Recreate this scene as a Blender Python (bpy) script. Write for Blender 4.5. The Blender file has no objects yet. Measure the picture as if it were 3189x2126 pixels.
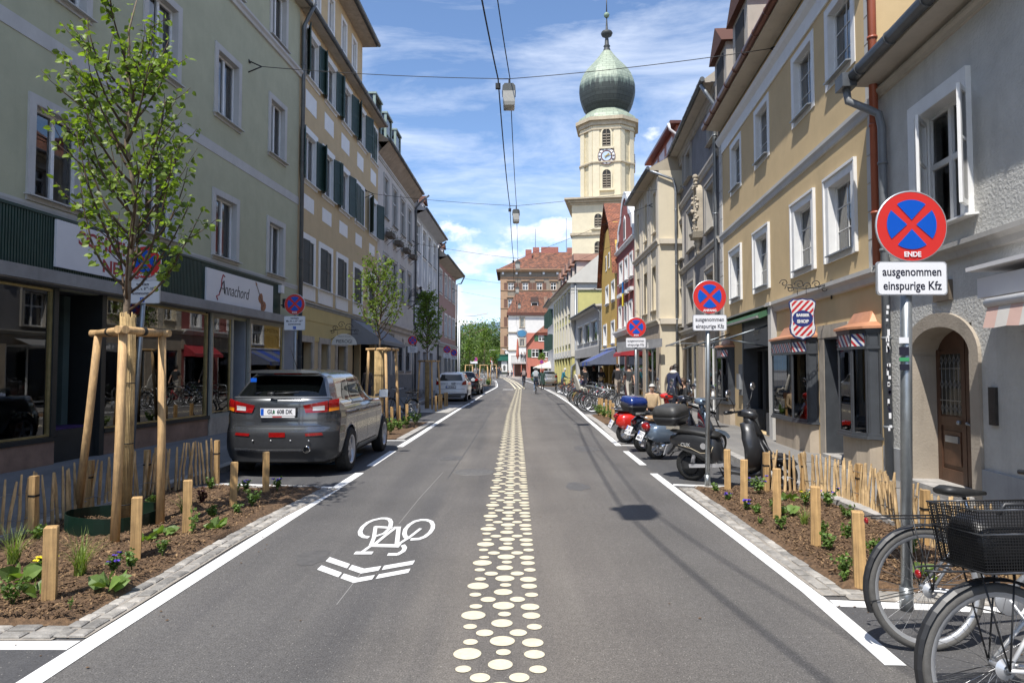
import bpy,bmesh,math,random
from mathutils import Vector,Matrix
R=math.radians
PI=math.pi
rnd=random.Random(7)
SC=bpy.context.scene
COL=SC.collection
# -------- camera, world, sun, exposure
CH=1.6
FPX=2126.0
TH=math.atan(89/FPX)
cd=bpy.data.cameras.new("Camera");cam=bpy.data.objects.new("Camera",cd);COL.objects.link(cam)
cam.location=(0,0,CH);cam.rotation_euler=(R(90)+TH,0,0)
cd.sensor_width=36;cd.lens=36*FPX/3189;cd.clip_start=.05;cd.clip_end=6000
SC.camera=cam
SUN_DIR=Vector((-2.2,-4.2,8.2)).normalized()
SUN_EL=math.asin(SUN_DIR.z);SUN_AZ=math.atan2(SUN_DIR.x,SUN_DIR.y)
W=bpy.data.worlds.new("World");SC.world=W;W.use_nodes=True
nt=W.node_tree;nt.nodes.clear()
def nn(t,ty,**k):
 n=t.nodes.new(ty)
 for a,b in k.items():setattr(n,a,b)
 return n
wo=nn(nt,'ShaderNodeOutputWorld');bg=nn(nt,'ShaderNodeBackground')
sky=nn(nt,'ShaderNodeTexSky',sky_type='NISHITA',sun_disc=False,sun_elevation=SUN_EL,sun_rotation=SUN_AZ,altitude=350,air_density=.9,dust_density=.5,ozone_density=4.2)
bg.inputs[1].default_value=.15
tcw=nn(nt,'ShaderNodeTexCoord')
def wnoise(scale,det,rough,vec,dist=0):
 n=nn(nt,'ShaderNodeTexNoise');n.inputs['Scale'].default_value=scale;n.inputs['Detail'].default_value=det
 n.inputs['Roughness'].default_value=rough;n.inputs['Distortion'].default_value=dist
 nt.links.new(vec,n.inputs['Vector']);return n
def wramp(src,a,b,ca=(0,0,0,1),cb=(1,1,1,1)):
 r=nn(nt,'ShaderNodeValToRGB');r.color_ramp.elements[0].position=a;r.color_ramp.elements[1].position=b
 r.color_ramp.elements[0].color=ca;r.color_ramp.elements[1].color=cb
 nt.links.new(src,r.inputs[0]);return r
def wmath(op,a,b):
 m=nn(nt,'ShaderNodeMath',operation=op)
 for i,v in enumerate((a,b)):
  if isinstance(v,(int,float)):m.inputs[i].default_value=v
  else:nt.links.new(v,m.inputs[i])
 return m.outputs[0]
mp=nn(nt,'ShaderNodeMapping');mp.inputs['Scale'].default_value=(1.2,.9,5.2);mp.inputs['Rotation'].default_value=(0,R(16),R(20));mp.inputs['Location'].default_value=(.3,.1,.2)
nt.links.new(tcw.outputs['Generated'],mp.inputs[0])
cir=wramp(wnoise(2.1,9,.62,mp.outputs[0],.5).outputs[0],.46,.76)
cu_m=nn(nt,'ShaderNodeMapping');cu_m.inputs['Scale'].default_value=(1,1,2.0);cu_m.inputs['Location'].default_value=(.55,0,.35)
nt.links.new(tcw.outputs['Generated'],cu_m.inputs[0])
cun=wnoise(7.5,8,.55,cu_m.outputs[0],.1)
sep=nn(nt,'ShaderNodeSeparateXYZ');nt.links.new(tcw.outputs['Generated'],sep.inputs[0])
low=nn(nt,'ShaderNodeMapRange');low.inputs['From Min'].default_value=.33;low.inputs['From Max'].default_value=.12
low.inputs['To Min'].default_value=0;low.inputs['To Max'].default_value=.24;nt.links.new(sep.outputs[2],low.inputs['Value'])
cu=wramp(wmath('ADD',cun.outputs[0],low.outputs[0]),.69,.78)
cus=wramp(wnoise(11,6,.5,cu_m.outputs[0]).outputs[0],.35,.65,(4.6,4.9,5.5,1),(7.6,7.6,7.7,1))
mx=nn(nt,'ShaderNodeMixRGB');mx.inputs[2].default_value=(6.2,6.5,7.0,1)
nt.links.new(wmath('MULTIPLY',cir.outputs[0],.62),mx.inputs[0]);nt.links.new(sky.outputs[0],mx.inputs[1])
mx2=nn(nt,'ShaderNodeMixRGB');nt.links.new(cu.outputs[0],mx2.inputs[0]);nt.links.new(mx.outputs[0],mx2.inputs[1]);nt.links.new(cus.outputs[0],mx2.inputs[2])
nt.links.new(mx2.outputs[0],bg.inputs[0]);nt.links.new(bg.outputs[0],wo.inputs[0])
sl=bpy.data.lights.new("Sun",'SUN');sl.energy=4.2;sl.angle=R(.53);sl.color=(1,.955,.88)
so=bpy.data.objects.new("Sun",sl);COL.objects.link(so);so.location=(-18,-42,82)
so.rotation_euler=(-SUN_DIR).to_track_quat('-Z','Y').to_euler()
SC.view_settings.view_transform='Standard';SC.view_settings.look='None';SC.view_settings.exposure=.55;SC.view_settings.gamma=1
SC.cycles.max_bounces=6;SC.cycles.transparent_max_bounces=12;SC.cycles.diffuse_bounces=3;SC.cycles.glossy_bounces=3
SC.cycles.caustics_reflective=False;SC.cycles.caustics_refractive=False
# -------- photograph geometry -> metres
CT,ST=math.cos(TH),math.sin(TH)
def ray(px,py):
 x=(px-1594.5)/FPX;y=(1063-py)/FPX
 return(x,CT-y*ST,ST+y*CT)
def gp(px,py,z=0.):
 d=ray(px,py);t=(z-CH)/d[2];return(d[0]*t,d[1]*t)
def at(px,py,Y):
 d=ray(px,py);t=Y/d[1];return Vector((d[0]*t,Y,CH+d[2]*t))
def gz(Y):return 0 if Y<65 else(Y-65)*.0098
# -------- materials
MATS={}
def mat(name,col,rough=.8,var=.08,scale=3.,bump=0.,bscale=None,metal=0.,coat=0.,stain=0.,spec=.5,detail=5,emit=0,grain=0):
 if name in MATS:return MATS[name]
 m=bpy.data.materials.new(name);m.use_nodes=True;t=m.node_tree;p=t.nodes['Principled BSDF']
 p.inputs['Roughness'].default_value=rough;p.inputs['Metallic'].default_value=metal
 p.inputs['Coat Weight'].default_value=coat;p.inputs['Coat Roughness'].default_value=.04;p.inputs['Specular IOR Level'].default_value=spec
 c=(*col,1);p.inputs['Base Color'].default_value=c
 if var or bump or stain:
  tc=nn(t,'ShaderNodeTexCoord')
  n=nn(t,'ShaderNodeTexNoise');n.inputs['Scale'].default_value=scale;n.inputs['Detail'].default_value=detail;n.inputs['Roughness'].default_value=.65
  t.links.new(tc.outputs['Object'],n.inputs['Vector'])
  r=nn(t,'ShaderNodeValToRGB');e=r.color_ramp.elements;e[0].position=.3;e[1].position=.7
  e[0].color=(*[v*(1-var)for v in col],1);e[1].color=(*[min(1,v*(1+var))for v in col],1)
  t.links.new(n.outputs[0],r.inputs[0]);out=r.outputs[0]
  if grain:
   mg_=nn(t,'ShaderNodeMapping');mg_.inputs['Scale'].default_value=(38,38,1.6);t.links.new(tc.outputs['Object'],mg_.inputs[0])
   n4=nn(t,'ShaderNodeTexNoise');n4.inputs['Scale'].default_value=1.6;n4.inputs['Detail'].default_value=6;n4.inputs['Distortion'].default_value=.6;t.links.new(mg_.outputs[0],n4.inputs['Vector'])
   r4=nn(t,'ShaderNodeValToRGB');r4.color_ramp.elements[0].position=.36;r4.color_ramp.elements[1].position=.62;r4.color_ramp.elements[0].color=(1-grain,1-grain*1.1,1-grain*1.15,1);r4.color_ramp.elements[1].color=(1.08,1.06,1.0,1)
   t.links.new(n4.outputs[0],r4.inputs[0]);m4=nn(t,'ShaderNodeMixRGB',blend_type='MULTIPLY');m4.inputs[0].default_value=1;t.links.new(out,m4.inputs[1]);t.links.new(r4.outputs[0],m4.inputs[2]);out=m4.outputs[0]
  if stain:
   mp_=nn(t,'ShaderNodeMapping');mp_.inputs['Scale'].default_value=(1.4,1.4,.22);t.links.new(tc.outputs['Object'],mp_.inputs[0])
   n2=nn(t,'ShaderNodeTexNoise');n2.inputs['Scale'].default_value=2.2;n2.inputs['Detail'].default_value=7;n2.inputs['Roughness'].default_value=.7
   t.links.new(mp_.outputs[0],n2.inputs['Vector'])
   r2=nn(t,'ShaderNodeValToRGB');r2.color_ramp.elements[0].position=.52;r2.color_ramp.elements[1].position=.78
   r2.color_ramp.elements[0].color=(0,0,0,1);r2.color_ramp.elements[1].color=(stain,stain,stain,1)
   t.links.new(n2.outputs[0],r2.inputs[0])
   m2=nn(t,'ShaderNodeMixRGB');m2.inputs[2].default_value=(*[v*.5 for v in col],1)
   t.links.new(r2.outputs[0],m2.inputs[0]);t.links.new(out,m2.inputs[1]);out=m2.outputs[0]
  t.links.new(out,p.inputs['Base Color'])
  if bump:
   nb=nn(t,'ShaderNodeTexNoise');nb.inputs['Scale'].default_value=bscale or scale*8;nb.inputs['Detail'].default_value=4
   t.links.new(tc.outputs['Object'],nb.inputs['Vector'])
   b=nn(t,'ShaderNodeBump');b.inputs['Strength'].default_value=1;b.inputs['Distance'].default_value=bump
   t.links.new(nb.outputs[0],b.inputs['Height']);t.links.new(b.outputs[0],p.inputs['Normal'])
 if emit:p.inputs['Emission Color'].default_value=c;p.inputs['Emission Strength'].default_value=emit
 MATS[name]=m;return m
def glass_mat(name,tint=.55,rough=.02,col=(.9,.95,.95),ior=1.6):
 if name in MATS:return MATS[name]
 m=bpy.data.materials.new(name);m.use_nodes=True;t=m.node_tree;t.nodes.clear()
 o=nn(t,'ShaderNodeOutputMaterial');g=nn(t,'ShaderNodeBsdfGlossy');g.inputs['Roughness'].default_value=rough
 tr=nn(t,'ShaderNodeBsdfTransparent');tr.inputs[0].default_value=(*[c*tint for c in col],1)
 f=nn(t,'ShaderNodeFresnel');f.inputs[0].default_value=ior
 mm=nn(t,'ShaderNodeMixShader');t.links.new(f.outputs[0],mm.inputs[0]);t.links.new(tr.outputs[0],mm.inputs[1]);t.links.new(g.outputs[0],mm.inputs[2])
 t.links.new(mm.outputs[0],o.inputs[0]);MATS[name]=m;return m
def tile_mat(name,c1,c2,sx=.2,sz=.17,bump=.03):
 """clay roof tiles laid in rows (uses UV in metres)"""
 if name in MATS:return MATS[name]
 m=bpy.data.materials.new(name);m.use_nodes=True;t=m.node_tree;p=t.nodes['Principled BSDF'];p.inputs['Roughness'].default_value=.85
 uv=nn(t,'ShaderNodeUVMap')
 b=nn(t,'ShaderNodeTexBrick');b.offset=.5;b.inputs['Scale'].default_value=1;b.inputs['Brick Width'].default_value=sx;b.inputs['Row Height'].default_value=sz
 b.inputs['Mortar Size'].default_value=.012;b.inputs['Color1'].default_value=(*c1,1);b.inputs['Color2'].default_value=(*c2,1);b.inputs['Mortar'].default_value=(*[v*.45 for v in c2],1)
 b.inputs['Mortar Smooth'].default_value=.3
 t.links.new(uv.outputs[0],b.inputs['Vector'])
 n=nn(t,'ShaderNodeTexNoise');n.inputs['Scale'].default_value=1.3;n.inputs['Detail'].default_value=8;n.inputs['Roughness'].default_value=.75;t.links.new(uv.outputs[0],n.inputs['Vector'])
 r=nn(t,'ShaderNodeValToRGB');r.color_ramp.elements[0].position=.35;r.color_ramp.elements[1].position=.65;r.color_ramp.elements[0].color=(.5,.48,.46,1);r.color_ramp.elements[1].color=(1.15,1.1,1.05,1)
 t.links.new(n.outputs[0],r.inputs[0])
 mm=nn(t,'ShaderNodeMixRGB',blend_type='MULTIPLY');mm.inputs[0].default_value=1;t.links.new(b.outputs[0],mm.inputs[1]);t.links.new(r.outputs[0],mm.inputs[2])
 t.links.new(mm.outputs[0],p.inputs['Base Color'])
 bu=nn(t,'ShaderNodeBump');bu.inputs['Distance'].default_value=bump;bu.inputs['Strength'].default_value=1;bu.invert=True
 t.links.new(b.outputs['Fac'],bu.inputs['Height']);t.links.new(bu.outputs[0],p.inputs['Normal']);MATS[name]=m;return m
 # -------- mesh builder
class MB:
 def __init__(s):s.v=[];s.f=[];s.m=[];s.s=[];s.uv={}
 def vs(s,pts):i=len(s.v);s.v+=[tuple(p)for p in pts];return i
 def face(s,ids,m=0,sm=False):s.f.append(tuple(ids));s.m.append(m);s.s.append(sm)
 def quad(s,a,b,c,d,m=0,sm=False):i=s.vs((a,b,c,d));s.face((i,i+1,i+2,i+3),m,sm)
 def poly(s,pts,m=0):i=s.vs(pts);s.face(range(i,i+len(pts)),m)
 def box(s,x0,x1,y0,y1,z0,z1,m=0,M=None):
  P=[Vector(p)for p in((x0,y0,z0),(x1,y0,z0),(x1,y1,z0),(x0,y1,z0),(x0,y0,z1),(x1,y0,z1),(x1,y1,z1),(x0,y1,z1))]
  if M is not None:P=[M@p for p in P]
  i=s.vs(P)
  for f in((0,3,2,1),(4,5,6,7),(0,1,5,4),(1,2,6,5),(2,3,7,6),(3,0,4,7)):s.face([i+k for k in f],m)
 def bar(s,a,b,w,h=None,m=0,up=(0,0,1)):
  a,b=Vector(a),Vector(b);d=(b-a);L=d.length
  if L<1e-6:return
  d/=L;u=Vector(up);
  if abs(d.dot(u))>.98:u=Vector((0,1,0))
  x=d.cross(u).normalized();y=x.cross(d)
  Mx=Matrix((x,d,y)).transposed().to_4x4();Mx.translation=a
  h=h or w;s.box(-w/2,w/2,0,L,-h/2,h/2,m,Mx)
 def ring(s,c,n,r,k=10,r2=None,ph=0):
  c=Vector(c);n=Vector(n).normalized();u=Vector((0,0,1))if abs(n.z)<.9 else Vector((1,0,0))
  x=n.cross(u).normalized();y=n.cross(x)
  r2=r2 or r
  return s.vs([c+x*r*math.cos(2*PI*i/k+ph)+y*r2*math.sin(2*PI*i/k+ph)for i in range(k)])
 def tube(s,pts,r,k=8,m=0,caps=True,closed=False,sm=True):
  pts=[Vector(p)for p in pts];n=len(pts);rr=r if isinstance(r,(list,tuple))else[r]*n
  prev=None;rings=[];X=None
  for i in range(n):
   a=pts[(i-1)%n]if(i or closed)else pts[i];b=pts[(i+1)%n]if(i<n-1 or closed)else pts[i]
   d=(b-a)
   d=d.normalized()if d.length>1e-9 else Vector((0,0,1))
   if X is None:
    u=Vector((0,0,1))if abs(d.z)<.9 else Vector((1,0,0));X=d.cross(u).normalized()
   else:
    X=(X-d*X.dot(d));X=X.normalized()if X.length>1e-6 else d.orthogonal().normalized()
   Y=d.cross(X)
   rings.append(s.vs([pts[i]+(X*math.cos(2*PI*j/k)+Y*math.sin(2*PI*j/k))*rr[i]for j in range(k)]))
  for i in range(n if closed else n-1):
   A,B=rings[i],rings[(i+1)%n]
   for j in range(k):s.face((A+j,A+(j+1)%k,B+(j+1)%k,B+j),m,sm)
  if caps and not closed:
   s.face([rings[0]+j for j in range(k)][::-1],m);s.face([rings[-1]+j for j in range(k)],m)
 def lathe(s,prof,c=(0,0,0),k=16,m=0,sm=True,axis='z',ph=0,capb=False,capt=False):
  A=[]
  for r,z in prof:
   pts=[]
   for j in range(k):
    a=2*PI*j/k+ph;x,y=r*math.cos(a),r*math.sin(a)
    if axis=='z':p=(c[0]+x,c[1]+y,c[2]+z)
    elif axis=='y':p=(c[0]+x,c[1]+z,c[2]+y)
    else:p=(c[0]+z,c[1]+x,c[2]+y)
    pts.append(p)
   A.append(s.vs(pts))
  for i in range(len(A)-1):
   for j in range(k):s.face((A[i]+j,A[i]+(j+1)%k,A[i+1]+(j+1)%k,A[i+1]+j),m,sm)
  if capb:s.face([A[0]+j for j in range(k)][::-1],m)
  if capt:s.face([A[-1]+j for j in range(k)],m)
 def prism(s,poly,a,b,axis='y',m=0,mcap=None):
  """extrude a 2D polygon along an axis from a to b"""
  def P(u,v,w):return{'y':(u,w,v),'x':(w,u,v),'z':(u,v,w)}[axis]
  n=len(poly);i=s.vs([P(u,v,a)for u,v in poly]);j=s.vs([P(u,v,b)for u,v in poly])
  for k in range(n):s.face((i+k,i+(k+1)%n,j+(k+1)%n,j+k),m)
  mc=m if mcap is None else mcap
  s.face([i+k for k in range(n)][::-1],mc);s.face([j+k for k in range(n)],mc)
 def sphere(s,c,r,k=12,n=8,m=0,sz=1,sx=1,sy=1):
  rings=[]
  for i in range(1,n):
   a=PI*i/n;rings.append(s.vs([(c[0]+r*sx*math.sin(a)*math.cos(2*PI*j/k),c[1]+r*sy*math.sin(a)*math.sin(2*PI*j/k),c[2]-r*sz*math.cos(a))for j in range(k)]))
  b=s.vs([(c[0],c[1],c[2]-r*sz)]);t=s.vs([(c[0],c[1],c[2]+r*sz)])
  for j in range(k):s.face((b,rings[0]+(j+1)%k,rings[0]+j),m,True);s.face((t,rings[-1]+j,rings[-1]+(j+1)%k),m,True)
  for i in range(n-2):
   for j in range(k):s.face((rings[i]+j,rings[i]+(j+1)%k,rings[i+1]+(j+1)%k,rings[i+1]+j),m,True)
 def build(s,name,mats,parent=None,fix=True,uv=None,**props):
  me=bpy.data.meshes.new(name);me.from_pydata(s.v,[],s.f)
  mats=mats if isinstance(mats,(list,tuple))else[mats]
  for q in mats:me.materials.append(q)
  me.polygons.foreach_set('material_index',s.m);me.polygons.foreach_set('use_smooth',s.s)
  if uv:
   L=me.uv_layers.new(name='UVMap')
   for lp in me.loops:L.data[lp.index].uv=uv(me.vertices[lp.vertex_index].co)
  if fix:
   b=bmesh.new();b.from_mesh(me);bmesh.ops.recalc_face_normals(b,faces=b.faces);b.to_mesh(me);b.free()
  me.update();return link(name,me,parent,**props)
def link(name,me,parent=None,loc=None,rot=None,**props):
 o=bpy.data.objects.new(name,me);COL.objects.link(o)
 if parent:o.parent=parent
 if loc is not None:o.location=loc
 if rot is not None:o.rotation_euler=rot
 for k,v in props.items():
  if v is not None:o[k]=v
 return o
def thing(name,label,cat,loc=(0,0,0),rz=0,group=None,rot=None):
 o=bpy.data.objects.new(name,None);COL.objects.link(o);o.location=loc;o.rotation_euler=rot or(0,0,rz)
 o.empty_display_size=.2;o['label']=label;o['category']=cat
 if group:o['group']=group
 return o
def tag(o,label,cat,group=None):
 o['label']=label;o['category']=cat
 if group:o['group']=group
 return o
def kids(o):return[c for c in bpy.data.objects if c.parent==o]
KC={}
def copy_tree(o,loc=None,rz=None,label=None,parent=None):
 c=o.copy();COL.objects.link(c);c.parent=parent
 if loc is not None:c.location=loc
 if rz is not None:c.rotation_euler=(0,0,rz)
 if label:c['label']=label
 for ch in o.children:copy_tree(ch,parent=c)
 return c
def text_mesh(txt,size,ext=.002,bold=0.,align='CENTER',sx=1.,spacing=1.,shear=0):
 cu=bpy.data.curves.new('lettering','FONT');cu.body=txt;cu.size=size;cu.extrude=ext;cu.offset=bold
 cu.align_x=align;cu.align_y='CENTER';cu.space_character=spacing;cu.shear=shear;cu.resolution_u=3
 o=bpy.data.objects.new('lettering',cu);COL.objects.link(o)
 dg=bpy.context.evaluated_depsgraph_get();me=bpy.data.meshes.new_from_object(o.evaluated_get(dg))
 bpy.data.objects.remove(o);bpy.data.curves.remove(cu)
 if sx!=1:
  for v in me.vertices:v.co.x*=sx
 me.name='lettering';return me
def text(txt,size,m,parent,loc,rot=(PI/2,0,0),name='lettering',**k):
 me=text_mesh(txt,size,**k);me.materials.clear();me.materials.append(m)
 return link(name,me,parent,loc,rot)
 # ========== GROUND
from mathutils import noise as mnoise
def n3(x,y,z=0.):return mnoise.noise(Vector((x,y,z)))
def asphalt(name,col,speck=.35,patch=.1):
 m=bpy.data.materials.new(name);m.use_nodes=True;t=m.node_tree;p=t.nodes['Principled BSDF'];p.inputs['Roughness'].default_value=.82;p.inputs['Specular IOR Level'].default_value=.35
 tc=nn(t,'ShaderNodeTexCoord')
 def ns(sc,de,a,b,ca,cb,rough=.6):
  n=nn(t,'ShaderNodeTexNoise');n.inputs['Scale'].default_value=sc;n.inputs['Detail'].default_value=de;n.inputs['Roughness'].default_value=rough;t.links.new(tc.outputs['Object'],n.inputs['Vector'])
  r=nn(t,'ShaderNodeValToRGB');r.color_ramp.elements[0].position=a;r.color_ramp.elements[1].position=b;r.color_ramp.elements[0].color=(ca,ca,ca,1);r.color_ramp.elements[1].color=(cb,cb,cb,1)
  t.links.new(n.outputs[0],r.inputs[0]);return n,r
 _,r1=ns(.55,7,.3,.7,1-patch,1+patch)
 nb,r2=ns(110,4,.3,.7,1-speck,1+speck)
 v=nn(t,'ShaderNodeTexVoronoi');v.inputs['Scale'].default_value=60;t.links.new(tc.outputs['Object'],v.inputs['Vector'])
 r3=nn(t,'ShaderNodeValToRGB');r3.color_ramp.elements[0].position=.1;r3.color_ramp.elements[1].position=.2;r3.color_ramp.elements[0].color=(1,1,1,1);r3.color_ramp.elements[1].color=(0,0,0,1)
 sepc=nn(t,'ShaderNodeSeparateColor');t.links.new(v.outputs['Color'],sepc.inputs[0]);gt=nn(t,'ShaderNodeMath',operation='GREATER_THAN');gt.inputs[1].default_value=.80;t.links.new(sepc.outputs[0],gt.inputs[0])
 t.links.new(v.outputs['Distance'],r3.inputs[0]);mu=nn(t,'ShaderNodeMath',operation='MULTIPLY');t.links.new(r3.outputs[0],mu.inputs[0]);t.links.new(gt.outputs[0],mu.inputs[1])
 mpn=nn(t,'ShaderNodeMapping');mpn.inputs['Scale'].default_value=(2.2,.12,1);t.links.new(tc.outputs['Object'],mpn.inputs[0])
 n4=nn(t,'ShaderNodeTexNoise');n4.inputs['Scale'].default_value=1.2;n4.inputs['Detail'].default_value=5;t.links.new(mpn.outputs[0],n4.inputs['Vector'])
 r4=nn(t,'ShaderNodeValToRGB');r4.color_ramp.elements[0].position=.35;r4.color_ramp.elements[1].position=.68;r4.color_ramp.elements[0].color=(.86,.86,.87,1);r4.color_ramp.elements[1].color=(1.14,1.13,1.1,1);t.links.new(n4.outputs[0],r4.inputs[0])
 cur=None
 _,r5=ns(24,7,.3,.7,1-speck*.45,1+speck*.45,.8)
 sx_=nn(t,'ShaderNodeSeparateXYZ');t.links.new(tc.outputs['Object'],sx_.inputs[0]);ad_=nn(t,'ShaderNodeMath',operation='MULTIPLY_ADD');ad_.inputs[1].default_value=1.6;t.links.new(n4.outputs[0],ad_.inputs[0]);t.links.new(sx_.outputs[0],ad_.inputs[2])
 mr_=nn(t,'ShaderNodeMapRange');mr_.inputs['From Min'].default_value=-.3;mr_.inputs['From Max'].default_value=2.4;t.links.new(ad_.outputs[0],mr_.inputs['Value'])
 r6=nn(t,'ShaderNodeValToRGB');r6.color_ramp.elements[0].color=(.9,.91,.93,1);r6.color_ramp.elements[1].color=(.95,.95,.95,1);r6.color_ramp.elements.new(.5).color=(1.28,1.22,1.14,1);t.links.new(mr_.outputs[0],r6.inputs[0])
 for q in(r1,r2,r4,r5,r6):
  mm=nn(t,'ShaderNodeMixRGB',blend_type='MULTIPLY');mm.inputs[0].default_value=1
  if cur is None:mm.inputs[1].default_value=(*col,1)
  else:t.links.new(cur,mm.inputs[1])
  t.links.new(q.outputs[0],mm.inputs[2]);cur=mm.outputs[0]
 m3=nn(t,'ShaderNodeMixRGB');m3.inputs[2].default_value=(.42,.40,.36,1);t.links.new(mu.outputs[0],m3.inputs[0]);t.links.new(cur,m3.inputs[1]);t.links.new(m3.outputs[0],p.inputs['Base Color'])
 b=nn(t,'ShaderNodeBump');b.inputs['Distance'].default_value=.004;b.inputs['Strength'].default_value=.8;t.links.new(nb.outputs[0],b.inputs['Height']);t.links.new(b.outputs[0],p.inputs['Normal'])
 return m
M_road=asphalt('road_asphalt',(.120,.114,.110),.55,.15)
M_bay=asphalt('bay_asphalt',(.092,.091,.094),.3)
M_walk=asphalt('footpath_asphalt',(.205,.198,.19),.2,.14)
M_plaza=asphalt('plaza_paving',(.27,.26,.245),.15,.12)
M_white=mat('white_road_paint',(.80,.80,.79),.6,.09,14,.0015,150,stain=.22)
M_cream=mat('cream_road_paint',(.70,.625,.455),.6,.12,22,.0015,150,stain=.25)
M_soil=mat('bark_mulch',(.13,.078,.042),.95,.6,26,.02,60)
M_kerb=mat('granite_kerb',(.36,.345,.325),.85,.3,5,.004,90)
M_setts=mat('granite_setts',(.33,.315,.295),.85,.38,9,.006,70)
_t=M_setts.node_tree;_p=_t.nodes['Principled BSDF'];_l=_p.inputs['Base Color'].links[0].from_socket;_g=nn(_t,'ShaderNodeNewGeometry');_r=nn(_t,'ShaderNodeValToRGB');_r.color_ramp.elements[0].color=(.62,.62,.62,1);_r.color_ramp.elements[1].color=(1.22,1.2,1.16,1);_m=nn(_t,'ShaderNodeMixRGB',blend_type='MULTIPLY');_m.inputs[0].default_value=1
_t.links.new(_g.outputs['Random Per Island'],_r.inputs[0]);_t.links.new(_l,_m.inputs[1]);_t.links.new(_r.outputs[0],_m.inputs[2]);_t.links.new(_m.outputs[0],_p.inputs['Base Color'])
M_joint=mat('sand_joint',(.30,.27,.235),.95,.25,12,.004,90)
M_gravel=mat('light_gravel',(.43,.42,.40),.95,.45,45,.02,80)
def lerp_path(P,Y):
 for(x0,y0),(x1,y1)in zip(P,P[1:]):
  if y0<=Y<=y1:return x0+(x1-x0)*(Y-y0)/(y1-y0)
 return P[0][0]if Y<P[0][1]else P[-1][0]
g=MB();ys=[-12,-4,0,4,8,12,20,30,40,50,65,80,100,130,165,200,240,500,3000]
xs=[-1500,-200,-40,-12,-6,-3,0,3,6,12,40,200,1500]
for y in ys:g.vs([(x,y,min(gz(y),1.5))for x in xs])
n=len(xs)
for j in range(len(ys)-1):
 for i in range(n-1):g.face((j*n+i,j*n+i+1,(j+1)*n+i+1,(j+1)*n+i))
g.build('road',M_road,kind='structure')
def strip(mb,P,w,z=.004,m=0,y0=-1e9,y1=1e9):
 """painted line of width w along a path of points"""
 pts=[]
 for(xa,ya),(xb,yb)in zip(P,P[1:]):
  nseg=max(1,int(math.hypot(xb-xa,yb-ya)/1.5))
  for k in range(nseg):pts.append((xa+(xb-xa)*k/nseg,ya+(yb-ya)*k/nseg))
 pts.append(P[-1])
 for a,b in zip(pts,pts[1:]):
  if b[1]<y0 or a[1]>y1:continue
  dx,dy=b[0]-a[0],b[1]-a[1];L=math.hypot(dx,dy)or 1;nx,ny=-dy/L*w/2,dx/L*w/2
  mb.quad((a[0]+nx,a[1]+ny,gz(a[1])+z),(a[0]-nx,a[1]-ny,gz(a[1])+z),(b[0]-nx,b[1]-ny,gz(b[1])+z),(b[0]+nx,b[1]+ny,gz(b[1])+z),m)
LP=[(-2.5,-4),(-2.47,4),(-2.42,7),(-2.37,10.7),(-2.35,13.6),(-2.30,17),(-2.27,21),(-2.16,29),(-2.03,33),(-1.96,38),(-1.86,47),(-1.62,56),(-1.42,65),(-1.6,74),(-2.1,88),(-2.6,92)]
RP=[(2.08,3.77),(2.15,5),(2.17,8.6),(2.19,10.64),(2.22,12),(2.26,14.5),(2.35,18),(2.45,22),(2.55,25),(2.78,33),(2.88,45),(2.80,57),(2.75,62),(2.42,78),(1.84,88),(1.08,96),(.2,104)]
def seg(P,a,b):
 pts=[(lerp_path(P,a),a)]+[p for p in P if a<p[1]<b]+[(lerp_path(P,b),b)]
 return pts
ln=MB()
for a,b in[(-4,10.7),(11.47,13.57),(14.3,33)]+[(33.6+2.6*k,35.6+2.6*k)for k in range(5)]+[(46.8,92)]:strip(ln,seg(LP,a,b),.135)
for a,b in[(3.77,10.64),(11.58,13.55),(14.5,104)]:strip(ln,seg(RP,a,b),.115 if a<14 else .13)
for P in([(-2.55,4.04),(-7,4.06)],[(-2.45,9.38),(-4.2,9.68)],[(-2.42,15.6),(-4.5,15.62)],[(-2.2,31.2),(-4.4,31.2)],[(-1.4,66),(-3.4,66)],[(2.2,4.76),(4.2,4.50)],[(2.25,9.6),(3.9,9.25)],[(2.34,14.6),(4.1,14.2)],[(2.6,24.65),(4.4,24.4)]):strip(ln,P,.12 if P[0][1]>12 else .13)
strip(ln,[(-.75,56.3),(.1,56.3)],.8)
ln.build('road_line',M_white,kind='structure')
bs=MB();bs.quad((-4.1,11.6,.005),(-2.85,11.6,.005),(-2.85,13.2,.005),(-4.1,13.2,.005));bs.build('bay_marking',mat('blue_road_paint',(.06,.2,.42),.6),kind='structure')
dots=[(347,1272,282),(717,1256,150),(1035,1278,208),(379,1151,147),(706,1141,252),(1018,1158,216),(525,1058,175),(869,1056,175),(1034,995,152),(376,993,137),(702,958,215)]
DP=[]
for x,y,w in dots:
 a=gp(1350+x/3.293,1650+y/3.293);DP.append((a[0],a[1],w/3.293/FPX*a[1]/2))
CL=[(0,0),(.0,5),(0.05,12),(.12,25),(.45,45),(.62,56),(.72,61),(.55,68),(.2,80),(-.8,100),(-2.2,115)]
x_ref=lerp_path(CL,4.3);dm=MB()
for k in range(-4,96):
 for x,y,r in DP:
  Y=y+k*.606
  if Y<1.5 or Y>62:continue
  X=x-x_ref+lerp_path(CL,Y);kk=28 if Y<10 else(14 if Y<25 else 8)
  dm.face([dm.vs([(X+r*math.cos(2*PI*i/kk),Y+r*math.sin(2*PI*i/kk),.0045)])for i in range(kk)])
for off in(-.42,-.0,.36):strip(dm,[(x+off,y)for x,y in CL if y>=61],.15)
for off in(-.42,-.0,.36):strip(dm,[(lerp_path(CL,y)+off,y)for y in(58,61)],.14,.006)
dm.build('road_dots',M_cream,kind='structure')
def G(x,y):return gp(950+x/4.48,1550+y/4.48)
bm_=MB()
def gpoly(P):bm_.poly([(*G(x,y),.0042)for x,y in P])
_gn=[0]
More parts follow.
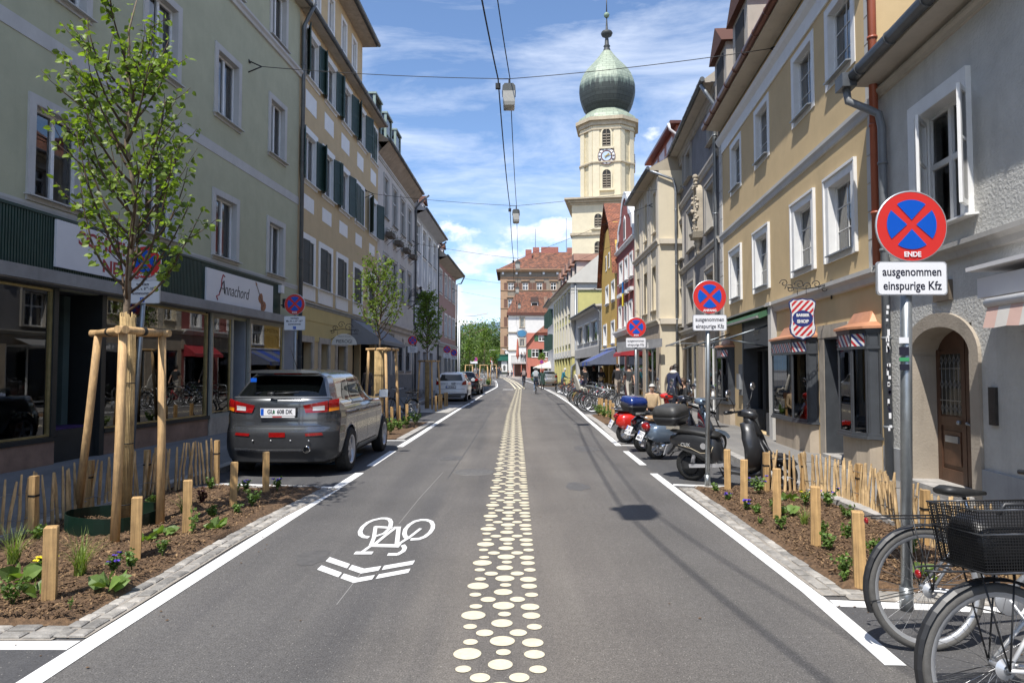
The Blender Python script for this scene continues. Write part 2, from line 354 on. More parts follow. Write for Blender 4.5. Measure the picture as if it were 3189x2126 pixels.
def gline(P,w):
 Q=[(q[0],q[1]/2.1)for q in(G(x,y)for x,y in P)];w*=.72
 for a,b in zip(Q,Q[1:]):
  d=Vector(b)-Vector(a);L=d.length or 1;d/=L;n=Vector((-d.y,d.x))*w/2;a2=Vector(a)-d*w*.12;b2=Vector(b)+d*w*.12;_gn[0]+=1;z=.0042+(_gn[0]%7)*.00025
  bm_.poly([(p.x,p.y*2.1,z)for p in(a2+n,a2-n,b2-n,b2+n)])
for P in([(345,828),(628,925),(585,985),(288,885)],[(655,937),(825,990),(1063,953),(1027,1015),(780,1058),(605,997)],[(1105,948),(1535,873),(1500,932),(1070,1008)],[(232,942),(515,1047),(463,1110),(168,1002)],[(543,1058),(735,1118),(975,1078),(935,1140),(675,1188),(493,1122)],[(1028,1070),(1472,988),(1440,1047),(985,1133)]):
 gpoly(P)
ell=gline
ell([(885,552),(820,545),(775,515),(768,470),(800,410),(870,350),(960,310),(1060,288),(1130,288),(1180,305),(1200,345),(1190,400)],.058)
ell([(1440,575),(1400,545),(1385,500),(1400,440),(1450,380),(1530,330),(1620,310),(1700,312),(1760,335),(1785,380),(1780,430),(1740,490),(1670,545),(1590,575),(1480,582)],.058)
for P,w in(([(1610,432),(1480,535),(1350,620)],.045),([(975,405),(1210,418)],.055),([(985,400),(960,560),(920,660)],.05),([(1180,425),(1100,500),(960,545)],.045),([(1260,420),(1130,520),(960,660)],.05),([(1240,415),(1330,415)],.05),([(1305,430),(1280,660)],.055),([(1330,625),(1280,690)],.05),([(920,665),(1300,672)],.07),([(920,670),(800,755)],.045),([(700,772),(935,772)],.06),([(1365,665),(1392,700),(1370,745),(1290,790),(1160,792)],.055)):
 gline(P,w)
bm_.build('road_symbol',M_white,kind='structure')
sc_=MB();strip(sc_,[G(440,1490),G(830,985)],.006,.003);strip(sc_,[G(1310,360),G(1600,0),gp(1380,1470)],.006,.003)
sc_.build('road_scratch',mat('pale_scratch',(.3,.29,.28),.8),kind='structure')
st_=MB()
for(x,y,r)in[(-1.7,5.9,.13),(.9,9.5,.16),(-1.1,12.5,.2),(1.5,14,.25)]:
 st_.poly([(x+r*(1+.35*n3(math.cos(a)*2+x,math.sin(a)*2+y))*math.cos(a),y+1.9*r*(1+.35*n3(math.cos(a)*2+x,math.sin(a)*2+y))*math.sin(a),.0022)for a in[2*PI*i/22 for i in range(22)]])
st_.build('road_stain',mat('oil_darkened_asphalt',(.098,.094,.092),.7,.25,12),kind='structure')
sm_=MB();strip(sm_,[(-.95,10.2),(-.9,14),(-.85,20),(-.8,30),(-.75,45)],.012,.0021);strip(sm_,[(1.6,12),(1.7,25),(1.8,40)],.008,.0021)
sm_.build('asphalt_seam',mat('tar_seam',(.05,.05,.05),.6,.2,9),kind='structure')
cr_=random.Random(4);db=MB()
for k in range(150):
 s_=cr_.choice((-1,1));x=s_*(2.2+cr_.random()**2*.9)if cr_.random()<.8 else cr_.uniform(-2,2);y=cr_.uniform(2.6,14);e=cr_.uniform(.004,.011);a=cr_.uniform(0,6)
 db.poly([(x+e*math.cos(a+t)*cr_.uniform(.6,1.4),y+e*math.sin(a+t),.006+.004*cr_.random())for t in(0,1.6,3.1,4.7)])
db.build('mulch_crumbs',M_soil,kind='structure')
pb=MB()
def bay(P,z=.003):pb.poly([(x,y,z)for x,y in P])
bay([(-7,-4),(-2.5,-4),(-2.47,4.0),(-7,4.0)]);bay([(-4.6,9.3),(-2.42,9.3),(-2.34,15.6),(-4.6,15.6)]);bay([(-4.5,21),(-2.3,21),(-2.25,25.5),(-4.5,25.5)])
bay([(-4.6,31.2),(-2.1,31.2),(-1.9,47),(-1.62,56),(-1.45,65),(-4.8,65)]);bay([(2.15,-4),(4.2,-4),(3.9,4.75),(2.15,4.75)]);bay([(2.2,9.4),(3.9,9.2),(4.3,20),(2.65,20),(2.45,14.8),(2.25,13)])
bay([(2.65,24.6),(4.4,24.6),(4.7,35),(2.9,35)]);bay([(2.95,39.3),(4.8,39.3),(4.8,64),(2.9,64)])
pb.build('parking_bay',M_bay,kind='structure')
LF=[(-8.7,-5),(-7.45,10),(-6.6,20.97),(-6.2,31.6),(-5.9,41.5),(-5.6,51.5),(-5.1,64)]
KL=[(-4.75,-5),(-4.75,6),(-4.62,10),(-4.6,20),(-4.45,32),(-4.5,42),(-4.45,52),(-4.0,64)]
KR=[(4.05,-5),(3.95,5),(3.85,10),(4.0,12),(4.2,16),(4.4,22),(4.6,30),(4.7,40),(4.8,52),(4.8,64)]
def walk(name,K,side):
 g=MB();xo=-14 if side<0 else 14
 for(xa,ya),(xb,yb)in zip(K,K[1:]):
  if side<0:g.quad((xo,ya,.1),(xa,ya,.1),(xb,yb,.1),(xo,yb,.1))
  else:g.quad((xa,ya,.1),(xo,ya,.1),(xo,yb,.1),(xb,yb,.1))
 g.build(name,M_walk,kind='structure')
 k=MB()
 for(xa,ya),(xb,yb)in zip(K,K[1:]):
  nseg=max(1,round((yb-ya)/1.0))
  for i in range(nseg):
   y0=ya+(yb-ya)*i/nseg;y1=ya+(yb-ya)*(i+1)/nseg-.012;x0=xa+(xb-xa)*i/nseg;x1=xa+(xb-xa)*(i+1)/nseg;w=.14*side
   P=[(x0-w,y0),(x0+.02*side,y0),(x1+.02*side,y1),(x1-w,y1)]
   if side<0:P=P[::-1]
   k.prism(P,-.05,.104+rnd.uniform(-.002,.002),'z')
 k.build('kerb',M_kerb,kind='structure')
walk('pavement',KL,-1);walk('pavement',KR,1)
e_=MB();e_.quad((-16,64,.06),(-4.0,64,.06),(-4.4,70,.1),(-16,70,.1));e_.build('pavement',M_walk,kind='structure')
pz=MB()
P1=[(-60,92),(-3,92),(-3.2,100),(-1.2,112),(60,112)]
pz.poly([(x,y,gz(y)+.008)for x,y in[(-60,118),(-6,118),(-3.4,98),(-5,93),(-60,93)]])
pz.poly([(x,y,gz(y)+.01)for x,y in[(60,100),(60,119),(-2.6,119),(-.7,104),(.6,101)][::-1]])
pz.poly([(x,y,gz(y)+.008)for x,y in[(-60,119),(60,119),(60,160),(-60,160)]])
pz.poly([(-60,160,gz(160)+.008),(60,160,gz(160)+.008),(60,240,1.55),(-60,240,1.55)])
pz.build('square_paving',M_plaza,kind='structure')
def bed(P,zc=.05,step=.09,amp=.05):
 xs_=[p[0]for p in P];ys_=[p[1]for p in P]
 def inside(x,y):
  c=False;j=len(P)-1
  for i in range(len(P)):
   if(P[i][1]>y)!=(P[j][1]>y)and x<(P[j][0]-P[i][0])*(y-P[i][1])/(P[j][1]-P[i][1])+P[i][0]:c=not c
   j=i
  return c
 b=bmesh.new();f=b.faces.new([b.verts.new((x,y,0))for x,y in P])
 x=min(xs_)
 def cut(co,no):
  bmesh.ops.bisect_plane(b,geom=b.verts[:]+b.edges[:]+b.faces[:],plane_co=co,plane_no=no)
 k=int((max(xs_)-min(xs_))/step)
 for i in range(1,k):cut((min(xs_)+i*step,0,0),(1,0,0))
 k=int((max(ys_)-min(ys_))/step)
 for i in range(1,k):cut((0,min(ys_)+i*step,0),(0,1,0))
 be={v for e in b.edges if e.is_boundary for v in e.verts}
 for v in b.verts:
  h=n3(v.co.x*2.2,v.co.y*2.2)*amp+n3(v.co.x*9,v.co.y*9,3)*.022+n3(v.co.x*23,v.co.y*23,3)*.012
  v.co.z=zc+h if v not in be else .015
 me=bpy.data.meshes.new('planting_bed');b.to_mesh(me);b.free();me.materials.append(M_soil)
 for p in me.polygons:p.use_smooth=True
 link('planting_bed',me,None,kind='structure')
BED_L=[(-4.72,4.31),(-2.75,4.31),(-2.74,6.3),(-2.69,7.5),(-2.6,8.5),(-2.55,9.26),(-4.68,9.26)]
BED_R=[(2.40,5.02),(3.92,4.81),(3.85,9.04),(2.46,9.32)]
bed(BED_L);bed(BED_R)
M_chip=mat('bark_chip',(.13,.078,.048),.95,.2,20);_t=M_chip.node_tree;_p=_t.nodes['Principled BSDF'];_g=nn(_t,'ShaderNodeNewGeometry');_r=nn(_t,'ShaderNodeValToRGB');_r.color_ramp.elements[0].color=(.05,.029,.017,1);_r.color_ramp.elements[1].color=(.32,.205,.105,1);_r.color_ramp.elements.new(.6).color=(.14,.083,.044,1);_t.links.new(_g.outputs['Random Per Island'],_r.inputs[0]);_t.links.new(_r.outputs[0],_p.inputs['Base Color'])
def chips(x0,x1,y0,y1,n,seed):
 q=random.Random(seed);g=MB()
 for i in range(n):
  x,y=q.uniform(x0,x1),y0+(y1-y0)*q.random()**1.25;h=.05+n3(x*2.2,y*2.2)*.05+n3(x*9,y*9,3)*.022+.006;l,w=q.uniform(.006,.021),q.uniform(.002,.006);a,b=q.uniform(0,6.3),q.uniform(-.6,.6)
  d=Vector((math.cos(a)*math.cos(b),math.sin(a)*math.cos(b),math.sin(b)))*l;e=Vector((-math.sin(a),math.cos(a),q.uniform(-.5,.5)))*w;c=Vector((x,y,h+q.uniform(0,.008)));g.quad(c-d-e,c+d-e,c+d+e,c-d+e)
 g.build('bark_chips',M_chip,fix=False,kind='stuff')
chips(-4.66,-2.78,4.36,9.2,14000,1);chips(2.46,3.82,5.1,9.0,11000,2)
bed([(-4.5,15.85),(-2.68,15.8),(-2.5,20.9),(-4.5,20.9)],step=.2);bed([(2.68,20.2),(4.3,20.1),(4.4,24.3),(2.75,24.4)],step=.2);bed([(3.0,35.2),(4.7,35.2),(4.7,39.2),(3.05,39.2)],step=.3)
bed([(-4.4,66.2),(-1.75,66.2),(-1.85,73),(-2.2,82),(-4.4,82)],step=.6);bed([(2.4,66),(6,66),(6,90),(1.6,90)],step=.8)
gv=MB();gv.poly([(x,y,.012)for x,y in[(-4.45,25.6),(-2.5,25.6),(-2.32,30.9),(-4.4,30.9)]]);gv.build('gravel_bed',M_gravel,kind='structure')
def setts(paths,rows=2,w=.095,L=.15,z=.02,name='sett_edging'):
 g=MB();j=MB()
 for P in paths:
  for r in range(rows):
   off=(r-(rows-1)/2)*(w+.012)
   for(xa,ya),(xb,yb)in zip(P,P[1:]):
    D=Vector((xb-xa,yb-ya));T=D.length;D/=T;N=Vector((-D.y,D.x));s=-rnd.random()*.1 if r else 0;s=max(s,0)
    while s<T-.04:
     l=min(L*rnd.uniform(.7,1.2),T-s)
     c=Vector((xa,ya))+D*(s+l/2)+N*(off+rnd.uniform(-.006,.006));ang=math.atan2(D.y,D.x)+rnd.uniform(-.05,.05)
     M=Matrix.Translation((c.x,c.y,0))@Matrix.Rotation(ang,4,'Z')
     hl,hw,zz=l/2-.006,w/2-.003,z+rnd.uniform(-.004,.005);q=.014
     i=g.vs([M@Vector(p)for p in((-hl,-hw,0),(hl,-hw,0),(hl,hw,0),(-hl,hw,0),(-hl+rnd.uniform(0,.004),-hw,zz-.008),(hl,-hw+rnd.uniform(0,.005),zz-.008),(hl,hw,zz-.008),(-hl,hw,zz-.008),(-hl+q,-hw+q,zz),(hl-q,-hw+q,zz),(hl-q,hw-q,zz),(-hl+q,hw-q,zz))])
     for f in((0,1,5,4),(1,2,6,5),(2,3,7,6),(3,0,4,7),(4,5,9,8),(5,6,10,9),(6,7,11,10),(7,4,8,11),(8,9,10,11)):g.face([i+k for k in f],0,False)
     s+=l+.006
  strip(j,P,rows*(w+.012)+.03,.009)
 g.build(name,M_setts,kind='structure');j.build('sett_joint',M_joint,kind='structure')
setts([[(-4.7,4.22),(-2.72,4.22)],[(-2.66,4.14),(-2.655,5),(-2.65,6.3),(-2.6,7.5),(-2.52,8.5),(-2.46,9.3)],[(-4.7,9.35),(-2.6,9.34)]],2)
setts([[(2.36,4.93),(3.9,4.72)],[(2.31,4.9),(2.34,7),(2.38,9.35)],[(2.5,9.4),(3.85,9.12)]],2,.09)
ks=MB()
for P in([(-2.56,15.75),(-2.45,21)],[(-2.42,25.5),(-2.3,31)],[(2.42,15),(2.52,18),(2.62,20.2),(2.68,24.5)],[(2.92,35),(2.98,39.3)],[(2.98,45),(2.95,56)],[(3.02,39.3),(3.0,45)],[(-1.55,66),(-1.75,76),(-2.3,90)]):
 for(xa,ya),(xb,yb)in zip(P,P[1:]):
  k=max(1,int((yb-ya)/1.0))
  for i in range(k):
   u0,u1=i/k,(i+1)/k;x0,x1=xa+(xb-xa)*u0,xa+(xb-xa)*u1;y0,y1=ya+(yb-ya)*u0,ya+(yb-ya)*u1-.012
   ks.prism([(x0-.09,y0),(x0+.09,y0),(x1+.09,y1),(x1-.09,y1)],-.02,.03+gz(y0),'z')
ks.build('kerb',M_kerb,kind='structure')
mh=MB();c=gp(1475,1470);mh.lathe([(0,.006),(.24,.006),(.25,.002),(.28,.006),(.33,.006),(.335,0)],(c[0],c[1],0),28)
mh.build('manhole_cover',mat('cast_iron_dusty',(.12,.115,.11),.7,.3,20),kind='structure')
hl_=MB();hp=[(-2200,0),(-900,120),(-520,145),(-300,132),(-160,118),(0,150),(300,120),(900,200),(2000,0)]
for(xa,za),(xb,zb)in zip(hp,hp[1:]):
 for i in range(8):
  u0,u1=i/8,(i+1)/8;x0,x1=xa+(xb-xa)*u0,xa+(xb-xa)*u1;z0,z1=za+(zb-za)*u0+n3(x0*.01,0)*14,za+(zb-za)*u1+n3(x1*.01,0)*14
  hl_.quad((x0,1500,-5),(x1,1500,-5),(x1,1900,z1),(x0,1900,z0),0,True)
  hl_.quad((x0,1900,z0),(x1,1900,z1),(x1,2600,-5),(x0,2600,-5),0,True)
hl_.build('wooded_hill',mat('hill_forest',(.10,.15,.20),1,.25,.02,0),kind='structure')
# ========== BUILDINGS
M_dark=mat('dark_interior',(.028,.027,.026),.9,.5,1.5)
M_glass=glass_mat('window_glass',.9,ior=2.6);M_shopglass=glass_mat('shop_glass',.72,.01,(.88,.93,.92),2.4)
M_frame=mat('white_window_frame',(.74,.74,.73),.5,.05,6)
M_curtain=mat('net_curtain',(.72,.74,.78),.9,.1,6)
M_zinc=mat('zinc_sheet',(.30,.32,.34),.45,.18,3,metal=.6)
M_dkzinc=mat('weathered_zinc',(.13,.14,.15),.5,.2,4,metal=.5)
M_copper=mat('brown_copper_sheet',(.16,.07,.05),.35,.2,3,metal=.55)
M_tile=tile_mat('red_clay_tiles',(.40,.15,.08),(.24,.10,.065))
M_tile_old=tile_mat('old_clay_tiles',(.34,.14,.08),(.13,.07,.05),.22,.2)
M_iron=mat('black_iron',(.02,.02,.02),.5,.2,9)
M_chim=mat('chimney_brick',(.33,.13,.10),.9,.3,9)
M_stone=mat('pale_limestone',(.42,.37,.31),.85,.2,4,.004,60,stain=.35)
HOLD={}
class Bld:
 def __init__(s,label,cat,pl,pr,name='town_house',group=None):
  s.W=math.hypot(pr[0]-pl[0],pr[1]-pl[1]);s.o=thing(name,label,cat,(pl[0],pl[1],0),math.atan2(pr[1]-pl[1],pr[0]-pl[0]),group)
 def part(s,mb,name,mats,**k):return mb.build(name,mats,s.o,**k)
 def wall(s,m,z0,z1,holes=(),x0=0.,x1=None,D=9.,y=0.,name='wall',rev=.24,mi=None,back=True,top=False):
  """front wall with real openings, reveals and a dark room behind each, plus side and back walls"""
  x1=s.W if x1 is None else x1;g=MB();hs=[]
  for h in holes:hs.append((max(h[0],x0+.01),min(h[1],x1-.01),max(h[2],z0),min(h[3],z1),h[4]if len(h)>4 else .5))
  X=sorted({x0,x1,*[h[0]for h in hs],*[h[1]for h in hs]});Z=sorted({z0,z1,*[h[2]for h in hs],*[h[3]for h in hs]})
  for a,b in zip(X,X[1:]):
   for c,d in zip(Z,Z[1:]):
    mxx,mzz=(a+b)/2,(c+d)/2
    if any(h[0]<mxx<h[1]and h[2]<mzz<h[3]for h in hs):continue
    g.quad((a,y,c),(b,y,c),(b,y,d),(a,y,d),0)
  for h in hs:
   a,b,c,d,dp=h;r=min(rev,dp)
   for(p,q)in(((a,c),(b,c)),((b,c),(b,d)),((b,d),(a,d)),((a,d),(a,c))):
    g.quad((p[0],y,p[1]),(q[0],y,q[1]),(q[0],y+r,q[1]),(p[0],y+r,p[1]),0)
    if dp>r:g.quad((p[0],y+r,p[1]),(q[0],y+r,q[1]),(q[0],y+dp,q[1]),(p[0],y+dp,p[1]),1)
   g.quad((a,y+dp,c),(b,y+dp,c),(b,y+dp,d),(a,y+dp,d),1)
  g.quad((x0,y,z0),(x0,y+D,z0),(x0,y+D,z1),(x0,y,z1));g.quad((x1,y,z0),(x1,y+D,z0),(x1,y+D,z1),(x1,y,z1))
  if back:g.quad((x0,y+D,z0),(x1,y+D,z0),(x1,y+D,z1),(x0,y+D,z1))
  if top:g.quad((x0,y,z1),(x1,y,z1),(x1,y+D,z1),(x0,y+D,z1))
  return g.build(name,[m,mi or M_dark],s.o,fix=False)
 def hole(s,w,st):
  a,b,c,d=w[:4];return(a+st['sw'],b-st['sw'],c+st.get('sb',st['sw']),d-st.get('stp',st['sw']),st.get('dp',.55))
 def window(s,w,st,y=0.,name='window'):
  """surround + casement frame; children pane, sill, curtain"""
  a,b,c,d=w[:4];h=s.hole(w,st);ha,hb,hc,hd=h[:4];g=MB();pr=st.get('proud',.03);fy=y+st.get('fy',.1);fw=st.get('fw',.06)
  if pr>0:
   g.box(a,ha,y-pr,y+.005,c,d,0);g.box(hb,b,y-pr,y+.005,c,d,0);g.box(ha,hb,y-pr,y+.005,hd,d,0)
   if hc-c>.02:g.box(ha,hb,y-pr+.004,y+.005,c,hc,0)
  if st.get('rim'):
   q=st['rim']
   g.box(a-q,b+q,y-pr-.03,y-.002,d,d+q,0);g.box(a-q,a,y-pr-.025,y-.002,c,d,0);g.box(b,b+q,y-pr-.025,y-.002,c,d,0)
  if st.get('line',1)and pr>0:
   e=.012;g.box(ha,ha+e,y-pr+.002,fy+.02,hc,hd,0);g.box(hb-e,hb,y-pr+.002,fy+.02,hc,hd,0);g.box(ha+e,hb-e,y-pr+.002,fy+.02,hd-e,hd,0)
  g.box(ha,ha+fw,fy-.03,fy+.03,hc,hd,1);g.box(hb-fw,hb,fy-.03,fy+.03,hc,hd,1);g.box(ha+fw,hb-fw,fy-.028,fy+.03,hc,hc+fw,1);g.box(ha+fw,hb-fw,fy-.028,fy+.03,hd-fw,hd,1)
  n=st.get('n',2)
  for i in range(1,n):
   x=ha+(hb-ha)*i/n;g.box(x-fw*.6,x+fw*.6,fy-.036,fy+.034,hc+fw,hd-fw,1)
  tr=st.get('tr')
  if tr:
   z=hc+(hd-hc)*tr;g.box(ha+fw,hb-fw,fy-.032,fy+.032,z-fw*.6,z+fw*.6,1)
  for bz in st.get('bars',()):
   z=hc+(hd-hc)*bz;g.box(ha+fw,hb-fw,fy-.012,fy+.012,z-.007,z+.007,1)
  if st.get('vbars'):
   for i in range(n):
    x=ha+(hb-ha)*(i+.5)/n;g.box(x-.007,x+.007,fy-.011,fy+.011,hc+fw,hd-fw,1)
  o=g.build(name,[st.get('m',M_frame),st.get('fm',M_frame)],s.o)
  p=MB();p.quad((ha+.02,fy,hc+.02),(hb-.02,fy,hc+.02),(hb-.02,fy,hd-.02),(ha+.02,fy,hd-.02));p.build('pane',st.get('gm',M_glass),o,fix=False)
  if st.get('sill',1):
   q=MB();sp=st.get('sp',.1);ex=st.get('sx',.04);zt=hc-.002
   q.prism([(y-sp,zt-.035),(fy-.03,zt-.01),(fy-.03,zt+.012),(y-sp,zt-.012)],(ha if st.get('sin')else a-ex),(hb if st.get('sin')else b+ex),'x');q.build('sill',st.get('sm',M_zinc),o)
  if st.get('cur'):
   q=MB();W_=hb-ha;cy=fy+.14;cw=st['cur']
   def cloth(xa,xb,z0,z1):
    k=max(4,int((xb-xa)/.05));P=[(xa+(xb-xa)*i/k,cy+.025*math.sin(i*2.1)+.01*rnd.random())for i in range(k+1)]
    for(x0_,y0_),(x1_,y1_)in zip(P,P[1:]):q.quad((x0_,y0_,z0),(x1_,y1_,z0),(x1_,y1_,z1),(x0_,y0_,z1),0,True)
   if cw>=1:cloth(ha,hb,hc+(hd-hc)*(0 if cw<1.5 else .0),hd)
   else:
    cloth(ha,ha+W_*cw*.5,hc,hd);cloth(hb-W_*cw*.5,hb,hc,hd)
   q.build('curtain',st.get('cm',M_curtain),o,fix=False)
  return o
 def windows(s,L,st):
  for w in L:s.window(w,st)
 def band(s,z0,z1,pr,m,x0=0.,x1=None,name='cornice',prof=None,y=0.):
  x1=s.W if x1 is None else x1;g=MB();h=z1-z0
  P=prof or[(0,0),(-pr*.45,.08),(-pr*.6,.45),(-pr,.7),(-pr,1),(0,1)]
  g.prism([(y+a if a else y+.01,z0+b*h)for a,b in P],x0,x1,'x');return g.build(name,m,s.o)
 def roof(s,ze,ov,pitch,D,m=None,ms=None,mg=None,x0=0.,x1=None,hip=0.,gutter=True,th=.1,soff=None,gr=.075,chim=()):
  x1=s.W if x1 is None else x1;m=m or M_tile;k=math.tan(R(pitch));g=MB();y0=-ov;yr=D/2;zr=ze+(yr-y0)*k
  a=.0
  g.quad((x0-a,y0,ze+th),(x1+a,y0,ze+th),(x1-hip,yr,zr+th),(x0+hip,yr,zr+th),0)
  g.quad((x0+hip,yr,zr+th),(x1-hip,yr,zr+th),(x1,D+.2,ze+th),(x0,D+.2,ze+th),0)
  for x in(x0,x1):
   hx=x0+hip if x==x0 else x1-hip
   if hip:g.poly([(x,y0,ze+th),(hx,yr,zr+th),(x,D+.2,ze+th)],0)
   else:g.poly([(x,0,ze),(x,D,ze),(x,D,ze+th-.01),(x,yr,zr+th-.01),(x,0,ze+th+ov*k-.01)],1)
  g.quad((x0,y0,ze),(x1,y0,ze),(x1,y0,ze+th),(x0,y0,ze+th),1)
  g.quad((x0,y0,ze),(x1,y0,ze),(x1,.0,ze+(0 if soff is None else soff)),(x0,0,ze+(0 if soff is None else soff)),1)
  for x in(x0,x1):g.poly([(x,y0,ze),(x,0,ze),(x,0,ze+th+ov*k),(x,y0,ze+th)],1)
  L=math.sqrt(1+k*k)
  o=g.build('roof',[m,ms or M_stone],s.o,fix=False,uv=lambda c:(c.x,c.y*L))
  for cx,cy,w,h in chim:
   q=MB();zz=ze+(cy-y0)*k if cy<yr else ze+(D-cy)*k
   q.box(cx-w/2,cx+w/2,cy-.25,cy+.25,zz-.3,zz+h);q.box(cx-w/2-.05,cx+w/2+.05,cy-.3,cy+.3,zz+h,zz+h+.12);q.build('chimney',M_chim,o)
  if gutter:
   q=MB();q.tube([(x0-.05,y0-gr*.7,ze+th-.01),(x1+.05,y0-gr*.7,ze+th-.01)],gr,10)
   n=int((x1-x0)/.9)
   for i in range(n):q.tube([(x0+.4+i*.9,y0-gr*.7,ze+th-.01),(x0+.43+i*.9,y0-gr*.7,ze+th-.01)],gr+.01,10)
   q.build('gutter',mg or M_dkzinc,s.o)
  return o
 def pipe(s,pts,r=.055,m=None,name='downpipe'):
  g=MB();g.tube(pts,r,10)
  a,b=Vector(pts[-2]),Vector(pts[-1]);d=b-a
  for t in(.1,.35,.6,.85):g.tube([a+d*t,a+d*(t+.012/max(.1,d.length)*3)],r+.012,10)
  return g.build(name,m or M_zinc,s.o)
 def shutter(s,x,z0,z1,w,ang,m,y=-.03,hinge=1,name='shutter'):
  """louvred shutter leaf hinged at x; ang 0 = closed towards +x*hinge, 180 = folded flat on the wall"""
  g=MB();t=.035;a=.055
  g.box(0,a,-t,0,0,z1-z0);g.box(w-a,w,-t,0,0,z1-z0)
  for zz in(0,(z1-z0)*.5-a/2,z1-z0-a):g.box(a,w-a,-t,0,zz,zz+a)
  g.box(a,w-a,-.02,-.014,a,z1-z0-a)
  n=int((z1-z0)/.055)
  for i in range(n):
   zz=a+(z1-z0-2*a)*(i+.5)/n
   g.quad((a,-t+.004,zz-.018),(w-a,-t+.004,zz-.018),(w-a,-t+.012,zz+.016),(a,-t+.012,zz+.016))
  g.quad((a,-.004,zz-.018),(w-a,-.004,zz-.018),(w-a,-.012,zz+.016),(a,-.012,zz+.016))
  o=g.build(name,m,s.o,fix=False);o.location=(x,y,z0);o.rotation_euler=(0,0,-R(ang)if hinge>0 else R(ang)-PI)
  if hinge<0:o.scale=(1,1,1)
  return o
def stucco(name,c,bump=.003,var=.07,stain=.12,bscale=70):return mat(name,c,.92,var*1.3,1.6,bump,bscale,stain=min(.6,stain*1.8))
# -------- left side
u=(.078/math.hypot(.078,1),1/math.hypot(.078,1))
def LPt(sv,off=0):return(-7.5+u[0]*sv-u[1]*off,10+u[1]*sv+u[0]*off)
M_green=stucco('sage_green_render',(.43,.43,.30),.003,.06,.10)
M_lgrey=stucco('light_grey_trim',(.50,.49,.47),.001,.06,.25)
M_fascia=mat('dark_green_corrugated_sheet',(.018,.047,.037),.45,.2,4)
M_signw=mat('white_sign_board',(.70,.69,.70),.5,.03,3)
M_signred=mat('dark_red_lettering',(.34,.035,.045),.5,0)
M_black=mat('black_lettering',(.02,.02,.02),.5,0)
M_gold=mat('brass_shop_frame',(.46,.37,.18),.35,.2,8,metal=.7)
M_marble=mat('pink_marble_plinth',(.27,.17,.125),.5,.38,2.2,0,detail=9)
M_blackpaint=mat('black_shop_paint',(.022,.024,.024),.4,.2,5)
b=Bld('sage green rendered corner house with dark green shop fascia and light grey window frames','building',LPt(-16),LPt(11.05))
S0=16
cols=[(3.15,4.47),(5.88,7.2),(8.82,10.05),(.37,1.7),(-2.6,-1.2),(-5.6,-4.2),(-9,-7.6)]
stL=dict(sw=.14,sb=.1,m=M_lgrey,fm=M_frame,proud=.035,n=2,sm=M_lgrey,sp=.12,sx=.03,cur=.5,fy=.14)
WL=[]
for i,(a,c)in enumerate(cols):
 WL.append((a+S0,c+S0,4.22,5.9));WL.append((a+S0,c+S0,7.6,9.4));WL.append((a+S0,c+S0,10.97,12.7))
shop=[(0,S0+.98,.54,2.9,2.6),(S0+1.02,S0+2.1,.1,2.92,2.2),(S0+2.2,S0+5.72,.55,2.9,2.6),(S0+5.95,S0+6.72,.6,2.82,1.2),(S0+6.95,S0+7.72,.1,2.86,1.5),(S0+7.88,S0+9.8,.6,2.86,2.2)]
b.wall(M_green,0,12.95,[b.hole(w,stL)for w in WL]+shop,D=10,rev=.18,mi=mat('dim_interior',(.10,.10,.095),.9,.4,.8))
for i,w in enumerate(WL):b.window(w,{**stL,'cur':(1 if i%3!=0 else .55)})
b.roof(12.95,.3,32,10)
b.band(6.72,6.96,.012,M_lgrey,name='band',prof=[(0,0),(-.012,0),(-.012,1),(0,1)])
b.band(10.72,10.93,.12,M_lgrey);b.band(4.06,4.2,.02,M_lgrey,name='band')
g=MB()
x=0.
while x<S0+9.55:
 g.box(x,x+.03,-.118,0,3.15,4.05);g.box(x+.03,x+.055,-.105,0,3.15,4.05);x+=.055
g.box(0,S0+9.6,-.135,0,4.03,4.075);b.part(g,'shop_fascia',M_fascia)
g=MB();g.box(0,S0+10.45,-.34,.02,2.95,3.15);g.box(0,S0+10.45,-.30,.02,2.93,2.95);b.part(g,'canopy_slab',stucco('stained_concrete',(.30,.285,.27),.002,.15,.5))
sb=MB();sb.box(S0+.84,S0+3.55,-.16,-.122,3.25,4.01);so1=b.part(sb,'shop_sign',M_signw)
text('SCHLEICH',.33,M_signred,so1,(S0+2.22,-.163,3.80),sx=1.18,bold=.008);text('NEUES',.30,M_signred,so1,(S0+2.45,-.163,3.42),sx=1.18,bold=.008)
sb=MB();sb.box(S0+5.42,S0+8.95,-.16,-.122,3.17,3.93);so2=b.part(sb,'shop_sign',M_signw)
text('nnachord',.42,M_black,so2,(S0+6.86,-.163,3.52),sx=.78,shear=.3,bold=-.003)
g=MB()
g.tube([(S0+5.92,-.166,3.24),(S0+5.86,-.166,3.32),(S0+5.98,-.166,3.36),(S0+6.08,-.166,3.55),(S0+6.1,-.166,3.74),(S0+6.16,-.166,3.86),(S0+6.24,-.166,3.82)],.014,6)
g.build('flourish',M_signred,so2);g=MB()
g.tube([(S0+6.0,-.166,3.42),(S0+6.14,-.166,3.66),(S0+6.2,-.166,3.72),(S0+6.24,-.166,3.42)],.012,6);g.tube([(S0+6.05,-.166,3.53),(S0+6.23,-.166,3.53)],.011,6);g.build('flourish',M_black,so2)
def violin_outline(k=1):
 P=[(0,0),(.10,.01),(.155,.06),(.165,.13),(.13,.19),(.095,.22),(.088,.27),(.11,.31),(.135,.36),(.13,.43),(.08,.475),(.02,.485)]
 P=P+[(-x,y)for x,y in P[::-1][0:-1]];return[(x*k,y*k)for x,y in P]
g=MB()
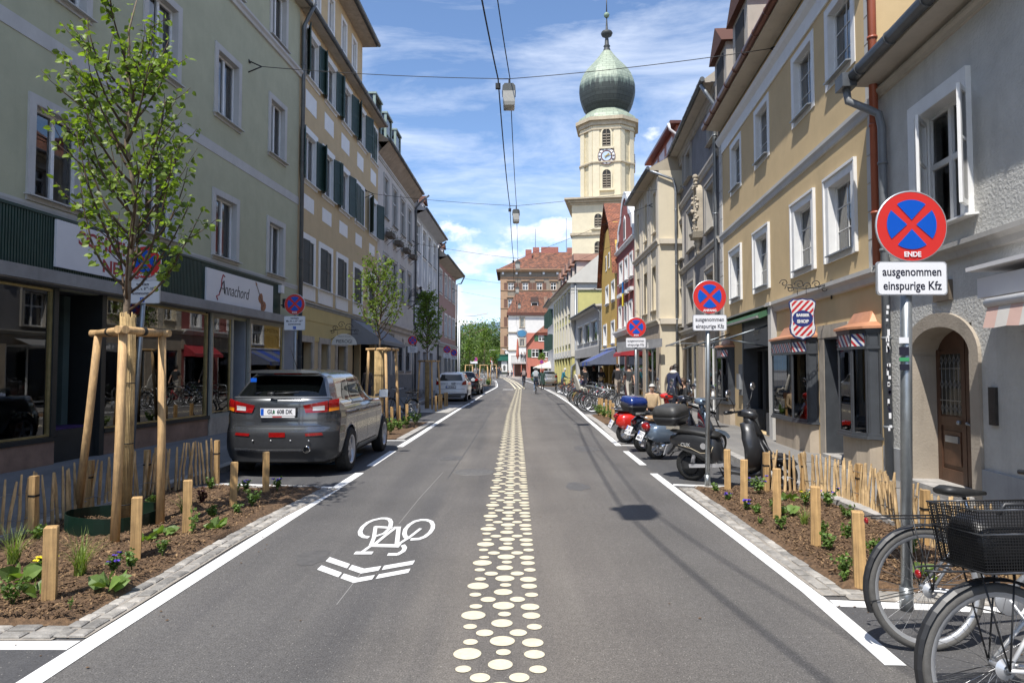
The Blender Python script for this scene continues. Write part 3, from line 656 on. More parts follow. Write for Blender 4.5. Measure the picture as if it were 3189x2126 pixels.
def vpoly(P,y,m):
 pts=[]
 for px,pz in P:
  a=R(38);pts.append((S0+8.42-(pz*math.sin(a))+px*math.cos(a),y,3.2+pz*math.cos(a)+px*math.sin(a)))
 g.poly(pts,m)
vpoly(violin_outline(1.05),-.1635,0);vpoly([(-.018,.2),(.018,.2),(.014,.8),(-.014,.8)],-.1655,1);vpoly([(-.04,.79),(.04,.79),(.02,.9),(-.02,.9)],-.166,0);vpoly([(-.05,.14),(.05,.14),(.05,.17),(-.05,.17)],-.166,1)
g.build('violin_picture',[mat('violin_varnish',(.28,.10,.04),.5,.35,6),mat('ebony',(.05,.025,.02),.5,0)],so2)
def shopframe(b,x0,x1,z0,z1,m,fw=.05,y=-.03,mull=(),tr=(),gm=None,name='shop_window',dpt=.07):
 g=MB()
 g.box(x0,x0+fw,y-.0,y+dpt,z0,z1);g.box(x1-fw,x1,y,y+dpt,z0,z1);g.box(x0+fw,x1-fw,y+.003,y+dpt,z0,z0+fw);g.box(x0+fw,x1-fw,y+.003,y+dpt,z1-fw,z1)
 for mx_ in mull:g.box(mx_-fw/2,mx_+fw/2,y+.006,y+dpt,z0+fw,z1-fw)
 for tz in tr:g.box(x0+fw,x1-fw,y+.008,y+dpt,tz-fw/2,tz+fw/2)
 o=g.build(name,m,b.o);p=MB();p.quad((x0+.02,y+.04,z0+.02),(x1-.02,y+.04,z0+.02),(x1-.02,y+.04,z1-.02),(x0+.02,y+.04,z1-.02));p.build('pane',gm or M_shopglass,o,fix=False);return o
g=MB();g.box(0,S0+.99,-.10,.0,.1,.5);g.box(S0+2.15,S0+5.78,-.06,.0,.1,.5);b.part(g,'plinth',M_marble)
g=MB();g.box(0,S0+1.02,-.12,.02,.47,.54);g.box(0,S0+1.02,-.09,.02,2.9,2.93);g.box(S0+.94,S0+1.04,-.08,2.2,.5,2.93);g.box(S0+2.08,S0+2.2,-.08,.9,.1,2.93);g.box(S0+2.2,S0+5.8,-.1,.02,.49,.555);g.box(S0+5.7,S0+5.82,-.05,.3,.5,2.93)
b.part(g,'shop_surround',M_blackpaint)
shopframe(b,10,S0+.96,.545,2.895,M_gold,.035,-.05);shopframe(b,S0+2.2,S0+5.72,.56,2.895,M_gold,.03,-.05)
g=MB();g.box(S0+1.06,S0+1.12,.5,.56,.72,2.86);g.box(S0+1.35,S0+1.39,.9,.96,.72,2.83);b.part(g,'entrance_frame',M_gold)
g=MB();g.box(S0+1.05,S0+2.07,.0,1.3,.1,.62);b.part(g,'display_base',M_blackpaint)
M_greypaint=mat('grey_green_joinery',(.33,.33,.29),.5,.1,4)
g=MB();g.box(S0+5.82,S0+6.9,-.1,.02,.1,.5);b.part(g,'plinth',M_stone)
for x0,x1 in((S0+5.8,S0+6.88),(S0+7.72,S0+9.92)):
 o=shopframe(b,x0,x1,.48,2.93,M_greypaint,.1,-.09);q=MB();q.box(x0+.1,x1-.1,-.045,-.04,2.56,2.83);q.build('sign_strip',M_signw,o)
 text('ANNA WAGNER' if x0<S0+6 else 'GEIGENBAUMEISTERIN',.115 if x0<S0+6 else .155,M_black,o,((x0+x1)/2,-.048,2.69),sx=.95)
 shopframe(b,x0+.12,x1-.12,.62,2.84,M_gold,.02,-.075)
M_cool=mat('cool_grey_wall',(.33,.35,.38),.85,.08,2)
g=MB();g.box(S0+6.9,S0+6.98,0,1.4,.1,2.9);g.box(S0+7.66,S0+7.74,0,1.4,.1,2.9);g.box(S0+6.9,S0+7.8,1.35,1.42,.1,2.9);b.part(g,'entrance_wall',M_cool)
g=MB();g.box(S0+9.95,S0+11.05,-.03,.0,.1,2.92);b.part(g,'pilaster',mat('blue_grey_render',(.25,.27,.31),.85,.1,2))
M_ddgreen=mat('dark_green_display_panel',(.10,.14,.125),.7,.3,1)
g=MB();g.box(10,S0+.9,1.6,1.65,.54,2.9);g.box(S0+2.3,S0+4.2,1.9,1.95,.54,2.9);g.box(S0+1.9,S0+2.05,.5,2.0,.5,2.9);b.part(g,'display_panel',M_ddgreen)
M_purple=mat('purple_cloth',(.05,.02,.10),.9,.4,5)
g=MB();g.box(10,S0+.93,.0,1.6,.52,.56);g.box(S0+2.25,S0+5.65,.0,1.2,.52,.57);g.box(S0+1.05,S0+2.05,.05,1.2,.62,.645);b.part(g,'display_shelf',M_purple)
g=MB();g.tube([(S0+9.5,-.16,3.45),(S0+9.5,-.26,3.45)],.02);g.box(S0+9.35,S0+9.62,-.36,-.26,3.36,3.62);b.part(g,'floodlight',M_blackpaint)
g=MB();g.box(S0+9.4,S0+9.62,-.2,-.08,3.8,4.02);b.part(g,'alarm_box',M_signw)
b.pipe([(S0+11.08,-.45,13.1),(S0+11.08,-.3,12.8),(S0+11.08,-.1,12.4),(S0+11.08,-.1,.2)],.062,M_dkzinc)
HOLD['green']=b
def pot_display(sx,y,z,label):
 o=thing('flower_pot',label,'flower pot')
 p=LPt(sx,y);o.location=(p[0],p[1],z)
 g=MB();g.lathe([(.055,0),(.085,.19),(.09,.19),(.09,.22),(.075,.22),(.07,.15)],k=16,capb=True);g.build('pot',mat('striped_orange_pot',(.42,.18,.08),.7,.3,12),o)
 g=MB()
 for i in range(9):g.sphere((rnd.uniform(-.1,.1),rnd.uniform(-.1,.1),.34+rnd.uniform(-.05,.06)),.036,8,6)
 g.build('blossom',mat('pale_blue_blossom',(.5,.58,.62),.8,.2,20),o);g=MB()
 for i in range(40):
  a=rnd.uniform(0,2*PI);r=rnd.uniform(.02,.12);z_=rnd.uniform(.2,.32);g.quad((r*math.cos(a),r*math.sin(a),z_),(r*math.cos(a)+.03,r*math.sin(a),z_+.01),(r*math.cos(a)+.03,r*math.sin(a)+.03,z_+.02),(r*math.cos(a),r*math.sin(a)+.03,z_))
 g.build('foliage',mat('display_leaves',(.05,.08,.06),.7,.3,10),o)
pot_display(.62,.25,.56,'striped orange flower pot with pale blue blossoms in the shop window')
# ---- yellow house with green shutters
M_yel=stucco('ochre_render',(.56,.43,.25),.002,.05,.10)
M_yel2=stucco('ochre_render_base',(.54,.42,.18),.002,.05,.10)
M_shut=mat('dark_green_shutter',(.022,.052,.042),.5,.25,5);M_shut2=mat('dark_grey_shutter',(.045,.052,.05),.6,.25,5)
P2a,P2b,P3b,P4b,P5b=(-6.64,20.97),(-6.27,31.6),(-5.98,41.5),(-5.67,51.5),(-5.2,63)
b=Bld('ochre yellow house with rows of dark green louvred shutters and white framed windows','building',P2a,P2b)
st2=dict(sw=.16,sb=.12,stp=.2,m=M_frame,fm=M_frame,proud=.03,n=2,sm=M_frame,sp=.12,cur=.9,fy=.12,dp=.5)
W3=[(.55,1.95),(2.5,3.95),(4.55,6.05),(6.85,8.3),(9.15,10.5)];r3=[(a,c,10.93,12.75)for a,c in W3]
r2_=[(.4,1.8),(2.3,3.75),(4.35,5.8),(6.6,8.15),(9.0,10.5)];r2=[(a,c,7.55,9.42)for a,c in r2_]
r1_=[(.28,1.7),(2.05,3.65),(4.08,5.65),(6.42,7.95),(8.9,10.3)];r1=[(a,c,3.86,5.97)for a,c in r1_]
gr=[(.3,1.4,.1,2.5,.7),(2.3,3.2,.9,2.5,.8),(4.25,5.4,.1,2.5,.9),(6.5,7.6,.1,2.75,1.2),(7.8,10.2,.1,2.75,1.6)]
st2b={**st2,'sb':.5}
b.wall(M_yel,0,12.95,[b.hole(w,st2)for w in r3+r2]+[b.hole(w,st2b)for w in r1]+gr,D=9)
b.windows(r3+r2,st2);b.windows(r1,{**st2b,'cur':0})
b.roof(12.95,.33,14,9,M_dkzinc,stucco('eave_plaster',(.42,.37,.31),.002,.1,.3),M_dkzinc,soff=.0)
for(a,c),(z0,z1),m_ in[(w,(11.05,12.6),M_shut)for w in W3]+[(w,(7.67,9.25),M_shut)for w in r2_]:
 i=(W3+r2_).index((a,c));ha,hb=a+.16,c-.16;w=(hb-ha)/2
 closed_l=i in(4,8);closed_r=i==4;op=[168,164,168,160,0,166,162,168,0,160][i]
 b.shutter(ha,z0,z1,w,0 if closed_l else(152 if i%3==0 else 160),m_,y=-.03,hinge=1)
 o=b.shutter(hb,z0,z1,w,0 if closed_r else op,m_,y=-.03,hinge=-1)
for a,c in r1_:
 ha,hb=a+.16,c-.16;w=(hb-ha)/2
 b.shutter(ha,4.36,5.77,w,4,M_shut2,y=.0,hinge=1);b.shutter(hb,4.36,5.77,w,4,M_shut2,y=.0,hinge=-1)
for k,(x0,x1)in enumerate([(.58,1.65),(2.55,3.6),(4.6,5.7),(6.9,7.9),(9.2,10.2)]):
 for z0,z1 in((10.02,10.62),(6.74,7.22)):
  g=MB();g.box(x0-(.15 if z0<8 else 0),x1-(.15 if z0<8 else 0),-.012,.01,z0,z1);b.part(g,'wall_panel',M_frame)
b.band(3.64,3.78,.12,M_zinc,name='ledge');g=MB();g.box(0,6.0,-.05,.0,3.2,3.64);g.box(0,6.0,-.035,0,2.55,3.2);b.part(g,'lower_wall',M_yel2)
g=MB()
for a,c,z0,z1,d in gr[:3]:g.box(a-.18,a,-.06,.05,.1 if z0<.5 else z0-.2,z1+.2);g.box(c,c+.18,-.06,.05,.1 if z0<.5 else z0-.2,z1+.2);g.box(a,c,-.055,.05,z1,z1+.2)
b.part(g,'stone_surround',M_stone)
g=MB();g.box(.36,1.35,.3,.34,.1,2.45);g.box(4.3,5.35,.7,.74,.1,2.45);b.part(g,'door',mat('grey_door',(.12,.115,.11),.6,.2,4))
at_w=[(1.25,2.05),(2.85,3.65),(4.5,5.3),(6.0,6.8)]
sta=dict(sw=.12,m=M_frame,fm=M_frame,proud=.03,n=2,fy=.1,dp=.5,sill=0)
WA=[(a,c,13.75,15.15)for a,c in at_w];b.wall(M_yel,12.9,15.6,[b.hole(w,sta)for w in WA],x0=.05,x1=7.7,D=6.5,y=.03,name='attic_wall')
for w in WA:b.window(w,sta,y=.03)
g=MB();g.quad((-.2,-.55,15.6),(7.95,-.55,15.6),(7.95,8,17.2),(-.2,8,17.2));g.quad((-.2,-.55,15.5),(7.95,-.55,15.5),(7.95,.1,15.5),(-.2,.1,15.5),1);g.box(-.2,7.95,-.57,-.53,15.5,15.62);g.quad((7.95,-.55,15.5),(7.95,-.55,15.6),(7.95,8,17.2),(7.95,8,15.5));g.build('attic_roof',[M_dkzinc,M_stone],b.o,fix=False)
g=MB();g.tube([(-.25,-.62,15.6),(8.0,-.62,15.6)],.085,10);b.part(g,'gutter',M_dkzinc)
def hang(b_,name,label,cat,x,y,z):
 o=thing(name,label,cat,rot=(0,0,0));q=b_.o;a=q.rotation_euler[2]
 o.location=(q.location[0]+x*math.cos(a)-y*math.sin(a),q.location[1]+x*math.sin(a)+y*math.cos(a),z);o.rotation_euler=(0,0,a);return o
o=hang(b,'hanging_sign','half round white hanging sign reading PIEROGI on a scrolled iron bracket','sign',3.35,0,2.5)
g=MB()
def scroll(g,c,r,t0,t1,turns_dir=1,r1=.01,k=5,plane='x',n=18,w=.009):
 pts=[]
 for i in range(n+1):
  t=i/n;a=t0+(t1-t0)*t;rr=r*(1-t)+r1*t;pts.append((c[0],c[1]-rr*math.cos(a),c[2]+rr*math.sin(a))if plane=='x' else(c[0]+rr*math.cos(a),c[1],c[2]+rr*math.sin(a)))
 g.tube(pts,w,k)
g.tube([(0,-.02,.1),(0,-.02,.75)],.014,6);g.tube([(0,0,.5),(0,-.45,.56),(0,-.95,.52)],.012,6);g.tube([(0,0,.15),(0,-.3,.32),(0,-.7,.4),(0,-1.02,.38)],.011,6)
for cy,cz,r in((-.2,.6,.1),(-.42,.72,.13),(-.68,.62,.16),(-.95,.48,.09),(-.12,.45,.07)):scroll(g,(0,cy,cz),r,0,8,r1=.02)
for yy in(-.3,-.78):g.tube([(0,yy,.5),(0,yy,.3)],.006,5)
g.build('bracket',M_iron,o)
g=MB();P=[(-.95,-.0)]+[(-.53-.42*math.cos(PI*i/16),.0+.40*math.sin(PI*i/16))for i in range(17)]
P=[(-.53-.44*math.cos(PI-PI*i/20),.40*math.sin(PI*i/20))for i in range(21)];g.prism(P,-.015,.015,'x');bo=g.build('board',mat('cream_sign_board',(.62,.60,.55),.6,.06,4),o)
text('PIEROGI',.17,M_black,bo,(-.019,-.53,.12),rot=(PI/2,0,-PI/2),sx=.92)
text('Pelmeni & Wareniki',.055,M_black,bo,(-.019,-.53,.30),rot=(PI/2,0,-PI/2))
o.rotation_euler[2]+=R(8)
for q in kids(o):pass
# ---- white house
M_whitewall=stucco('off_white_render',(.56,.53,.49),.002,.06,.25)
b=Bld('off-white rendered house with planter boxes under its windows and glazed dormers','building',P2b,P3b)
st3=dict(sw=.1,m=M_lgrey,fm=mat('grey_window_frame',(.45,.44,.42),.5,.05,4),proud=.02,n=2,tr=.62,fy=.08,cur=.4,rim=.05,dp=.5)
c3=[(1.2,2.35),(3.3,4.6),(5.45,6.85),(7.6,8.95)];WW=[(a,c,9.0,11.15)for a,c in c3]+[(a,c,5.3,7.3)for a,c in c3]
gw=[(4.95,6.5,1.45,3.1,.5),(7.2,8.7,1.45,3.1,.5)]
b.wall(M_whitewall,0,12.3,[b.hole(w,st3)for w in WW]+[b.hole(w,{**st3,'sw':.12})for w in gw]+[(.5,3.2,.1,2.7,1.5),(3.6,4.4,.1,2.6,.8)],D=9)
b.windows(WW,st3);b.windows(gw,{**st3,'sw':.12,'fm':M_dark,'n':2,'cur':0})
b.roof(12.3,.5,35,9,M_tile_old,stucco('ochre_soffit',(.34,.27,.2),.002,.2,.4),M_dkzinc,soff=-.5)
b.band(11.5,11.62,.1,M_lgrey);b.band(3.6,3.95,.3,M_whitewall)
g=MB();g.box(0,9.9,-.02,.01,.1,1.35);b.part(g,'plinth',mat('grey_plinth',(.22,.22,.22),.9,.15,3))
for i,(a,c)in enumerate(c3):
 o=hang(b,'planter_box',['window box of straggly plants nearest the yellow house','window box second from the yellow house on the white wall','window box third from the yellow house on the white wall','window box of plants farthest from the yellow house'][i],'planter box',(a+c)/2,0,8.0)
 o['group']='window boxes on the white house'
 g=MB();g.box(-.45,.45,-.4,-.08,.1,.32);g.bar((-.35,0,-.2),(-.35,-.35,.1),.02);g.bar((.35,0,-.2),(.35,-.35,.1),.02);g.build('box',mat('old_wood_box',(.12,.10,.08),.9,.3,9),o)
 g=MB()
 for k in range(90):
  x_,y_,z_=rnd.uniform(-.5,.5),rnd.uniform(-.5,-.05),.32+rnd.uniform(-.2,.28);s_=.06;g.quad((x_,y_,z_),(x_+s_,y_,z_+rnd.uniform(-s_,s_)),(x_+s_,y_+s_,z_+.02),(x_,y_+s_,z_))
 g.build('foliage',mat('box_leaves',(.06,.09,.03),.8,.4,12),o)
text('WIKEREIKHL',.42,M_iron,b.o,(2.9,-.03,3.28),sx=.9,bold=.01,name='lettering');text('Bar',.3,M_iron,b.o,(6.3,-.03,3.25),name='lettering')
for k in range(3):
 g=MB();x0,x1=.9+k*2.5,2.2+k*2.5
 g.box(x0,x1,.4,.46,12.9,14.9,1)
 for x in(x0,x1):g.prism([(.4,12.9),(.4,14.9),(3.6,14.9)],x-.03,x+.03,'x',1)
 for x in(x0,x1):g.box(x-.06,x+.06,.35,.47,12.85,15.0,0)
 g.box(x0-.1,x1+.1,.3,3.7,14.93,15.02,0);g.box(x0,x1,.36,.465,13.9,13.98,0);o=b.part(g,'dormer',[mat('pale_green_metal',(.25,.33,.30),.5,.1,5),glass_mat('dormer_glass',.75)])
b.pipe([(9.9,-.9,12.3),(9.9,-.3,11.8),(9.9,-.1,11.5),(9.9,-.1,.2)],.06,M_dkzinc)
o=hang(b,'projecting_sign','white framed projecting sign hung under a black winged figure','sign',7.6,0,4.2)
g=MB();g.bar((0,0,1.35),(0,-1.3,1.35),.05);g.tube([(0,-.05,.9),(0,-.6,1.3)],.02,6)
for yy in(-.45,-1.2):g.bar((0,yy,1.35),(0,yy,1.2),.02)
g.build('bracket',M_iron,o)
g=MB();g.box(-.04,.04,-1.28,-.38,0,1.2,0);g.box(-.05,.05,-1.2,-.46,.07,1.13,1);g.build('board',[M_iron,M_signw],o)
g=MB();g.tube([(0,-.55,1.4),(0,-.7,1.6),(0,-.85,1.85),(0,-.8,2.05)],[.05,.12,.09,.05],8);g.sphere((0,-.78,2.13),.09)
for k in range(6):g.tube([(0,-.72,1.7),(0,-.35+.02*k,2.1-k*.09),(0,-.2+.03*k,1.95-k*.1)],.02,5)
g.tube([(0,-.9,1.8),(0,-1.1,1.75),(0,-1.2,1.9)],.025,6);scroll(g,(0,-.6,1.5),.12,0,7,w=.02);scroll(g,(0,-1.2,1.85),.12,0,6.2,r1=.1,w=.02)
g.build('figure',M_iron,o)
def awning(b_,x0,x1,z1,z0,out,m,label,y0=-.02,scallop=True,stripes=None,val=.16,end=True):
 o=hang(b_,'awning',label,'awning',x0,0,0);g=MB();w=x1-x0;n=max(6,int(w/.18))
 for i in range(n):
  a,c=w*i/n,w*(i+1)/n;mi=0 if not stripes else(1 if(i//stripes)%2 else 0)
  g.quad((a,y0,z1),(c,y0,z1),(c,-out,z0),(a,-out,z0),mi)
  d=val*(.7 if scallop else 1);g.poly([(a,-out,z0),(c,-out,z0),(c,-out-.01,z0-d),((a+c)/2,-out-.01,z0-val),(a,-out-.01,z0-d)],mi)
 if end:
  for x in(0,w):g.poly([(x,y0,z1),(x,-out,z0),(x,-out,z0-val*.8),(x,y0,z0-val*.8)],0)
 g.build('canopy',m,o,fix=False);g=MB()
 for x in(.03,w-.03):g.bar((x,y0,z0),(x,-out+.02,z0),.03)
 g.bar((0,-out+.02,z0),(w,-out+.02,z0),.035);g.build('arm',M_zinc,o);return o
M_awn=mat('grey_canvas',(.23,.235,.25),.9,.08,4);M_awn2=mat('pale_grey_canvas',(.40,.39,.37),.9,.08,4)
b2=Bld.__new__(Bld);b2.o=[c for c in bpy.data.objects if c.get('label','').startswith('ochre yellow house with rows')][0]
awning(b2,6.2,10.5,3.65,2.75,1.35,[M_awn,M_awn2],'wide grey canvas awning with scalloped edge between the yellow and white houses')
# ---- pale panelled house, pink house
b=Bld('pale grey panelled house between the white and the pink house','building',P3b,P4b)
M_l4=stucco('pale_blue_grey_render',(.50,.50,.51),.002,.05,.2)
st4=dict(sw=.14,m=M_frame,fm=M_frame,proud=.05,n=2,tr=.65,fy=.1,sm=M_dkzinc,dp=.5)
c4=[(.45,2.1),(2.9,4.6),(5.2,6.9),(7.6,9.25)];WW=[(a,c,8.9,10.98)for a,c in c4]+[(a,c,4.6,6.95)for a,c in c4]
b.wall(M_l4,0,11.4,[b.hole(w,st4)for w in WW]+[(1,2.4,.1,2.8,.6),(3.6,5,.1,2.8,.6),(6.4,8,.1,2.8,.6)],D=9);b.windows(WW,st4);b.roof(11.4,.7,35,9,M_tile,M_l4,M_dkzinc,soff=-.3)
b.band(3.5,3.9,.25,M_l4);b.band(11.0,11.2,.1,M_l4)
g=MB()
for x in(.15,2.4,4.8,7.15,9.55):g.box(x,x+.3,-.07,.0,3.9,11)
for x in(1.3,3.75,6.05,8.4):
 for dx in(0,):g.prism([(x-.25,7.9),(x,7.35),(x+.25,7.9),(x,8.5)],-.03,.0,'y')
b.part(g,'pilaster',M_frame);b.pipe([(9.95,-.7,11.3),(9.95,-.1,10.8),(9.95,-.1,.2)],.06,M_dkzinc)
def dormer(b_,x,y,z,w,h,roofm=None,wallm=None):
 g=MB();g.box(x-w/2,x+w/2,y,y+2,z,z+h,1);g.prism([(x-w/2-.12,z+h),(x+w/2+.12,z+h),(x,z+h+w*.5)],y-.15,y+2.2,'y',0)
 g.box(x-w*.28,x+w*.28,y-.02,y+.01,z+.2,z+h-.15,2);b_.part(g,'dormer',[roofm or M_tile,wallm or M_frame,M_dark])
for k in range(3):dormer(b,1.5+k*3,.6,12.3,1.2,1.3)
b=Bld('pink rendered corner house with white windows at the end of the left row','building',P4b,P5b)
M_pink=stucco('dusty_pink_render',(.40,.245,.215),.002,.06,.15)
c5=[(.95,2.45),(3.9,5.5),(6.35,7.85),(8.8,10.6)];WW=[(a,c,z0,z1)for z0,z1 in((7.5,9.55),(4.25,6.25))for a,c in c5]
b.wall(M_pink,3.6,10.2,[b.hole(w,st4)for w in WW],D=10);b.windows(WW,{**st4,'cur':.5})
b.wall(mat('grey_render_base',(.40,.39,.37),.9,.1,2),0,3.6,[(1,2.4,.8,2.7,.5),(4,5.4,.1,2.7,.5),(6.4,7.8,.8,2.7,.5),(9,10.4,.8,2.7,.5)],D=10,name='lower_wall');b.band(3.45,3.75,.22,M_l4)
b.roof(10.2,.75,38,10,M_tile,M_stone,M_dkzinc,hip=3,soff=-.3);b.pipe([(11.4,-.8,10.2),(11.45,-.5,9.6),(11.45,-.1,9.5),(11.45,-.1,.2)],.06,M_dkzinc)
for k in range(4):dormer(b,1.8+k*2.4,.8,11.2,1.0,1.2)
# ========== RIGHT SIDE
RA,RB=4.45,.088;ur=(RB/math.hypot(RB,1),1/math.hypot(RB,1))
def RPt(sv):return(RA+RB*5+ur[0]*sv,5+ur[1]*sv)
M_rough=stucco('grey_roughcast',(.53,.525,.50),.014,.10,.22,26)
M_arch=stucco('sandstone_arch',(.36,.31,.25),.004,.1,.3,40)
M_wood=mat('weathered_brown_door_wood',(.085,.042,.024),.55,.4,3,.002,40,stain=.5)
M_dark2=mat('door_glass_dark',(.03,.032,.03),.2,.1,3)
M_tanz=stucco('beige_soffit',(.45,.41,.35),.002,.08,.2)
b=Bld('grey roughcast house with an arched brown double door and an open white window','building',RPt(4.78),RPt(-12));GR=b
X=lambda s:4.78-s
stG=dict(sw=.16,sb=.03,stp=.17,m=M_frame,fm=M_frame,proud=.06,n=2,tr=.55,fy=.15,sm=M_frame,sp=.14,sx=.08,cur=.8,cm=mat('grey_curtain',(.40,.39,.38),.9,.2,5),dp=.5,gm=glass_mat('clear_pane',.9,.02,(.9,.93,.95),1.6))
WW=[(X(3.8),X(2.48),3.3,4.99),(X(.6),X(-.8),3.3,4.99),(X(-2.8),X(-4.2),3.3,4.99)]
dl,dr=X(3.93),X(2.6)
ash=(X(1.45),X(-3.5),.3,2.25,1.2)
b.wall(M_rough,0,5.75,[b.hole(w,stG)for w in WW]+[(dl,dr,.1,2.13,.42),ash],D=9,rev=.42)
for w in WW:b.window(w,stG)
g=MB()
cx,hw=(dl+dr)/2,(dr-dl)/2;zs,za=1.78,2.12
def archpts(ex,n=20):return[(cx-(hw+ex)*math.cos(PI*i/n),zs+(za-zs+ex)*math.sin(PI*i/n))for i in range(n+1)]
inn,out=archpts(0),archpts(.17)
for(p,q),(r_,t_)in zip(zip(inn,inn[1:]),zip(out,out[1:])):
 g.quad((p[0],-.035,p[1]),(q[0],-.035,q[1]),(t_[0],-.035,t_[1]),(r_[0],-.035,r_[1]));g.quad((r_[0],-.035,r_[1]),(t_[0],-.035,t_[1]),(t_[0],.0,t_[1]),(r_[0],.0,r_[1]));g.quad((p[0],-.035,p[1]),(q[0],-.035,q[1]),(q[0],.40,q[1]),(p[0],.40,p[1]))
 g.quad((p[0],.02,p[1]),(q[0],.02,q[1]),(q[0],.02,2.14),(p[0],.02,2.14))
for a,c in((dl-.17,dl),(dr,dr+.17)):g.box(a,c,-.035,.0,.1,zs)
g.box(dl,dl+.008,-.035,.40,.1,zs);g.box(dr-.008,dr,-.035,.40,.1,zs);b.part(g,'stone_arch',M_arch)
g=MB();g.box(dl-.05,dr+.05,-.12,.42,.02,.2);b.part(g,'door_step',M_kerb)
for k in(0,1):
 x0=dl if k==0 else cx;x1=cx if k==0 else dr;x0+=.01;x1-=.01;g=MB();y=.30;s_=.085
 prof=lambda x:zs+(za-zs)*math.sqrt(max(0,1-((x-cx)/hw)**2))
 n=10;P=[(x0,.2),(x1,.2)]+[(x1+(x0-x1)*i/n,prof(x1+(x0-x1)*i/n))for i in range(n+1)];g.prism(P,y,y+.04,'y',0)
 g.box(x0,x0+s_,y-.02,y,.2,prof(x0+.02)-.02);g.box(x1-s_,x1,y-.02,y,.2,prof(x1-.02)-.02)
 for z0,z1 in((.2,.36),(.90,1.02)):g.box(x0+s_,x1-s_,y-.018,y,z0,z1)
 g.box(x0+s_+.05,x1-s_-.05,y-.014,y,.42,.84)
 g.box(x0+.02,x1-.02,y-.012,y+.0,1.80,1.84)
 o=b.part(g,'door',M_wood);q=MB();q.box(x0+s_,x1-s_,y-.006,y-.001,1.04,1.80);q.build('door_pane',M_dark2,o);q=MB()
 for i in range(5):
  xx=x0+s_+(x1-x0-2*s_)*(i+.5)/5;q.tube([(xx,y-.02,1.04),(xx,y-.02,1.8)],.004,5)
  for zz in(1.12,1.42,1.72):q.tube([(xx-.035,y-.02,zz),(xx,y-.02,zz+.06),(xx+.035,y-.02,zz),(xx,y-.02,zz-.06),(xx-.035,y-.02,zz)],.0035,4)
 for zz in(1.22,1.62):q.bar((x0+s_,y-.02,zz),(x1-s_,y-.02,zz),.01)
 q.build('door_grille',mat('grey_grille',(.25,.25,.25),.4,0,metal=.5),o);q=MB()
 if k==0:q.box(x0+.2,x1-.16,y-.035,y-.012,.70,.78);q.sphere((x1-.1,y-.05,.96),.028)
 else:q.sphere((x0+.04,y-.04,.96),.02);q.tube([(x0+.04,y-.05,.96),(x0+.15,y-.06,.95)],.01)
 q.build('door_handle',M_zinc,o)
wo_=[c for c in b.o.children if c.name.startswith('window')][0]
for hx,ang,hinge in((X(3.8)+.17,38,1),(X(2.48)-.18,138,-1)):
 g=MB();w=.46;h=1.32;f=.055
 g.box(0,f,-.035,0,0,h);g.box(w-f,w,-.035,0,0,h);g.box(f,w-f,-.035,0,0,f);g.box(f,w-f,-.035,0,h-f,h);g.box(f,w-f,-.03,-.005,h*.55,h*.55+.03)
 o=g.build('casement',M_frame,wo_);o.location=(hx,.1,3.42);o.rotation_euler=(0,0,-R(ang)if hinge>0 else R(ang)-PI)
 q=MB();q.quad((f,-.018,f),(w-f,-.018,f),(w-f,-.018,h-f),(f,-.018,h-f));q.build('casement_pane',M_glass,o,fix=False)
b.roof(5.72,.34,38,9,M_dkzinc,M_tanz,M_dkzinc,soff=-.02,gr=.085)
b.band(5.5,5.62,.08,M_tanz);b.band(2.87,3.05,.13,stucco('grey_ledge',(.40,.385,.36),.002,.1,.3))
for a,c in((0,dl-.17),(dr+.17,ash[0]-.05)):g=MB();g.box(a,c,-.03,0,.1,.53);b.part(g,'plinth',stucco('blue_grey_plinth',(.33,.34,.355),.002,.1,.3))
g=MB();g.box(-.08,.2,-.56,-.36,5.66,5.86);b.part(g,'gutter_box',M_dkzinc)
b.pipe([(.06,-.46,5.7),(.08,-.44,5.48),(.2,-.24,5.32),(.3,-.12,5.2),(.32,-.09,5.0),(.32,-.09,.1)],.055,mat('painted_grey_pipe',(.17,.18,.19),.45,.12,5))
g=MB();g.box(X(1.85),X(-2.5),-.35,0,2.32,2.52);g.box(X(1.92),X(-2.5),-.42,0,2.6,2.64);b.part(g,'awning_housing',M_signw)
g=MB();g.box(ash[0]-.1,ash[0],-.05,.1,.1,2.3);g.box(ash[0],ash[1],-.04,.1,2.2,2.3);g.box(ash[0]+1.6,ash[0]+1.7,-.04,.1,.3,2.2);b.part(g,'shop_surround',M_frame)
g=MB();g.quad((ash[0],.06,.3),(ash[1],.06,.3),(ash[1],.06,2.2),(ash[0],.06,2.2));b.part(g,'shop_pane',M_shopglass)
o=hang(b,'awning','rolled white and salmon striped awning at the right edge of the grey house','awning',X(1.6),0,0)
g=MB();g.tube([(-.02,-.38,2.25),(4,-.38,2.25)],.05,10);
for i in range(22):
 a,c=i*.18,i*.18+.18;g.quad((a,-.40,2.22),(c,-.40,2.22),(c,-.45,2.0+.01*(i%2)),(a,-.45,2.0+.01*((i+1)%2)),1+i%2)
g.build('canopy',[M_frame,mat('salmon_stripe',(.62,.42,.36),.9,.05),mat('cream_stripe',(.62,.59,.55),.9,.05)],o)
o=hang(b,'wall_lamp','small steel cylinder lamp on the wall right of the arched door','lamp',X(2.0),0,2.14)
g=MB();g.tube([(0,-.12,0),(0,-.12,.2)],.04,14);g.build('shade',mat('brushed_steel',(.35,.34,.32),.25,.1,6,metal=.9),o);g=MB();g.tube([(0,0,.13),(0,-.09,.13)],.025,8);g.build('arm',M_iron,o)
g=MB();g.box(X(2.28),X(2.16),-.03,0,1.02,1.42);
for i in range(8):g.box(X(2.27),X(2.17),-.034,-.03,1.05+i*.022,1.06+i*.022)
b.part(g,'doorbell_panel',mat('dark_bell_panel',(.07,.065,.06),.35,.2,9,metal=.6))
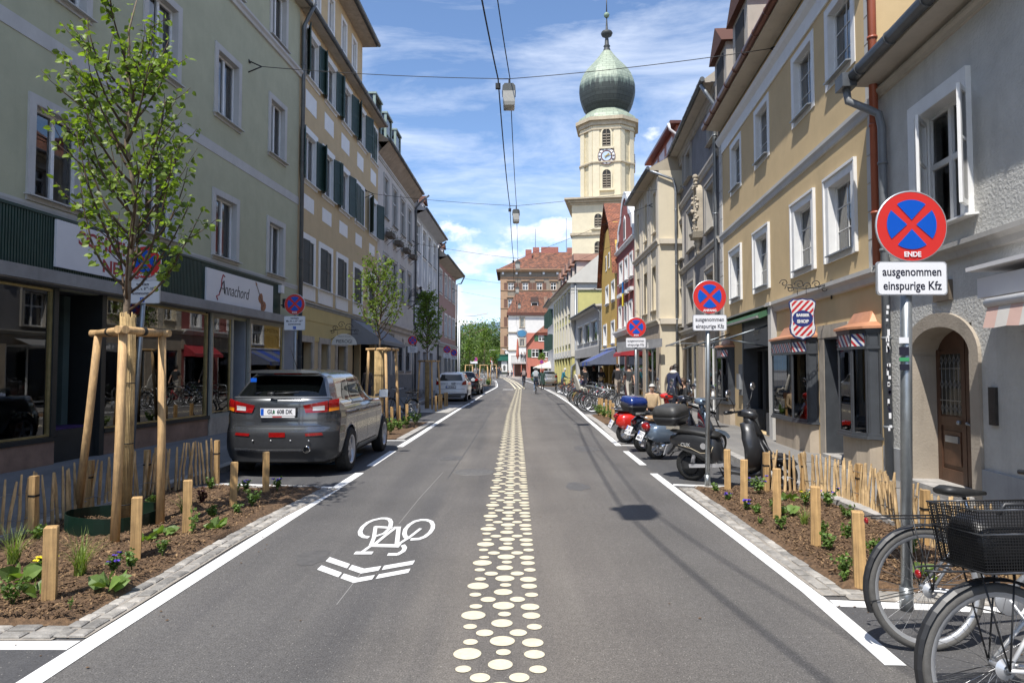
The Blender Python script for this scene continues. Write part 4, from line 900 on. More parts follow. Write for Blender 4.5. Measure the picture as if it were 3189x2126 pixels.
g=MB();g.box(X(2.33),X(2.18),-.02,0,.36,.5);b.part(g,'meter_box',M_zinc)
g=MB();g.box(X(3.3),X(2.95),-.05,0,2.42,2.66);b.part(g,'plaque',mat('old_bronze_plaque',(.12,.095,.07),.6,.25,9))
g=MB();g.box(1.1,3.2,.25,2.4,6.0,7.6);b.part(g,'dormer',M_tanz)
# -------- ochre house with the barber shop
M_och=stucco('warm_ochre_render',(.60,.45,.25),.002,.05,.08)
M_quoin=stucco('pale_quoin_plaster',(.50,.49,.47),.001,.06,.12)
b=Bld('warm ochre house with white quoins, copper gutter and a barber shop below','building',RPt(15.25),RPt(4.80));OC=b
X=lambda s:15.25-s
su=[(5.5,6.75),(7.3,8.58),(10.15,11.42),(12.7,13.95)];sl_=[(5.58,6.83),(7.4,8.66),(10.28,11.55),(12.8,14.05)]
stO=dict(sw=.14,sb=.12,stp=.13,m=M_frame,fm=M_frame,proud=.015,n=1,fy=.13,dp=.6,sm=M_zinc,sp=.1,sin=1,rim=.0,bars=(.33,.66),vbars=1,cur=1,fw=.05)
stO2={**stO,'rim':.045,'proud':.03,'cur':1}
U1=[(X(c),X(a),6.42,7.86)for a,c in su];U2=[(X(c),X(a),3.44,4.88)for a,c in sl_]
bay1,bay2,bay0=(X(9.45),X(7.38)),(X(5.82),X(4.86)),(X(15.0),X(13.75))
dx0,dx1=X(6.98),X(6.05);gs0,gs1=X(12.6),X(10.15)
b.wall(M_och,0,8.7,[b.hole(w,stO)for w in U1+U2]+[(bay1[0]+.1,bay1[1]-.1,.66,2.15,1.6),(bay2[0]+.08,bay2[1]-.06,.66,2.15,1.6),(bay0[0]+.1,bay0[1]-.1,.66,2.15,1.6),(dx0,dx1,.1,2.16,.9),(gs0,gs1,.12,2.86,1.9)],D=9,rev=.25)
b.windows(U1,stO);b.windows(U2,stO2)
b.roof(8.78,.40,40,9,M_tile,stucco('cream_soffit',(.56,.50,.41),.001,.06,.2),M_copper,soff=-.05,gr=.085,chim=((4,3.5,.8,1.2),))
b.band(7.95,8.42,.1,M_frame,prof=[(0,0),(-.03,0),(-.03,.6),(-.1,.8),(-.14,1),(0,1)]);b.band(5.38,5.6,.06,M_quoin);b.band(2.86,3.08,.13,M_quoin,x0=X(9.95))
for x in(.9,3.2,6.6,9.8):dormer(b,x,-.15,9.2,1.5,1.5,M_tile,M_tanz)
for xq in(X(4.83)-.27,0):
 g=MB();z=.15 if xq<1 else 3.1
 while z<8.3:
  h=min(.42,8.3-z);w=.32+(.0 if int(z*10)%2 else .0);x0=xq
  if not(5.3<z+h and z<5.6):g.box(x0,x0+w,-.035,.0,z+.012,z+h-.012);g.box(x0,x0+w,-.02,0,z-.012,z+.012)
  z+=h
 g.box(xq+.01,xq+.31,-.018,0,.15 if xq<1 else 3.1,8.3);b.part(g,'quoin',M_quoin)
b.pipe([(b.W-.12,-.5,8.8),(b.W+.0,-.25,8.5),(b.W+.1,-.09,8.2),(b.W+.1,-.09,3.1)],.06,mat('red_brown_pipe',(.34,.095,.05),.4,.1,5),name='downpipe')
M_gpaint=mat('graphite_shop_paint',(.055,.06,.068),.4,.15,6);M_tan=stucco('travertine_cladding',(.42,.35,.27),.001,.12,.35,30)
M_coppersheet=mat('orange_copper_sheet',(.50,.235,.13),.5,.15,4,metal=.15)
def stripes(g,x0,x1,y0a,y1a,z0,z1,n,m0=0):
 """diagonal red / white / blue barber stripes across a panel from (x0,y0a) to (x1,y1a)"""
 seq=[1,2,1,3];W_=x1-x0;h=z1-z0;w=(W_+h*.9)/n
 def P(x,z):
  t=(x-x0)/W_;return(x,y0a+(y1a-y0a)*t,z)
 for i in range(n+3):
  a=x0-h*.9+i*w*.999
  pl=[(a,z1),(a+w,z1),(a+w+h*.9,z0),(a+h*.9,z0)]
  def clip(pl,f,v,sgn):
   out=[]
   for(p,q)in zip(pl,pl[1:]+pl[:1]):
    ip,iq=sgn*(p[f]-v)>=0,sgn*(q[f]-v)>=0
    if ip:out.append(p)
    if ip!=iq:
     t=(v-p[f])/(q[f]-p[f]);out.append((p[0]+t*(q[0]-p[0]),p[1]+t*(q[1]-p[1])))
   return out
  pl=clip(pl,0,x0,1)
  if len(pl)>2:pl=clip(pl,0,x1,-1)
  if len(pl)>2:g.poly([P(x,z)for x,z in pl],seq[i%4])
M_swhite=mat('stripe_white',(.66,.66,.66),.4,.03,5);M_sred=mat('stripe_red',(.50,.03,.035),.4,.05,5);M_sblue=mat('stripe_blue',(.03,.05,.20),.4,.05,5)
def baywin(b_,x0,x1,z0,z1,out,copper=True,mullx=.5,plinth=True,label=None):
 """polygonal projecting shop window: sloping left side, front, right side"""
 k_=min(1,(x1-x0)/1.6);P=[(x0,0),(x0+.16*k_,-out),(x1-.62*k_,-out),(x1-.10,-out*.58),(x1,0)];g=MB();f=.03
 front=P
 gl=MB()
 for(p,q)in zip(front,front[1:]):
  last=q==P[-1]
  d=Vector((q[0]-p[0],q[1]-p[1],0));L=d.length;d/=L
  for s_ in(0,L-f):a=Vector((p[0],p[1],0))+d*s_;g.bar((a.x+d.x*f/2,a.y+d.y*f/2,z0),(a.x+d.x*f/2,a.y+d.y*f/2,z1),f,f)
  for zz in(z0,z1-.26,z1-.03):g.bar((p[0],p[1],zz+.02),(q[0],q[1],zz+.02),.05,.045)
  if last:g.quad((p[0]+.005,p[1],z0),(q[0]-.005,q[1],z0),(q[0]-.005,q[1],z1),(p[0]+.005,p[1],z1))
  else:
   gl.quad((p[0],p[1],z0+.03),(q[0],q[1],z0+.03),(q[0],q[1],z1-.25),(p[0],p[1],z1-.25))
 for zz,e in((z0-.04,.04),(z1,.03)):
  ii=g.vs([(p[0]+(e if k>1 else-e),p[1]-(e if p[1]else 0),zz)for k,p in enumerate(P)]);jj=g.vs([(p[0]+(e if k>1 else-e),p[1]-(e if p[1]else 0),zz+.04)for k,p in enumerate(P)])
  g.face([ii+k for k in range(5)]);g.face([jj+k for k in range(5)])
  for k in range(5):g.face((ii+k,ii+(k+1)%5,jj+(k+1)%5,jj+k))
 o=g.build('bay_window',M_gpaint,b_.o);gl.build('pane',M_shopglass,o,fix=False)
 sg=MB();n=9
 for(p,q),nn_ in zip(list(zip(front,front[1:]))[:3],(5,13,10)):
  d=Vector((q[0]-p[0],q[1]-p[1]));L=d.length
  if d.x>.05:
   sg.quad((p[0]+.03,p[1]-.008,z1-.225),(q[0]-.03,q[1]-.008,z1-.225),(q[0]-.03,q[1]-.008,z1-.03),(p[0]+.03,p[1]-.008,z1-.03),0)
   stripes(sg,p[0]+.035,q[0]-.035,p[1]-.012,q[1]-.012,z1-.22,z1-.035,max(8,int(L/.052)))
 sg.build('striped_panel',[M_gpaint,M_swhite,M_sred,M_sblue],o,fix=False)
 if copper:
  c=MB();e=.07
  A=[(x0-e,0),(x0+.14*k_,-out-e),(x1-.60*k_,-out-e),(x1-.06,-out*.58-e),(x1+e,0)];B=[(x0+.1,0),(x0+.24*k_,-out*.55),(x1-.62*k_,-out*.55),(x1-.22*k_,-out*.36),(x1-.1,0)];Cc=[(x0+.2,0),(x0+.34*k_,-out*.25),(x1-.66*k_,-out*.25),(x1-.36*k_,-out*.15),(x1-.22,0)]
  i0=c.vs([(*p,z1+.035)for p in A]);i1=c.vs([(*p,z1+.07)for p in A]);i2=c.vs([(*p,z1+.14)for p in B]);i3=c.vs([(*p,z1+.30)for p in Cc])
  for i,j in((i0,i1),(i1,i2),(i2,i3)):
   for k in range(4):c.face((i+k,i+k+1,j+k+1,j+k))
  c.face([i3+k for k in range(5)]);c.face([i0+k for k in range(5)]);c.build('copper_roof',M_coppersheet,o,fix=False)
 if plinth:
  c=MB();Pp=[(x0+.02,0),(x0+.18*k_,-out*.85),(x1-.6*k_,-out*.85),(x1-.12,-out*.5),(x1-.02,0)];c.prism(Pp,.1,z0-.05,'z');c.build('base',M_tan,b_.o)
 return o
baywin(b,*bay1,.66,2.16,.26,mullx=.56);baywin(b,*bay2,.64,2.17,.26,mullx=.5);baywin(b,*bay0,.7,2.2,.24,mullx=.5)
g=MB()
g.box(dx0-.24,dx0,-.04,.3,.1,2.16);g.box(dx1,dx1+.2,-.04,.05,.1,2.16);g.box(dx0-.28,dx1+.12,-.045,.05,2.16,2.38);b.part(g,'stone_surround',stucco('speckled_granite',(.34,.30,.25),.002,.25,.3,50))
g=MB();g.box(dx0,dx1,-.1,.8,.08,.16);b.part(g,'door_step',M_kerb)
g=MB();g.box(dx0-.002,dx0+.02,-.03,.61,.16,2.16);g.box(dx1-.02,dx1+.002,-.03,.61,.16,2.16);g.box(dx0+.02,dx1-.02,-.03,.61,2.13,2.163);b.part(g,'door_lining',M_gpaint)
g=MB();g.box(dx0+.01,dx1-.01,.62,.67,.16,2.12);g.box(dx0+.02,dx0+.1,.56,.62,.16,2.1);g.box(dx1-.1,dx1-.02,.56,.62,.16,2.1);g.box(dx1-.06,dx1-.01,.05,.62,.16,2.1);dr_=b.part(g,'door',M_gpaint)
g=MB();rr_=random.Random(3)
for i in range(46):
 z_=rr_.uniform(.3,1.9);y_=rr_.uniform(.1,.5);g.box(dx1-.068,dx1-.063,y_,y_+rr_.uniform(.04,.08),z_,z_+rr_.uniform(.03,.07),rr_.randrange(3))
g.build('stickers',[M_swhite,M_sred,M_black],dr_)
g=MB();g.box(gs0-.06,gs0+.04,-.06,.3,.12,2.9);g.box(gs1-.04,gs1+.06,-.06,.3,.12,2.9);g.box(gs0+.04,gs1-.04,-.05,.02,2.14,2.86)
for xx in(gs0+.5,gs0+1.05,gs0+1.15,gs1-.65):g.box(xx,xx+.06,.3,.4,.12,2.14)
g.box(gs0+.04,gs0+.5,-.0,.5,.12,.62);g.box(gs1-.62,gs1-.04,0,.5,.12,.62);g.box(gs0+.04,gs1-.04,.28,.42,2.08,2.14);fa=b.part(g,'shop_front',M_gpaint)
text('Bäcker’s',.27,mat('pale_sign_lettering',(.42,.42,.40),.5,0),fa,((gs0+gs1)/2+.1,-.053,2.52),sx=.55,spacing=1.05);text('REZEPTUR',.06,mat('pale_sign_lettering',(.42,.42,.40),.5,0),fa,((gs0+gs1)/2+.1,-.053,2.32),spacing=1.3)
g=MB();
for a,c in((gs0+.06,gs0+.5),(gs0+.56,gs0+1.05),(gs1-.6,gs1-.06)):g=MB();g.quad((a,.35,.62),(c,.35,.62),(c,.35,2.08),(a,.35,2.08));g.build('pane',M_shopglass,fa,fix=False)
g=MB();g.box(gs1+.06,gs1+.3,-.12,.02,.1,3.05);b.part(g,'pilaster',M_quoin)
g=MB();g.box(gs1+.02,gs1+.34,-.16,.02,3.0,3.08);b.part(g,'pilaster_cap',M_quoin)
g=MB();g.box(gs0-.5,gs0-.14,-.05,0,.95,1.75);g.box(gs0-.46,gs0-.2,-.12,-.05,1.1,1.5);b.part(g,'letter_box',mat('grey_box',(.22,.23,.24),.5,.1,6))
o=hang(b,'awning','folded dark green café awning with two extended steel arms','awning',gs0-1.9,0,0)
M_gaw=mat('green_canvas',(.045,.12,.06),.9,.15,4);L_=gs1-gs0+1.95
g=MB();g.prism([(-.0,2.98),(-.30,2.88),(-.34,2.80),(-.30,2.74),(0,2.86)],0,L_,'x');g.build('canopy',M_gaw,o);g=MB();g.box(0,L_,-.2,0,3.0,3.04);g.bar((0,-.34,2.78),(L_,-.34,2.78),.05);g.build('housing',mat('grey_housing',(.28,.27,.26),.5,.1,5),o)
for xx,dxx in((.4,1),(L_-.25,1)):
 g=MB();g.tube([(xx,-.05,2.6),(xx-.5*dxx,-1.25,2.2)],.022,6);g.tube([(xx-.3,-.05,2.15),(xx-.38,-.9,2.32)],.018,6);g.tube([(xx-.38,-.9,2.32),(xx-.3,-.65,2.38)],.018,6);g.build('arm',mat('galvanised_arm',(.22,.25,.27),.4,.2,5,metal=.7),o)
o=hang(b,'hanging_sign','striped shield shaped hanging sign reading BARBER SHOP on scrolled ironwork','sign',X(6.62),-.0,2.38)
BS=o;o.scale=(1.22,1.22,1.22)
S=[(-.17,.30),(-.12,.34),(-.06,.335),(0,.35),(.06,.335),(.12,.34),(.17,.30),(.165,.24),(.145,.16),(.15,.02),(.165,-.05),(.15,-.12),(.10,-.17),(.04,-.18),(0,-.205),(-.04,-.18),(-.10,-.17),(-.15,-.12),(-.165,-.05),(-.15,.02),(-.145,.16),(-.165,.24)]
yc=-.42
M_navy=mat('navy_enamel',(.025,.04,.17),.35,.05,5)
g=MB();S2=[(1.06*x,1.06*(z-.07)+.07)for x,z in S]
g.prism([(yc+x,z)for x,z in S2],-.018,.018,'x',0)
def shield(side):
 q=MB();xx=-.021 if side<0 else .021;q.poly([(xx,yc+x,z)for x,z in S],1)
 def clipS(pl):
  C=[(-.165,-.12),(-.05,-.19),(.05,-.19),(.165,-.12),(.152,.02),(.15,.16),(.165,.29),(.10,.335),(-.10,.335),(-.165,.29),(-.15,.16),(-.152,.02)]
  C=[(-.15,-.11),(-.09,-.165),(.09,-.165),(.15,-.11),(.148,.2),(.155,.29),(.12,.33),(-.12,.33),(-.155,.29),(-.148,.2)]
  out=pl
  for(a,c)in zip(C,C[1:]+C[:1]):
   inp,out=out,[]
   if not inp:break
   for(p,r_)in zip(inp,inp[1:]+inp[:1]):
    f=lambda t:(c[0]-a[0])*(t[1]-a[1])-(c[1]-a[1])*(t[0]-a[0])
    fp_,fr=f(p),f(r_)
    if fp_>=0:out.append(p)
    if(fp_>=0)!=(fr>=0):t=fp_/(fp_-fr);out.append((p[0]+t*(r_[0]-p[0]),p[1]+t*(r_[1]-p[1])))
  return out
 for i in range(-5,6):
  a=i*.085;pl=clipS([(a-.3,-.25),(a-.3+.042,-.25),(a+.3+.042,.4),(a+.3,.4)])
  if len(pl)>2:q.poly([(xx*1.04,yc+(x if side<0 else x),z)for x,z in pl],2)
 oval=[(.138*math.cos(2*PI*i/28),.08+.115*math.sin(2*PI*i/28))for i in range(28)]
 q.poly([(xx*1.08,yc+x,z)for x,z in oval],0)
 return q
q=shield(-1);g2=g.build('board',[M_navy,M_swhite,M_sred],o)
q.build('painted_face',[M_navy,M_swhite,M_sred],g2,fix=False);shield(1).build('painted_face',[M_navy,M_swhite,M_sred],g2,fix=False)
for sd in(1,-1):
 rz=PI/2*sd
 text('BARBER',.052,M_swhite,g2,(.024*sd,yc,.125),rot=(PI/2,0,rz),bold=.0035,sx=.95);text('SHOP',.062,M_swhite,g2,(.024*sd,yc,.038),rot=(PI/2,0,rz),bold=.0035)
g=MB();g.tube([(0,-.02,.35),(0,-.02,.62)],.012,6);g.tube([(0,-.02,.55),(0,-.35,.50),(0,-.62,.52)],.008,6)
for cy,cz,r in((-.12,.5,.07),(-.22,.56,.06),(-.34,.53,.06),(-.45,.56,.07),(-.58,.5,.07),(-.66,.58,.06)):scroll(g,(0,cy,cz),r,0,8,r1=.012,w=.006)
g.tube([(0,-.36,.5),(0,-.36,.42)],.004,4);g.tube([(0,-.48,.5),(0,-.48,.42)],.004,4);g.build('bracket',M_iron,o)
def barber_props():
 o=hang(b,'wooden_hand','orange flower bunch in a tall wooden vase inside the barber window','ornament',X(5.25),.12,.72);g=MB();g.lathe([(.06,0),(.03,.1),(.025,.5),(.05,.75),(.03,.8)],k=10);g.build('vase',mat('wood_vase',(.3,.17,.07),.5,.2,6),o);o.name='flower_vase'
 g=MB()
 for i in range(26):a=rnd.uniform(0,6.3);r=rnd.uniform(0,.1);z_=.85+rnd.uniform(-.06,.1);g.quad((r*math.cos(a),r*math.sin(a),z_),(r*math.cos(a)+.05,r*math.sin(a),z_+.01),(r*math.cos(a)+.05,r*math.sin(a)+.02,z_+.05),(r*math.cos(a),r*math.sin(a)+.02,z_+.04))
 g.build('blossom',mat('orange_petals',(.6,.1,.03),.7,.2,9),o)
barber_props()
g=MB();g.box(bay1[0]+.1,bay1[1]-.1,.9,.95,.66,2.1);g.box(bay2[0],bay2[1],1.2,1.25,.66,2.1);b.part(g,'display_panel',mat('pale_grey_interior',(.16,.17,.165),.8,.2,2))
o=hang(b,'bistro_table','small round black bistro table with a vase in front of the café','table',gs0-.35,-.75,.1)
g=MB();g.lathe([(0,.74),(.33,.74),(.33,.77),(0,.77)],k=20);g.build('table_top',M_gpaint,o)
for k in range(3):
 g=MB();a=2*PI*k/3+.4;g.tube([(.22*math.cos(a+PI),.22*math.sin(a+PI),.74),(0,0,.38),(.3*math.cos(a),.3*math.sin(a),0)],.01,5);g.build('leg',M_iron,o)
ov=hang(b,'flower_vase','white vase with green leaves standing on the bistro table','vase',gs0-.35,-.75,.87)
g=MB();g.lathe([(.035,0),(.05,.06),(.035,.14),(.025,.16),(.04,.2)],k=12,capb=True);g.build('vase',M_frame,ov);g=MB()
for i in range(14):a=i*2.4;g.tube([(0,0,.15),(.04*math.cos(a),.04*math.sin(a),.28),(.09*math.cos(a),.09*math.sin(a),.34+.01*(i%4))],[.006,.012,.002],4)
g.build('leaves',mat('fresh_leaf',(.07,.16,.03),.7,.2,9),ov)
# -------- grey house with the stone niche
M_dkr=stucco('dark_grey_roughcast',(.20,.195,.20),.01,.12,.15,30);M_gtrim=stucco('greige_stone_trim',(.40,.375,.335),.001,.08,.25)
pN3=(RA+RB*20.35,20.35);pF3=(RA+RB*28.45,28.45)
b=Bld('dark grey roughcast house with beige window trims and a carved stone niche','building',pF3,pN3);X=lambda s:8.13-s
st=dict(sw=.13,sb=.05,m=M_gtrim,fm=M_frame,proud=.05,n=2,fy=.2,dp=.6,sm=M_gtrim,sp=.14,rim=.04,tr=.6,cur=.6)
wu=[(.55,1.95),(3.95,5.5),(6.5,8.0)]
T3=[(X(c),X(a),8.75,10.0)for a,c in[(.2,1.4),(4.6,5.9),(6.4,7.6)]];T2=[(X(c),X(a),6.0,7.62)for a,c in wu];T1=[(X(c),X(a),3.3,4.85)for a,c in[(.7,2.1),(4.2,5.7),(6.8,8.0)]]
b.wall(M_dkr,0,10.3,[b.hole(w,st)for w in T3+T2+T1]+[(.2,1.2,.1,2.5,1.2),(2.0,4.6,.2,2.6,1.6),(5.6,7.6,.2,2.6,1.6)],D=9,rev=.2)
b.windows(T3+T2,st);b.windows(T1,st);b.roof(10.32,.42,36,9,M_tile_old,M_tanz,M_dkzinc,soff=-.02)
for z0,z1,pr in((8.05,8.3,.09),(5.42,5.62,.1),(2.95,3.15,.15),(10.05,10.3,.12)):b.band(z0,z1,pr,M_gtrim)
g=MB()
for x0,x1,z0,z1 in[(w[0]+.05,w[1]-.05,z,z+.5)for w in T2 for z in(5.6,)]+[(w[0]+.05,w[1]-.05,4.9,5.36)for w in T1]:
 g=MB();g.box(x0,x1,-.03,0,z0,z1,0);g.box(x0+.13,x1-.13,-.034,-.03,z0+.1,z1-.1,1);b.part(g,'panel',[M_gtrim,M_dkr])
g=MB();g.box(.01,.29,-.03,0,3.2,10)
for x0 in(0,):
 z=3.2
 while z<10:g.box(x0,x0+.3,-.04,0,z+.012,z+.33);z+=.35
b.part(g,'quoin',M_gtrim);g=MB();g.box(0,b.W,-.03,0,2.55,2.95);g.box(1.25,1.95,-.05,0,.1,2.6);g.box(4.65,5.55,-.05,0,.1,2.6);g.box(7.65,b.W,-.05,0,.1,2.6);b.part(g,'shop_cladding',M_tan)
for x0,x1 in((2.0,4.6),(5.6,7.6)):shopframe(b,x0,x1,.3,2.55,M_frame,.06,-.0,mull=((x0+x1)/2+.2,),gm=M_shopglass)
o=hang(b,'stone_niche','ornate carved stone niche high on the dark grey facade','niche',X(2.95),0,0)
g=MB();x=0
g.prism([(-.36,6.3),(-.3,6.1),(.3,6.1),(.36,6.3)],-.32,0,'y');g.box(-.36,-.24,-.2,0,6.3,7.6);g.box(.24,.36,-.2,0,6.3,7.6)
P=[(-.36*math.cos(PI*i/12),7.6+.36*math.sin(PI*i/12))for i in range(13)];Q=[(-.24*math.cos(PI*i/12),7.6+.24*math.sin(PI*i/12))for i in range(13)]
for i in range(12):g.prism([P[i],P[i+1],Q[i+1],Q[i]],-.2,0,'y')
for i in range(60):
 side=rnd.choice((-1,1));z_=rnd.uniform(6.2,8.1);xx=side*(.3+rnd.uniform(-.08,.08))if z_<7.6 else rnd.uniform(-.3,.3);g.sphere((xx,-.2+rnd.uniform(-.04,.03),z_ if z_<7.6 else 7.9+rnd.uniform(-.05,.2)),rnd.uniform(.035,.07),6,5)
g.lathe([(.02,5.55),(.08,5.65),(.05,5.8),(.14,5.95),(.1,6.02),(.26,6.15),(.3,6.25)],(0,-.12,0),10);g.sphere((0,-.18,8.25),.1,8,6)
g.build('carved_frame',stucco('carved_limestone',(.46,.40,.31),.01,.2,.3,30),o);g=MB();g.tube([(0,-.1,6.3),(0,-.11,6.6),(0,-.1,6.95),(0,-.1,7.1)],[.12,.1,.09,.04],8);g.sphere((0,-.1,7.2),.07,8,6);g.build('figure',M_stone,o)
b.pipe([(8.0,-.48,10.3),(8.0,-.3,10.0),(8.0,-.09,9.7),(8.0,-.09,.1)],.06,M_zinc)
o=awning(b,1.9,4.3,2.85,2.55,.8,[mat('grey_awning',(.2,.2,.2),.9,.1,4)],'small dark awning over the clothes shop on the grey house',scallop=False,val=.05,end=False)
# -------- beige corner house projecting into the street
M_bei=stucco('warm_beige_render',(.66,.58,.43),.001,.04,.08);M_bei2=stucco('beige_pilaster',(.60,.54,.44),.001,.05,.1)
pL,pR=(6.1,33.7),(6.0,27.6)
b=Bld('cream beige house jutting into the street with tall narrow windows','building',pL,pR);X=lambda s:b.W-s
st=dict(sw=.02,sb=.02,m=M_bei2,fm=M_frame,proud=.0,n=2,tr=.55,fy=.2,dp=.5,sm=M_bei2,sp=.1,cur=.8)
T=[(X(c),X(a),7.35,9.1)for a,c in[(.55,1.35),(2.45,3.3),(4.6,5.35)]]+[(X(c),X(a),4.1,6.0)for a,c in[(.8,1.75),(2.8,3.8),(4.7,5.55)]]
b.wall(M_bei,0,9.75,[b.hole(w,st)for w in T]+[(.3,2.2,.2,2.6,1.5),(2.8,5.4,.2,2.6,1.6)],D=9);b.windows(T,st)
b.roof(9.75,.4,30,9,mat('red_painted_sheet',(.36,.12,.075),.5,.1,3),mat('beige_soffit2',(.40,.345,.26),.9,.08,3),M_dkzinc,soff=-.02)
g=MB()
for s0 in(0,1.6,2.1,3.55,4.15,5.6):g.box(X(s0+.35 if s0 else .45),X(s0),-.06,0,3.6,6.65);g.box(X(s0+.35 if s0 else .45),X(s0),-.05,0,6.95,9.5)
b.part(g,'pilaster',M_bei2);b.band(6.7,6.95,.14,M_bei2);b.band(3.45,3.68,.16,M_bei2)
g=MB();g.prism([(0,0),(.14,.0),(.14,.2),(0,.2)],0,1.2,'y');o=b.part(g,'cornice',M_bei2);o.location=(b.W,0,6.72)
g=MB();g.prism([(0,0),(.16,.0),(.16,.22),(0,.22)],0,1.2,'y');o=b.part(g,'cornice',M_bei2);o.location=(b.W,0,3.46)
b.pipe([(b.W-.1,-.46,9.8),(b.W+.1,-.1,9.6),(b.W+.12,.55,9.35),(b.W+.12,.65,9.0),(b.W+.12,.65,.1)],.055,M_zinc)
g=MB();g.box(0,b.W,-.03,0,2.6,3.45);g.box(0,.3,-.04,0,.1,2.6);g.box(2.2,2.8,-.04,0,.1,2.6);g.box(5.4,b.W+.03,-.04,0,.1,2.6);b.part(g,'shop_cladding',M_tan)
shopframe(b,2.8,5.4,.3,2.55,M_zinc,.05,-.0,mull=(4.2,));shopframe(b,.3,2.2,.3,2.55,M_zinc,.05,-.0)
g=MB();g.box(.3,5.8,.8,5.0,9.6,11.75,0);g.box(.1,6.0,.5,5.2,11.75,11.87,1)
for k in range(3):g.box(.8+k*1.6,1.9+k*1.6,.77,.8,10.5,11.5,2)
b.part(g,'attic',[mat('terracotta_sheet',(.40,.145,.085),.55,.1,3),M_copper,M_frame])
g=MB();g.tube([(5.95,.45,11.75),(5.95,.5,11.5),(5.9,.8,11.3),(5.9,.85,10.4)],.06,8);b.part(g,'downpipe',M_frame)
o=hang(b,'shop_banner','brushed silver projecting banner with white lettering below the beige house','sign',b.W+.35,-.9,2.25)
g=MB();g.prism([(-.9,.05),(.9,.28),(.9,.62),(-.9,.45)],-.02,.02,'x');g.build('panel',mat('silver_foil',(.36,.36,.37),.35,.25,2,metal=.6),o)
text('i feel i',.3,M_swhite,o,(.026,.0,.33),rot=(PI/2,0,PI/2),bold=.006)
# -------- red gabled house
M_redr=stucco('oxblood_render',(.30,.085,.075),.001,.05,.08)
b=Bld('narrow dark red house with a white curved gable','building',(6.1,39.5),(6.1,33.7));X=lambda s:5.8-s
st=dict(sw=.13,sb=.12,m=M_frame,fm=M_frame,proud=.05,n=2,tr=.6,fy=.15,dp=.5,sm=M_frame,sp=.14,cur=.7)
T=[(X(c),X(a),6.25,7.62)for a,c in[(.45,1.35),(1.85,2.95),(3.55,4.75)]]+[(X(c),X(a),3.8,5.2)for a,c in[(.7,1.7),(2.2,3.2),(4.0,5.1)]]
b.wall(M_redr,0,8.3,[b.hole(w,st)for w in T]+[(.3,2.6,.2,2.7,1.5),(3.2,5.5,.2,2.7,1.5)],D=9);b.windows(T,st)
P=[(0,8.3),(0,8.8),(.5,9.0),(.6,9.5),(1.0,9.8),(1.5,10.0),(1.9,10.7),(2.4,11.1),(2.9,11.25),(3.4,11.1),(3.9,10.7),(4.3,10.0),(4.8,9.8),(5.2,9.5),(5.3,9.0),(5.8,8.8),(5.8,8.3)]
g=MB();g.prism(P,0,.35,'y',1,0);Pi=[(2.9+(x-2.9)*.86,8.3+(z-8.3)*.88)for x,z in P]
for i in range(len(P)-1):g.prism([P[i],P[i+1],Pi[i+1],Pi[i]],-.05,-.002,'y',1)
g.prism([(2.6,8.6),(3.2,8.6),(3.2,9.7),(2.9,9.95),(2.6,9.7)],-.04,-.002,'y',1);g.prism([(2.7,8.7),(3.1,8.7),(3.1,9.6),(2.9,9.8),(2.7,9.6)],-.045,-.04,'y',2)
b.part(g,'gable',[M_redr,M_frame,M_dark])
g=MB();k_=math.tan(R(44));g.quad((0,.35,8.3),(2.9,.35,8.3+2.9*k_),(2.9,9,8.3+2.9*k_),(0,9,8.3));g.quad((5.8,.35,8.3),(2.9,.35,8.3+2.9*k_),(2.9,9,8.3+2.9*k_),(5.8,9,8.3));g.build('roof',M_tile,b.o,fix=False,uv=lambda c:(c.y,c.z*1.4))
b.band(8.15,8.35,.15,M_frame);b.band(3.45,3.75,.3,M_frame)
for w in T[:3]:
 g=MB();g.box(w[0]-.05,w[1]+.05,-.18,0,5.62,5.8);b.part(g,'window_hood',M_frame)
g=MB()
for x0,x1,z in((0,5.8,2.7),):g.box(x0,x1,-.05,0,z,3.45)
b.part(g,'shop_cladding',M_tan);shopframe(b,3.2,5.5,.3,2.68,M_frame,.06,0);shopframe(b,.3,2.6,.3,2.68,M_frame,.06,0)
fl=hang(b,'flag','blue and yellow striped cloth flag hanging from a window of the red house','flag',X(2.4),-.22,5.1);g=MB()
for i in range(8):
 a,c=-.3+i*.075,-.3+(i+1)*.075;ya,yc_=.04*math.sin(i*1.3),.04*math.sin((i+1)*1.3)
 g.quad((a,ya,.55),(c,yc_,.55),(c,yc_,1.15),(a,ya,1.15),0,True);g.quad((a,ya*1.4,-.1),(c,yc_*1.4,-.1),(c,yc_,.55),(a,ya,.55),1,True)
g.build('cloth',[mat('flag_blue',(.02,.16,.45),.8,.05),mat('flag_yellow',(.75,.6,.05),.8,.05)],fl)
awning(b,3.2,5.6,2.95,2.45,.7,[mat('red_canvas',(.35,.03,.04),.9,.1)],'small dark red awning on the red gabled house',scallop=False)
